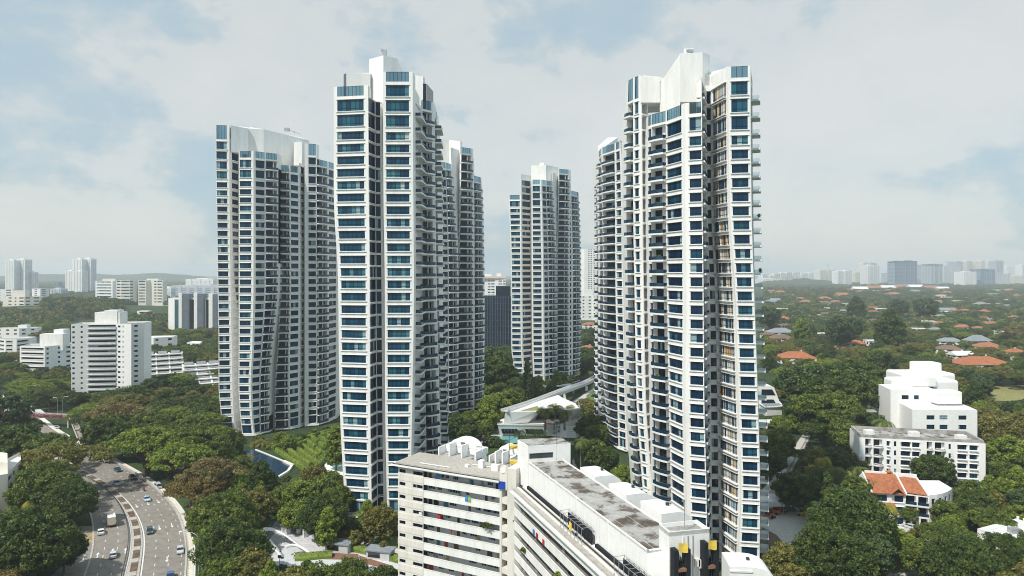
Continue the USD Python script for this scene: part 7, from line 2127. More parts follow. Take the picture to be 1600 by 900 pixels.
for k, ((a, b), h) in enumerate(zip((((680, 684), (700, 692)), ((700, 692), (722, 690)), ((722, 690), (752, 668))), (1.2, 1.4, 2.0))):
    p, q = np.array(G(*a)[:2]), np.array(G(*b)[:2]); t = (q - p) / np.linalg.norm(q - p); n = np.array([t[1], -t[0]])
    m = MB(); m.prism([p, q, q + n * 1.6, p + n * 1.6], -.5, h); m.build('wall', 'slab_white', path)
flat('pavement', [G(*p)[:2] for p in ((702, 700), (740, 676), (784, 668), (786, 690), (760, 700), (716, 716))], .06, 'pavement')
flat('lawn', [G(*p)[:2] for p in ((682, 690), (720, 692), (742, 676), (700, 672), (684, 676))], .08, 'lawn')
m = MB(); p = G(700, 694)
for k in range(12):
    c = lerp(G(664, 690)[:2], G(700, 698)[:2], k / 11); m.box((*c, 0), (.12, .12, 1.6))
m.build('railing_fence', 'dark_metal', '/World', 'short dark railing between the two-bay tower and the retaining wall', 'fence', kind='stuff')

# building site corner by the nearest tower
path = thing('tent', 'white curved tent roof over parked machines beside the nearest tower', 'tent')
m = MB(); c = G(1194, 806)[:2]
gable_prism(m, c + (-4, 0), c + (7.5, 0), np.array([2., 9.]), -6.8 + 3.6, [(0, 0), (1, .2)] + [(.5 + .5 * math.cos(t), .5 + 1.5 * math.sin(t)) for t in np.linspace(.2, math.pi - .1, 8)]); m.build('canopy', 'roof_white', path)
for dx, dy in ((-3.5, .5), (7, .5), (9, 8.5), (-1.5, 8.5)):
    m = MB(); m.box((c[0] + dx, c[1] + dy, -7), (.2, .2, 4)); m.build('pole', 'steel', path)
def machine(px, py, yaw, mt, label):
    path = thing('construction_machine', label, 'construction machine', 'orange and yellow machines by the tent', G(px, py), yaw)
    for s in (-1, 1):
        for x in (-1.1, 1.1):
            m = MB(); m.tube([(x, s * .75, .5), (x, s * 1.05, .5)], .5, 12); m.build('wheel', 'tyre', path)
    m = MB(); m.box((-.5, 0, .6), (2.4, 1.5, .9)); m.build('body', mt, path)
    m = MB(); m.box((-.2, 0, 1.5), (1.1, 1.2, 1.2)); m.build('cab', 'car_glass', path)
    m = MB(); m.box((-.2, 0, 2.7), (1.3, 1.4, .12)); m.build('cab_roof', mt, path)
    m = MB(); m.tube([(.6, .4, 1.2), (1.8, .4, 1.5), (2.3, .4, .6)], .12, 5); m.tube([(.6, -.4, 1.2), (1.8, -.4, 1.5), (2.3, -.4, .6)], .12, 5); m.build('lift_arm', mt, path)
    m = MB(); m.prism([(2.1, -.9), (2.8, -.9), (2.8, .9), (2.1, .9)], .25, .75, bottom=True); m.build('bucket', 'dark_metal', path)
machine(1200, 811, .4, 'orange_paint', 'orange loader nearest the tower under the white tent')
machine(1211, 803, 2.2, 'orange_paint', 'second orange loader at the back of the white tent')
machine(1218, 797, 1.2, 'orange_paint', 'third orange machine at the open end of the white tent')
machine(1253, 806, -.3, 'yellow_paint', 'yellow machine parked alone on the dark ramp beyond the tent')
path = thing('ramp_wall', 'pale wall running along the dark ramp from the tent to the big trees', 'wall')
p, q = np.array(G(1236, 790)[:2]), np.array(G(1288, 826)[:2]); t = (q - p) / np.linalg.norm(q - p); n = np.array([t[1], -t[0]])
m = MB(); m.prism([p, q, q + n * .5, p + n * .5], -8, -5.2); m.build('wall', 'slab_white', path)
m = MB(); c = G(1232, 786)
m.box((c[0], c[1], c[2]), (2.4, 2.0, 2.0), .5); m.build('tarp_shelter', 'red_cloth', '/World', 'small red tarpaulin shelter by the open end of the white tent', 'shelter')
m = MB(); c = G(1433, 838); t_ = trimesh.creation.icosphere(2, .9); t_.apply_translation((c[0], c[1], c[2] + 1.6)); m.tm(t_); m.tube([(c[0], c[1], c[2]), (c[0], c[1], c[2] + 1.2)], .1, 5); m.build('orange_sign', 'orange_paint', '/World', 'round orange road sign beside the house gate', 'sign')
m = MB(); c = G(1465, 836); m.box((c[0], c[1], c[2]), (1.2, .9, 1.3)); m.build('bin', 'blue_cloth', '/World', 'blue wheeled bin at the roadside by the curved white house', 'bin')

# greenery that residents keep on their balconies
gq = np.random.default_rng(9)
NW = 'zero one two three four five six seven eight nine ten eleven twelve thirteen fourteen fifteen sixteen seventeen eighteen nineteen twenty twenty-one twenty-two twenty-three twenty-four twenty-five twenty-six twenty-seven twenty-eight twenty-nine thirty thirty-one thirty-two thirty-three'.split()
GB, gseen = [], set()
for q in [q for q in GREEN if q[5] < 400]:
    kk = (int(q[5] // 30), round(q[1] / 4))
    if kk not in gseen:
        gseen.add(kk); GB.append(q)
GB = GB[:44]
for k, (fc, z0, ua, ub, p_, dist) in enumerate(GB):
    m = MB(); uc = ua + (ub - ua) * gq.uniform(.2, .8)
    for _ in range(110):
        r3 = np.clip(gq.normal(size=3), -1.4, 1.4); c = np.array(fc.p(z0 + .85 + r3[0] * .3, uc + r3[1] * .4 / fc.width(z0), p_ - .5 + r3[2] * .2))
        a1, a2 = gq.normal(size=3) * .16, gq.normal(size=3) * .16
        m.quad(tuple(c - a1), tuple(c + a2), tuple(c + a1), tuple(c - a2), float(gq.random()))
    px_, py_ = 800 + fc.p(z0, uc)[0] / fc.p(z0, uc)[1] * FPX, HORIZON + (CAM_H - z0) / fc.p(z0, uc)[1] * FPX
    tw = 'maze tower' if px_ < 528 else 'two-bay tower' if px_ < 692 and dist < 280 else 'half hidden tower' if px_ < 760 else 'curved balcony tower' if px_ < 984 and dist > 290 else 'nearest tower'
    fl_ = int(max(1, round((z0 + (7 if px_ > 900 else 0)) / 4)))
    m.build('balcony_plant', ('leaf_bright', 'leaf_mid', 'leaf_dark')[k % 3], '/World', f'green plants on a balcony about {NW[min(fl_, 33)]} storeys up the {tw}', 'plant', 'plants on the tower balconies', tone=True)
# ------------------------------------------------------------------ trees
def build_np(path, V, F, Tn, mt):
    m = UsdGeom.Mesh.Define(stage, path)
    m.CreatePointsAttr(Vt.Vec3fArray.FromNumpy(np.ascontiguousarray(V, np.float32)))
    m.CreateFaceVertexCountsAttr(Vt.IntArray.FromNumpy(np.full(len(F), F.shape[1], np.int32)))
    m.CreateFaceVertexIndicesAttr(Vt.IntArray.FromNumpy(np.ascontiguousarray(F, np.int32).ravel()))
    m.CreateSubdivisionSchemeAttr('none')
    UsdGeom.PrimvarsAPI(m).CreatePrimvar('tone', T.FloatArray, 'vertex').Set(Vt.FloatArray.FromNumpy(np.asarray(Tn, np.float32)))
    UsdShade.MaterialBindingAPI.Apply(m.GetPrim()).Bind(M[mt])
    return m

def leaf_quads(c, n, size, tone, g):
    """one four-cornered leaf spray per point, facing roughly along n"""
    N = len(c)
    r = g.normal(size=(N, 3)) * .75 + n
    r /= np.linalg.norm(r, axis=1)[:, None] + 1e-9
    u = np.cross(r, g.normal(size=(N, 3)))
    u /= np.linalg.norm(u, axis=1)[:, None] + 1e-9
    v = np.cross(r, u)
    s = (size * g.uniform(.6, 1.35, N))[:, None]
    k = g.uniform(.45, .8, N)[:, None]
    V = np.stack([c - u * s, c - v * s * k, c + u * s, c + v * s * k], 1).reshape(-1, 3)
    F = np.arange(4 * N).reshape(N, 4)
    return V, F, np.repeat(tone, 4)

def crown_points(kind, g, R, Ht, n_clump, per, rc):
    """clump centres of a crown and the leaves round them: (points, normals, tones)"""
    P, Nn, Tn = [], [], []
    for i in range(n_clump):
        for _ in range(30):
            if kind == 'umbrella':
                a, q = g.uniform(0, 2 * math.pi), math.sqrt(g.random())
                lob = 1 + .22 * math.sin(3 * a + 1.3) + .12 * math.sin(5 * a)
                c = np.array([q * R * lob * math.cos(a), q * R * lob * math.sin(a), Ht * (.66 + .24 * (1 - q ** 2.2)) + g.normal() * .5])
            elif kind == 'round':
                d = g.normal(size=3); d /= np.linalg.norm(d)
                bump = .72 + .5 * meshkit.noise(d[None] * 1.7 + 7.7 * R, 3)[0]
                q = g.uniform(.45, 1) ** .5
                c = np.array([d[0] * R * bump * q, d[1] * R * bump * q, Ht * .60 + d[2] * Ht * .38 * bump * q])
            elif kind == 'tall':
                z = g.uniform(.16, 1)
                w = R * (1 - abs(2 * (z - .5)) ** 2.4) * (.75 + .35 * g.random()) + .3
                a = g.uniform(0, 2 * math.pi); q = math.sqrt(g.uniform(.2, 1))
                c = np.array([w * q * math.cos(a), w * q * math.sin(a), Ht * z])
            elif kind == 'cone':
                z = g.uniform(.08, 1)
                w = R * (1.05 - z) * (.7 + .4 * g.random())
                a = g.uniform(0, 2 * math.pi); q = math.sqrt(g.uniform(.25, 1))
                c = np.array([w * q * math.cos(a), w * q * math.sin(a), Ht * z])
            else:       # bush
                d = g.normal(size=3); d /= np.linalg.norm(d); d[2] = abs(d[2])
                q = g.uniform(.5, 1)
                c = np.array([d[0] * R * q, d[1] * R * q, Ht * (.12 + .8 * d[2] * q)])
            break
        tone = float(np.clip(g.normal(.45, .2), 0, 1))
        d = g.normal(size=(per, 3)); d /= np.linalg.norm(d, axis=1)[:, None]
        rr = rc * g.uniform(.7, 1.25)
        flat_ = .5 if kind == 'umbrella' else .8
        p = c + d * rr * np.array([1, 1, flat_]) * (g.uniform(.35, 1, per) ** .5)[:, None]
        P.append(p); Nn.append(d + np.array([0, 0, .35])); Tn.append(np.clip(tone + g.normal(0, .13, per), 0, 1))
    return np.vstack(P), np.vstack(Nn), np.concatenate(Tn)

KINDS = {}
def tree_kind(key, name, kind, R, Ht, leafmat, n_clump, per, rc, size, seed, trunk_r=.32, branches=7, bark='trunk_bark', bare=False):
    g = np.random.default_rng(seed)
    path = f'/World/class_{key}'
    stage.CreateClassPrim(path)
    x = UsdGeom.Xform.Define(stage, path); x.GetPrim().SetSpecifier(Sdf.SpecifierClass)
    c, n, t = crown_points(kind, g, R, Ht, n_clump, per, rc)
    V, F, Tn = leaf_quads(c, n, size, t, g)
    build_np(path + '/crown', V, F, Tn, leafmat)
    m = MB()
    base = Ht * {'umbrella': .42, 'round': .34, 'tall': .8, 'cone': .9, 'bush': .3}[kind]
    m.tube([(0, 0, -1.0), (.1, .05, base * .5), (0, .1, base)], [trunk_r * 1.3, trunk_r, trunk_r * .75], 7)
    for k in range(branches):
        a = 2 * math.pi * k / max(branches, 1) + g.uniform(-.3, .3)
        rr = R * g.uniform(.45, .8)
        ze = Ht * g.uniform(.68, .86)
        p0 = np.array([0, 0, base * g.uniform(.75, 1)])
        p2 = np.array([rr * math.cos(a), rr * math.sin(a), ze])
        p1 = (p0 + p2) / 2 + np.array([0, 0, -.06 * Ht])
        m.tube([p0, p1, p2], [trunk_r * .6, trunk_r * .38, trunk_r * .15], 5)
        for _ in range(3 if bare else 1):
            q = p1 + (p2 - p1) * g.uniform(.2, .7)
            e = q + np.array([g.normal() * R * .22, g.normal() * R * .22, Ht * g.uniform(.08, .2)])
            m.tube([q, e], [trunk_r * .22, trunk_r * .07], 4)
    m.build('trunk', bark, path=path + '/trunk', parent=path)
    KINDS[key] = dict(path=path, R=R, H=Ht, name=name, data=(V, F, Tn, leafmat))

def palm_kind(key, name, Ht, n_fr, L, leafmat, seed, droop=1.0, stem_r=.16, n_stem=1):
    g = np.random.default_rng(seed)
    path = f'/World/class_{key}'
    stage.CreateClassPrim(path)
    x = UsdGeom.Xform.Define(stage, path); x.GetPrim().SetSpecifier(Sdf.SpecifierClass)
    V, F, Tn = [], [], []
    m = MB()
    for s in range(n_stem):
        ox, oy, hh = (0, 0, Ht) if s == 0 else (g.normal() * 1.3, g.normal() * 1.3, Ht * g.uniform(.6, .95))
        m.tube([(ox, oy, -1), (ox * 1.1 + .15, oy * 1.1, hh * .5), (ox * 1.2, oy * 1.2, hh)], [stem_r * 1.4, stem_r, stem_r * .8], 7)
        for k in range(n_fr):
            a = 2 * math.pi * k / n_fr + g.uniform(-.25, .25)
            up = g.uniform(-.1, 1.0)
            pts, dirs = [], []
            p = np.array([ox * 1.2, oy * 1.2, hh]); el = up
            seg = 9
            for i in range(seg + 1):
                pts.append(p.copy())
                d = np.array([math.cos(a) * math.cos(el), math.sin(a) * math.cos(el), math.sin(el)])
                dirs.append(d)
                p = p + d * L / seg
                el -= droop * .26
            tone = float(np.clip(g.normal(.5, .22), 0, 1))
            side = np.array([-math.sin(a), math.cos(a), 0])
            for i in range(seg):
                for h_ in (0, .5):
                    c = pts[i] + (pts[i + 1] - pts[i]) * h_
                    w = L * .23 * math.sin(math.pi * (i + h_ + .6) / (seg + .9)) ** .7 + .05
                    for sg_ in (-1, 1):
                        tip = c + side * sg_ * w + dirs[i] * w * .5 + np.array([0, 0, -w * .45])
                        b = len(V) and sum(len(v) for v in V)
                        V.append(np.array([c, c + dirs[i] * .16 * L / seg * 2.2, tip])); F.append(np.array([[b, b + 1, b + 2]])); Tn.append([tone] * 3)
    V = np.vstack(V); F = np.vstack(F)
    build_np(path + '/crown', V, F, np.concatenate(Tn), leafmat)
    m.build('trunk', 'palm_bark', path=path + '/trunk', parent=path)
    KINDS[key] = dict(path=path, R=L * .8, H=Ht + L * .3, name=name, data=(V, F, np.concatenate(Tn), leafmat))

tree_kind('rain_dark', 'rain_tree', 'umbrella', 9.5, 13.5, 'leaf_dark', 202, 87, 1.29, 0.294, 1, .5, 10)
tree_kind('rain_bright', 'rain_tree', 'umbrella', 9.0, 13.0, 'leaf_bright', 202, 80, 1.29, 0.280, 2, .5, 10)
tree_kind('rain_mid', 'rain_tree', 'umbrella', 8.5, 13.0, 'leaf_mid', 189, 82, 1.29, 0.294, 3, .45, 10)
tree_kind('rain_olive', 'rain_tree', 'umbrella', 10.0, 14.0, 'leaf_olive', 175, 70, 1.38, 0.294, 4, .5, 11)
tree_kind('rain_brown', 'spreading_tree', 'umbrella', 7.5, 13.0, 'leaf_brown', 135, 52, 1.12, 0.238, 5, .35, 14, bare=True)
tree_kind('rain_rust', 'spreading_tree', 'umbrella', 7.5, 12.0, 'leaf_rust', 148, 60, 1.20, 0.266, 6, .35, 11)
tree_kind('round_dark', 'broadleaf_tree', 'round', 5.6, 12.0, 'leaf_dark', 202, 77, 0.99, 0.296, 7)
tree_kind('round_mid', 'broadleaf_tree', 'round', 5.2, 11.0, 'leaf_mid', 202, 75, 0.95, 0.289, 8)
tree_kind('round_blue', 'broadleaf_tree', 'round', 6.0, 13.5, 'leaf_blue', 202, 77, 1.03, 0.312, 9)
tree_kind('round_bright', 'broadleaf_tree', 'round', 4.6, 9.5, 'leaf_bright', 189, 70, 0.86, 0.265, 10)
tree_kind('round_olive', 'broadleaf_tree', 'round', 5.2, 11.5, 'leaf_olive', 175, 65, 0.99, 0.289, 11)
tree_kind('tall_dark', 'tall_tree', 'tall', 5.0, 15.5, 'leaf_dark', 229, 75, 1.03, 0.312, 12)
tree_kind('great_dark', 'broadleaf_tree', 'round', 9.0, 17.0, 'leaf_dark', 445, 80, 1.29, 0.294, 40, .5, 10)
tree_kind('great_mid', 'broadleaf_tree', 'round', 9.0, 16.0, 'leaf_mid', 445, 77, 1.29, 0.294, 41, .5, 10)
tree_kind('tall_bright', 'tall_tree', 'tall', 3.0, 12.0, 'leaf_bright', 162, 65, 0.77, 0.250, 13, .2)
tree_kind('cone_mid', 'conical_tree', 'cone', 2.3, 9.5, 'leaf_mid', 148, 57, 0.56, 0.211, 14, .15, 0)
tree_kind('cone_dark', 'conical_tree', 'cone', 2.6, 15.0, 'leaf_blue', 175, 65, 0.69, 0.234, 15, .2, 0)
tree_kind('young', 'young_tree', 'round', 2.0, 5.6, 'leaf_olive', 94, 50, 0.52, 0.187, 16, .1, 4)
tree_kind('young_yellow', 'young_tree', 'round', 3.0, 7.0, 'leaf_yellow', 108, 52, 0.65, 0.211, 17, .15, 5)
tree_kind('bush', 'bush', 'bush', 2.2, 2.6, 'leaf_mid', 60, 46, .55, .22, 18, .08, 0)
tree_kind('bush_bright', 'bush', 'bush', 2.0, 2.3, 'leaf_bright', 60, 44, .5, .21, 19, .08, 0)
tree_kind('bush_dark', 'bush', 'bush', 2.4, 2.8, 'leaf_dark', 60, 46, .6, .24, 20, .08, 0)
tree_kind('bare', 'bare_tree', 'umbrella', 4.5, 10.0, 'leaf_olive', 26, 22, .7, .26, 22, .2, 12, bare=True)
palm_kind('palm', 'palm_tree', 8.0, 15, 3.6, 'palm_leaf', 23)
palm_kind('coconut', 'coconut_palm', 8.5, 17, 4.4, 'leaf_yellow', 24, 1.15)
palm_kind('date_palm', 'date_palm', 5.2, 34, 3.4, 'palm_leaf', 25, .8, .28)
palm_kind('palm_cluster', 'palm_tree', 7.0, 11, 2.8, 'palm_leaf', 26, 1.1, .1, 4)
palm_kind('fan_bush', 'fan_palm', 1.2, 22, 2.6, 'leaf_olive', 27, .7, .15)

KEEP = [
    [(158, 716), (175, 708), (215, 735), (250, 757), (272, 790), (292, 812), (306, 850), (308, 905), (95, 905), (122, 868), (124, 838), (142, 815), (128, 790), (150, 750)],
    [(28, 636), (66, 640), (66, 655), (112, 648), (130, 682), (118, 684), (95, 660), (92, 674), (56, 672), (50, 655), (28, 650)], [(140, 692), (168, 690), (172, 708), (148, 712)],
    [(366, 704), (420, 705), (520, 672), (534, 690), (520, 722), (490, 742), (458, 730), (437, 745), (400, 726)],
    [(405, 845), (438, 808), (512, 846), (622, 868), (622, 890), (500, 884), (440, 878), (405, 868)],
    [(518, 80), (690, 80), (695, 640), (640, 800), (538, 806), (528, 700)], [(336, 190), (526, 200), (526, 670), (505, 680), (400, 684), (347, 662), (336, 400)],
    [(690, 220), (757, 260), (756, 640), (690, 645)], [(794, 255), (907, 280), (908, 575), (880, 590), (812, 585), (800, 540)],
    [(926, 220), (1194, 90), (1194, 885), (1020, 760), (995, 760), (975, 725), (952, 700), (932, 640)],
    [(612, 728), (700, 686), (800, 685), (895, 685), (1120, 810), (1200, 880), (1200, 905), (612, 905)], [(760, 692), (777, 662), (790, 642), (870, 612), (935, 590), (936, 602), (905, 640), (905, 690)],
    [(1390, 612), (1408, 580), (1436, 566), (1473, 566), (1500, 590), (1528, 640), (1528, 680), (1390, 680)], [(1342, 672), (1541, 690), (1539, 750), (1490, 755), (1342, 748)],
    [(1356, 745), (1420, 742), (1489, 772), (1489, 800), (1450, 828), (1400, 828), (1360, 800)], [(1528, 826), (1588, 807), (1606, 812), (1606, 842), (1560, 835)],
    [(1203, 747), (1242, 672), (1270, 662), (1264, 700), (1238, 744)], [(1188, 772), (1240, 780), (1292, 822), (1270, 850), (1236, 850), (1188, 825)],
    [(1370, 598), (1392, 598), (1392, 640), (1356, 640)], [(1548, 602), (1604, 602), (1604, 625), (1550, 625)], [(110, 485), (226, 500), (226, 596), (181, 602), (150, 614), (109, 612)],
    [(31, 512), (110, 538), (110, 572), (60, 570), (31, 558)], [(-20, 505), (46, 518), (46, 550), (-20, 550)], [(225, 551), (286, 551), (286, 582), (225, 585)], [(286, 553), (338, 553), (338, 600), (300, 592)],
    [(262, 456), (340, 456), (340, 510), (262, 514)], [(-10, 710), (34, 728), (34, 785), (-10, 795)], [(30, 768), (85, 788), (85, 812), (30, 818)], [(148, 432), (208, 432), (208, 470), (148, 460)], [(215, 432), (257, 432), (257, 476), (215, 476)], [(195, 478), (262, 478), (262, 489), (195, 489)], [(0, 448), (66, 448), (62, 482), (0, 478)],
    [(755, 425), (798, 425), (798, 540), (755, 540)], [(908, 385), (938, 385), (938, 512), (908, 512)], [(1186, 560), (1226, 560), (1232, 600), (1186, 606)], [(1194, 612), (1236, 612), (1224, 650), (1194, 652)],
    [(1528, 640), (1600, 636), (1600, 664), (1528, 670)], [(1395, 820), (1470, 826), (1474, 850), (1400, 842)], [(1372, 880), (1440, 880), (1440, 898), (1366, 898)], [(50, 638), (113, 638), (114, 664), (50, 670)], [(528, 832), (622, 840), (622, 866), (528, 850)]]
BD = {5: 225, 6: 340, 7: 376, 8: 480, 9: 200, 10: 115, 12: 308, 13: 268, 14: 236, 15: 210, 20: 436, 21: 520, 22: 620, 23: 512, 24: 472, 25: 898, 26: 214}
DEEP = {'148': 1650, '215': 1650, '195': 1345, '0': 1440, '755': 706, '908': 900, '1186': 392, '1194': 330, '1528': 300}
KEEPD = []
for i, k in enumerate(KEEP):
    d_ = BD.get(i, 0) if i < 27 else DEEP.get(str(k[0][0]), 0)
    KEEPD.append((Polygon(k).buffer(0), d_))
for pr in list(stage.GetPrimAtPath('/World').GetChildren()):
    if pr.GetName().startswith('house') and pr.GetChild('roof'):
        pts = np.array(UsdGeom.Mesh(pr.GetChild('roof')).GetPointsAttr().Get())
        px, py = 800 + pts[:, 0] / pts[:, 1] * FPX, HORIZON + (CAM_H - pts[:, 2]) / pts[:, 1] * FPX
        a = .15 * (px.max() - px.min())
        KEEPD.append((Polygon([(px.min() + a, py.min() + .4), (px.max() - a, py.min() + .4), (px.max() - a, py.max()), (px.min() + a, py.max())]), float(pts[:, 1].max())))
from shapely.prepared import prep
from shapely.strtree import STRtree
KT = STRtree([k[0] for k in KEEPD])
def blocked(shape, cx_, cy_, d):
    for i in KT.query(shape, predicate='intersects'):
        kd = KEEPD[i][1]
        if kd == 0 or d < kd + 2:
            return True
        if KEEPD[i][0].contains(Point(cx_, cy_)):
            return True
    return False
road_u = unary_union([Polygon(np.vstack([RL, RR[::-1]])).buffer(3), Polygon(np.vstack([LL, LR[::-1]])).buffer(3), Polygon(np.vstack([S1, S2[::-1]])).buffer(2), Polygon(bay).buffer(1), Polygon(pond).buffer(1.5), Polygon([mzp(0, 0), mzp(1, 0), mzp(1, 1), mzp(0, 1)]).buffer(2)])
road_p = prep(road_u)

GROUPS, placed = {}, []
counts = {}
def plant_tree(key, x, y, scale, label, cat, group, yaw, zs=1.0, up=0.0):
    k = KINDS[key]
    path = numbered('/World', k['name'])
    p = UsdGeom.Xform.Define(stage, path)
    p.AddTranslateOp().Set(Gf.Vec3d(float(x), float(y), float(ground(x, y)) - .1 + up))
    p.AddRotateZOp().Set(float(math.degrees(yaw)))
    p.AddScaleOp().Set(Gf.Vec3f(float(scale), float(scale), float(scale * zs)))
    pr = p.GetPrim()
    pr.GetReferences().AddInternalReference(k['path'])
    pr.SetInstanceable(True)
    tag(pr, label, cat, group)

LOOK = {'rain_dark': 'dark umbrella rain tree', 'rain_bright': 'bright umbrella rain tree', 'rain_mid': 'green umbrella rain tree', 'rain_olive': 'olive rain tree', 'rain_brown': 'brown thinly leaved tree', 'rain_rust': 'rust tinted tree',
        'round_dark': 'dark round tree', 'round_mid': 'green round tree', 'round_blue': 'dense bluish tree', 'round_bright': 'light green round tree', 'round_olive': 'olive loose tree', 'tall_dark': 'tall dark narrow tree', 'great_dark': 'great dark tree', 'great_mid': 'great green tree', 'tall_bright': 'slim light green tree',
        'cone_mid': 'small conical tree', 'cone_dark': 'tall dark conical tree', 'young': 'young thin garden tree', 'young_yellow': 'yellow flowering young tree', 'bush': 'rounded green bush', 'bush_bright': 'bright green bush', 'bush_dark': 'dark rounded bush', 'bare': 'nearly bare tree with thin branches',
        'palm': 'green feathery palm', 'coconut': 'yellowish coconut palm', 'date_palm': 'stout date palm with a round head', 'palm_cluster': 'cluster of slim palms', 'fan_bush': 'low fan palm'}
def cat_of(key):
    n = KINDS[key]['name']
    return 'bush' if n == 'bush' else ('palm' if 'palm' in n else 'tree')

tg = np.random.default_rng(77)
def T_(px, py, wpx, key, label, base=None, zs=1.0):
    """a tree whose crown is centred at the photo's (px, py), about wpx photo pixels across"""
    k = KINDS[key]
    up = 5.5 if key == 'date_palm' else 0.0
    d = 250.
    for _ in range(40):
        s = wpx / 2 / FPX * d / k['R']
        zc = float(ground(X(px, d), d)) + up + k['H'] * s * zs * (.84 if 'palm' in key or key == 'coconut' else .66)
        d = .6 * d + .4 * (CAM_H - zc) * FPX / (py - HORIZON)
    s = wpx / 2 / FPX * d / k['R']
    x = X(px, d)
    placed.append((x, d, k['R'] * s))
    plant_tree(key, x, d, s, label, cat_of(key), None, tg.uniform(0, 6.28), zs, up)

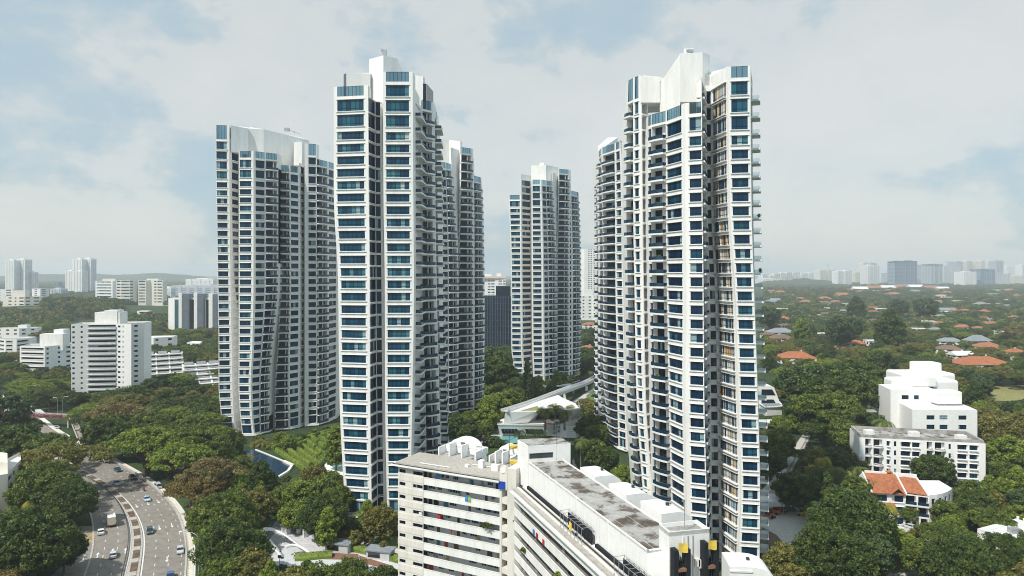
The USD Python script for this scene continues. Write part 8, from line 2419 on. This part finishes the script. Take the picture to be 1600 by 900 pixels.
EX = '''95 722 125 rain_olive|huge olive spreading tree leaning over the lanes beside the footbridge stairs
62 700 90 rain_mid|green spreading tree between the footbridge and the huge olive tree
110 778 76 great_dark|dark tree overhanging the shaded lanes under the huge olive tree
70 755 95 great_mid|tall bushy tree with visible trunks above the garden lawn
45 842 130 great_dark|large dark tree filling the corner below the palms
100 852 62 round_dark|dark tree beside the paved bay and yellow box marking
15 870 90 rain_dark|dark spreading tree in the bottom corner below the cream house
48 784 34 coconut|bright coconut palm on the lawn by the cream house
12 762 26 palm|slim palm against the cream house wall
30 762 28 palm|slim palm between the cream house and the large trees
20 792 26 palm|low palm at the foot of the cream house
106 845 20 bush_bright|bright bush at the mouth of the paved bay
20 690 80 round_dark|dark tree above the flat roof of the cream house
24 664 60 rain_dark|dark tree beside the bridge deck with pink flowers
10 640 70 round_blue|deep green tree at the picture edge above the footbridge
226 694 108 rain_bright|bright spreading tree directly above the black car
280 716 92 rain_bright|bright layered spreading tree above the silver van
168 672 70 round_dark|very dark tree shading the foot of the footbridge stairs
185 650 80 rain_brown|brown crowned tree between the fourteen storey block and the road
225 662 75 rain_mid|green spreading tree just beyond the bright roadside tree
300 690 90 rain_mid|spreading tree halfway from the road to the maze tower
330 740 88 rain_brown|golden brown tree with pale forked branches below the pond
298 762 74 rain_rust|rust tinted tree leaning over the outer lane
318 765 70 rain_rust|orange tinted tree under the golden brown tree
350 805 104 great_mid|full green tree at the bend above the curved street lamp
318 800 50 round_olive|olive tree leaning over the kerb fence
338 842 64 round_bright|bright roadside tree just beyond the curved street lamp
362 850 105 great_dark|dark tree between the road and the looping arch
352 890 70 round_mid|green tree at the bottom beside the curved street lamp
400 785 60 round_olive|thin olive tree standing over the pond wall
392 885 70 round_olive|olive tree below the looping arch
408 745 44 tall_dark|dark slim tree whose crown overlaps the pond
440 770 34 round_mid|small tree where the pond wall ends
468 768 52 round_bright|bright green tree below the hedge maze
462 800 50 round_bright|yellow green tree above the plaza steps
505 800 76 great_dark|dense dark tree above the long trimmed hedge
510 762 60 round_mid|green tree between the maze and the two-bay tower
492 742 46 round_olive|olive tree at the near corner of the maze
530 775 52 round_mid|leafy tree touching the two-bay tower
525 690 34 tall_bright|slim light tree between the maze and the two-bay tower
438 682 22 round_bright|light green tree before the maze tower, nearer its middle
452 688 24 round_bright|light green tree before the maze tower, nearer the maze
357 690 22 cone_mid|dark cone shaped tree against the maze tower, nearer the tower corner
374 688 20 cone_mid|dark cone shaped tree against the maze tower, nearer the pond
412 690 26 fan_bush|feathery palms at the head of the pond
383 715 30 fan_bush|feathery palm leaning over the far end of the pond
506 834 20 young|young reddish tree behind the hedge, closest to the dense dark tree
537 836 17 young|young tree behind the trimmed hedge, second from the dense dark tree
556 838 22 young|young tree behind the trimmed hedge, beside the tower column
576 838 17 young|slim young tree in front of the two-bay tower entrance
600 852 16 young|small young tree near the corner of the slab block
574 800 26 tall_bright|slender tree against the foot of the two-bay tower
595 808 56 round_olive|olive tree at the foot of the two-bay tower
616 812 34 young_yellow|yellow green tree squeezed against the slab block
556 802 14 palm|tiny palm by the column of the two-bay tower
545 904 84 great_mid|wide green tree in front of the plaza bottom edge
485 903 64 round_mid|green tree at the bottom beside the blue sign post
597 903 56 round_dark|dark tree at the bottom against the slab block
698 662 24 bush_bright|rounded bright bush behind the retaining wall, nearest the half hidden tower
713 668 22 bush_bright|small yellow green bush between two others behind the retaining wall
728 658 30 round_mid|round topped tree behind the retaining wall
772 632 52 round_bright|light green tree beside the clubhouse walkway
800 622 46 round_mid|green tree behind the clubhouse shell
758 650 40 round_bright|bright tree in front of the dark woods by the half hidden tower
775 575 60 round_dark|dark tree in the woods below the office block
768 560 50 round_blue|bluish dark tree close under the office block
824 588 24 cone_dark|dark cone shaped tree at the foot of the slender far tower
842 600 18 tall_bright|slim tree near the middle of the slender far tower foot
870 590 16 tall_bright|thin pale tree against the slender far tower
880 590 12 tall_bright|second thin pale tree against the slender far tower
852 640 28 date_palm|stout date palm on the clubhouse deck, nearest the sloping shell
868 635 27 date_palm|stout date palm on the clubhouse deck, in the middle
882 643 25 date_palm|stout date palm on the clubhouse deck, nearest the walkway
812 676 26 palm|dark palm before the long dark clubhouse window, nearest the pool
836 674 24 palm|dark palm before the clubhouse window, in the middle of the row
848 676 22 palm|dark palm before the clubhouse window, nearest the perforated wall
770 686 30 bush_dark|dark planting beside the blue pool
786 690 24 palm|low palms at the pool edge behind the arched roofs
915 632 40 rain_olive|feathery olive tree beside the walkway lawn
930 640 34 round_olive|olive tree close to the curved balcony tower
925 648 26 bush_bright|bright bush under the feathery olive tree
914 668 32 round_dark|dark tree before the perforated wall
932 676 36 round_mid|green tree at the foot of the curved balcony tower
908 690 34 palm|leaning palm over the garden path
928 702 44 round_mid|bushy tree on the small lawn behind the vaulted roofs
948 712 40 round_dark|dark tree between the lawn and the curved balcony tower
972 742 40 round_bright|bright bushes behind the second vaulted roof
990 738 26 round_mid|green tree squeezed between the two close towers
1140 860 28 round_mid|green tree behind the netted works shaft
1318 612 130 rain_dark|very broad dark rain tree in the middle of the gardens
1340 590 110 rain_dark|broad dark rain tree just beyond the broadest one
1295 640 105 rain_mid|broad rain tree beside the side road
1262 600 80 round_blue|deep green tree by the slate blue roof
1235 600 50 round_dark|dark tree behind the slate blue roof
1290 672 70 rain_dark|dark low tree over the bend of the side road
1326 680 60 round_mid|round tree in front of the car shelter
1216 690 50 round_mid|green tree between the nearest tower and the side road
1205 715 50 round_dark|dark tree between the tower balconies and the side road
1257 712 40 rain_mid|clipped looking round tree on the side road verge
1286 718 34 coconut|yellowish coconut palm beside the side road
1305 735 36 palm_cluster|cluster of slim palms by the side road
1338 735 34 palm_cluster|cluster of palms at the corner of the four storey flats
1240 758 60 round_dark|dark tree between the side road and the tent
1285 768 56 tall_dark|tall dark tree rising beyond the dark ramp
1312 775 60 palm_cluster|group of slim palms behind the great dark trees
1330 812 125 great_dark|greatest dark tree beyond the dark ramp, before the orange roofed house
1300 862 115 great_dark|huge dark tree at the bottom beside the paved drive
1355 860 80 round_blue|dark tree next to the dry lawn at the bottom
1345 765 60 round_mid|bushy tree against the orange roofed house
1388 792 44 coconut|coconut palm right in front of the orange roofed house
1420 800 30 round_mid|small round tree before the porch of the orange roofed house
1388 838 60 round_bright|bright tree by the boundary wall
1415 845 34 young_yellow|yellow flowering tree at the roadside by the house gate
1408 652 42 bare|nearly bare tree in front of the stepped white flats
1380 662 40 palm|green palm behind the four storey flats
1487 728 20 cone_dark|tall dark conical tree against the four storey flats
1457 730 58 round_dark|dark spreading tree hiding the middle of the four storey flats
1575 700 58 round_bright|bright bushy tree on slim trunks near the pool terrace
1560 672 60 round_olive|yellowish tree above the pool terrace
1592 672 50 round_olive|olive tree at the edge above the pool terrace
1482 800 48 round_mid|round tree hiding the curved end of the orange roofed house
1525 790 60 round_dark|dark tree behind the flat ribbed roof
1520 768 50 round_mid|tree under the end of the four storey flats
1565 768 30 tall_bright|slim pale tree at the end of a row by the edge
1545 762 26 tall_bright|slim pale tree in the middle of a row by the edge
1590 755 34 tall_bright|taller slim tree at the picture edge
1478 838 76 rain_mid|flat topped tree in front of the flat ribbed roof
1440 866 58 round_mid|round tree at the road fork
1500 872 100 great_dark|large dark tree at the bottom near the road fork
1570 866 84 great_dark|dark palmy tree below the flat ribbed roof
1430 835 20 young|slim young tree by the house gate
1318 512 50 round_blue|dark layered evergreen above the orange roofs
1338 478 26 tall_dark|dark tall tree in the middle distance
1390 510 44 tall_dark|great dark tree standing tall among the far houses
1375 562 44 round_dark|dark tree below the bright white cube house
1252 515 24 tall_bright|thin feathery tree beside the brown roofed pavilion
1404 478 30 round_blue|dense dark tree behind the small orange hipped roof
1446 478 34 round_blue|dense dark tree behind the orange gable
1590 520 46 rain_brown|bare brown tree over the pale wall at the edge
398 692 18 fan_bush|feathery palms between the pond and the maze tower, nearer the pond tip
425 694 18 bush_bright|bright bush between the pond and the maze tower
470 680 20 bush_dark|dark bush against the foot of the maze tower, nearer its middle
490 674 20 bush|rounded bush against the foot of the maze tower
510 668 18 bush_dark|dark bush at the corner of the maze tower next to the two-bay tower
345 702 30 bush_dark|dark bush at the far end of the pond
405 683 20 bush|rounded bush at the foot of the maze tower above the pond
447 700 16 bush_bright|bright bush at the corner of the hedge maze
1200 492 36 round_blue|smoky blue tree right beside the tower balconies'''
for ln in EX.split('\n'):
    a, lab = ln.split('|')[:2]
    px, py, w, key = a.split()
    T_(float(px), float(py), float(w), key, lab)

# the rest of the woods: single trees as far as they show, then one mass
def zone(px, d):
    if px < 345:
        return 'left'
    if px < 700:
        return 'garden'
    if px < 1192:
        return 'middle'
    return 'right'
ZN = {'left': ('in the belt along the expressway', 'along the expressway'), 'garden': ('in the garden round the maze', 'in the garden round the maze'), 'middle': ('between the towers and the clubhouse', 'between the towers'), 'right': ('among the houses beyond the nearest tower', 'among the houses')}
MIX = {'left': [('round_dark', 3), ('round_mid', 3), ('rain_mid', 2), ('rain_dark', 2), ('rain_bright', 1.5), ('round_olive', 1.6), ('rain_olive', 1), ('rain_brown', .25), ('rain_rust', .2), ('round_blue', 1), ('tall_dark', .6)],
       'garden': [('round_mid', 2), ('round_dark', 2), ('round_bright', 1.5), ('round_olive', 1), ('tall_bright', .7), ('palm', .5), ('bush', 1)],
       'middle': [('round_dark', 3), ('round_mid', 2), ('round_blue', 2), ('palm', .4), ('round_bright', .6)],
       'right': [('round_dark', 1.6), ('round_mid', 3), ('rain_dark', 1.1), ('rain_mid', 1.8), ('round_blue', 1.4), ('round_olive', 2.4), ('rain_olive', 1.2), ('round_bright', 2.2), ('tall_dark', .8), ('palm', .5), ('palm_cluster', .4), ('rain_brown', .4), ('young_yellow', .4), ('rain_bright', 1.0)]}
cand = []
fg = np.random.default_rng(5)
y = 150.0
while y < 950:
    st = 8.2 if y < 300 else (9.5 if y < 520 else 12.5)
    half = .80 * y
    x = -half
    while x < half:
        cand.append((x + fg.uniform(-.45, .45) * st, y + fg.uniform(-.45, .45) * st))
        x += st
    y += st * .92
taken = {}
def near(x, y, r):
    i, j = int(x // 12), int(y // 12)
    for a in range(i - 2, i + 3):
        for b in range(j - 2, j + 3):
            for (qx, qy, qr) in taken.get((a, b), ()):
                if (qx - x) ** 2 + (qy - y) ** 2 < (.62 * (qr + r)) ** 2:
                    return True
    return False
def take(x, y, r):
    taken.setdefault((int(x // 12), int(y // 12)), []).append((x, y, r))
for t in placed:
    take(*t)
mass = {k: [] for k in KINDS}
kcount, ncount = {}, {}
LM = [(px_, py_, t_) for px_, py_, t_ in ((112, 655, 'footbridge stairs'), (60, 655, 'two buses'), (165, 600, 'fourteen storey block'), (70, 575, 'low tank room block'), (20, 552, 'rounded white block'), (255, 588, 'stepped terraces'), (312, 602, 'green awninged terraces'), (300, 520, 'striped block'), (245, 535, 'white low house'), (345, 680, 'maze tower'), (420, 715, 'dark pond'), (480, 715, 'hedge maze'), (185, 712, 'outer bend of the road'), (240, 750, 'silver van'), (295, 800, 'kerb fence'), (305, 880, 'curved street lamp'), (100, 800, 'arching street lamp'), (15, 795, 'cream house'), (60, 800, 'garden lawn'), (125, 840, 'yellow box'), (440, 860, 'looping arch'), (470, 830, 'plaza steps'), (525, 862, 'first gate house'), (590, 872, 'second gate house'), (560, 806, 'two-bay tower'), (720, 660, 'half hidden tower'), (775, 545, 'office block'), (850, 600, 'slender far tower'), (860, 618, 'covered walkway'), (830, 660, 'clubhouse'), (915, 600, 'raised walkway'), (785, 685, 'blue pool'), (892, 680, 'perforated wall'), (920, 510, 'gap house'), (960, 728, 'curved balcony tower'), (930, 735, 'vaulted roofs'), (1195, 860, 'nearest tower'), (1200, 805, 'white tent'), (1250, 810, 'dark ramp'), (1236, 720, 'side road'), (1209, 648, 'slate blue roof'), (1205, 604, 'oval windowed house'), (1352, 655, 'car shelter'), (1380, 625, 'dry lawn'), (1440, 690, 'stepped flats'), (1440, 760, 'four storey flats'), (1385, 825, 'boundary wall'), (1470, 815, 'curved white house end'), (1400, 885, 'bottom lawn'), (1570, 840, 'ribbed roof'), (1580, 700, 'pool terrace'), (1565, 665, 'long garden wall'), (1575, 625, 'far lawn'), (1540, 575, 'very long orange roof'), (1546, 548, 'tan roofed house'), (1490, 548, 'weathered brown roof'), (1530, 538, 'big hipped roof'), (1590, 558, 'edge villa'), (1366, 545, 'white cube house'), (1315, 545, 'little terracotta roof'), (1248, 565, 'broad orange roof'), (1222, 535, 'brown pavilion'), (1288, 526, 'lone white roof'), (1223, 505, 'orange hipped roof'), (1309, 511, 'small orange roof'))]
LMW = [(*G(a_, b_)[:2], t_) for a_, b_, t_ in LM]
SEEN = set()
def uniq(lab, x, y):
    if lab in SEEN:
        s_ = sorted(LMW, key=lambda q: math.hypot(q[0] - x, q[1] - y))
        for q in s_[2:7]:
            l2 = lab + ', facing ' + q[2]
            if l2 not in SEEN and len(l2.split()) <= 16:
                lab = l2
                break
    SEEN.add(lab)
    return lab
def place_words(x, y):
    s_ = sorted(LMW, key=lambda q: math.hypot(q[0] - x, q[1] - y))
    d0 = math.hypot(s_[0][0] - x, s_[0][1] - y)
    if d0 < 14:
        return 'close beside ' + s_[0][2] + ', towards ' + s_[1][2]
    return 'between ' + s_[0][2] + ' and ' + s_[1][2]
for x, y in cand:
    px = 800 + x / y * FPX
    if px < -80 or px > 1690:
        continue
    z = zone(px, y)
    ks, ws_ = zip(*MIX[z])
    ws_ = np.array(ws_) / sum(ws_)
    # patches of the same kind grow together
    q = (meshkit.noise(np.array([[x * .02, y * .02, 3.]]), 4)[0] * .8 + fg.random() * .45) % 1.0
    key = ks[int(np.searchsorted(np.cumsum(ws_), min(q, .999)))]
    sc = fg.uniform(.72, 1.12)
    ok = False
    for key2, s2 in ((key, sc), ('round_mid', sc * .6), ('bush', 1.2), ('bush_dark', .8)):
        k = KINDS[key2]
        R, Hh = k['R'] * s2, k['H'] * s2
        g0 = float(ground(x, y))
        if near(x, y, R) or road_p.contains(Point(x, y)):
            continue
        by, cy, ty = (HORIZON + (CAM_H - g0 - f * Hh) / y * FPX for f in (.0, .6, .95))
        rp = R / y * FPX
        el = Polygon([(px + rp * .85 * math.cos(t), cy + (by - ty) * .36 * math.sin(t)) for t in np.linspace(0, 6.28, 9)[:-1]] )
        if blocked(el, px, cy - (by - ty) * .3, y):
            continue
        ok = True
        break
    if not ok:
        continue
    take(x, y, R)
    kcount[key2] = kcount.get(key2, 0) + 1
    yaw = fg.uniform(0, 6.28)
    nm_ = KINDS[key2]['name']
    if y < 560 and ncount.get(nm_, 0) < 215:
        ncount[nm_] = ncount.get(nm_, 0) + 1
        big = 'large ' if s2 > 1.0 else ('smaller ' if s2 < .82 else '')
        grp = LOOK[key2] + 's ' + ZN[z][1]
        plant_tree(key2, x, y, s2, uniq(big + LOOK[key2] + ' ' + place_words(x, y), x, y), cat_of(key2), grp.replace('trees', 'trees'), yaw)
    else:
        mass[key2].append((x, y, g0, s2, yaw))

def instancer(name, label, protos, items, path):
    """items: (proto index, x, y, z, sx, sz, yaw)"""
    pi = UsdGeom.PointInstancer.Define(stage, path)
    rel = pi.CreatePrototypesRel()
    for p in protos:
        rel.AddTarget(p)
    it = np.array(items, float)
    pi.CreateProtoIndicesAttr(Vt.IntArray.FromNumpy(it[:, 0].astype(np.int32)))
    pi.CreatePositionsAttr(Vt.Vec3fArray.FromNumpy(it[:, 1:4].astype(np.float32)))
    pi.CreateScalesAttr(Vt.Vec3fArray.FromNumpy(np.stack([it[:, 4], it[:, 4], it[:, 5]], 1).astype(np.float32)))
    pi.CreateOrientationsAttr(Vt.QuathArray([Gf.Quath(float(math.cos(a / 2)), Gf.Vec3h(0, 0, float(math.sin(a / 2)))) for a in it[:, 6]]))
    tag(pi.GetPrim(), label, 'trees', kind='stuff')
    return path
items, keys = [], [k for k in KINDS if mass[k]]
UsdGeom.PointInstancer.Define(stage, '/World/woods')
PR = []
for i, k in enumerate(keys):
    items += [(i, x, y, g0 - .1, s, s, a) for x, y, g0, s, a in mass[k]]
    PR.append(numbered('/World/woods', 'treetop'))
    build_np(PR[-1], *KINDS[k]['data'])
instancer('woods', 'mass of mixed green trees filling the middle distance between the houses', PR, items, '/World/woods')

# far canopy: simpler crowns in lighter leaf colours that stand in for denser haze
FAR = []
UsdGeom.PointInstancer.Define(stage, '/World/far_trees')
for i, (mt, R, Hh) in enumerate((('leaf_mid', 6.5, 13), ('leaf_mid', 6.0, 12), ('leaf_blue', 7.0, 14), ('leaf_olive', 6.0, 12), ('leaf_mid', 8.0, 14), ('leaf_bright', 5.0, 10))):
    g = np.random.default_rng(300 + i)
    c, n, t = crown_points('round', g, R, Hh, 60, 12, 1.5)
    V, F, Tn = leaf_quads(c, n, .95, t, g)
    p = numbered('/World/far_trees', 'treetop')
    build_np(p, V, F, Tn, mt)
    FAR.append(p)
items = []
y = 930.
while y < 6500:
    st = 10.5 + (y - 930) / 110
    half = .79 * y
    n = int(2 * half / st)
    xs = -half + (np.arange(n) + fg.uniform(-.45, .45, n)) * st
    ysv = y + fg.uniform(-.45, .45, n) * st
    gz = ground(xs, ysv)
    ns = meshkit.noise(np.stack([xs * .01, ysv * .01, xs * 0 + 1.5], 1), 8)
    for xx, yy, zz, q in zip(xs, ysv, gz, ns):
        px = 800 + xx / yy * FPX
        if 345 < px < 690 or 940 < px < 1186:
            continue
        s = fg.uniform(.75, 1.15)
        if yy < 3200:
            by, ty = (HORIZON + (CAM_H - zz - f * 12 * s) / yy * FPX for f in (0., .9))
            rp = min(5 * s / yy * FPX, 5)
            if blocked(sbox(px - rp, ty, px + rp, by - .4), px, ty, yy):
                continue
        w = s * (1 + max(0, (yy - 2200) / 2600))
        items.append((int((q * 3.1 + fg.random() * 2.4) % 6), xx, yy, zz - .5, w, s, fg.uniform(0, 6.28)))
    y += st * .95
instancer('far_trees', 'hazy mass of far treetops reaching to the skyline', FAR, items, '/World/far_trees')
print('trees', sum(kcount.values()), {k: v for k, v in kcount.items()}, 'far', len(items))

# ------------------------------------------------------------------ the air
HAZE = True
if HAZE:
    m = MB()
    m.prism([(-13000, -600), (13000, -600), (13000, 11500), (-13000, 11500)], -14, 172, bottom=True)
    M['haze'] = usdkit.material(stage, '/World/Looks/haze', {'v': ('principled_volume', {'color': (.87, .95, .99), 'density': .000125, 'anisotropy': .1})}, [], volume='v.volume')
    m.build('haze', 'haze', kind='stuff')
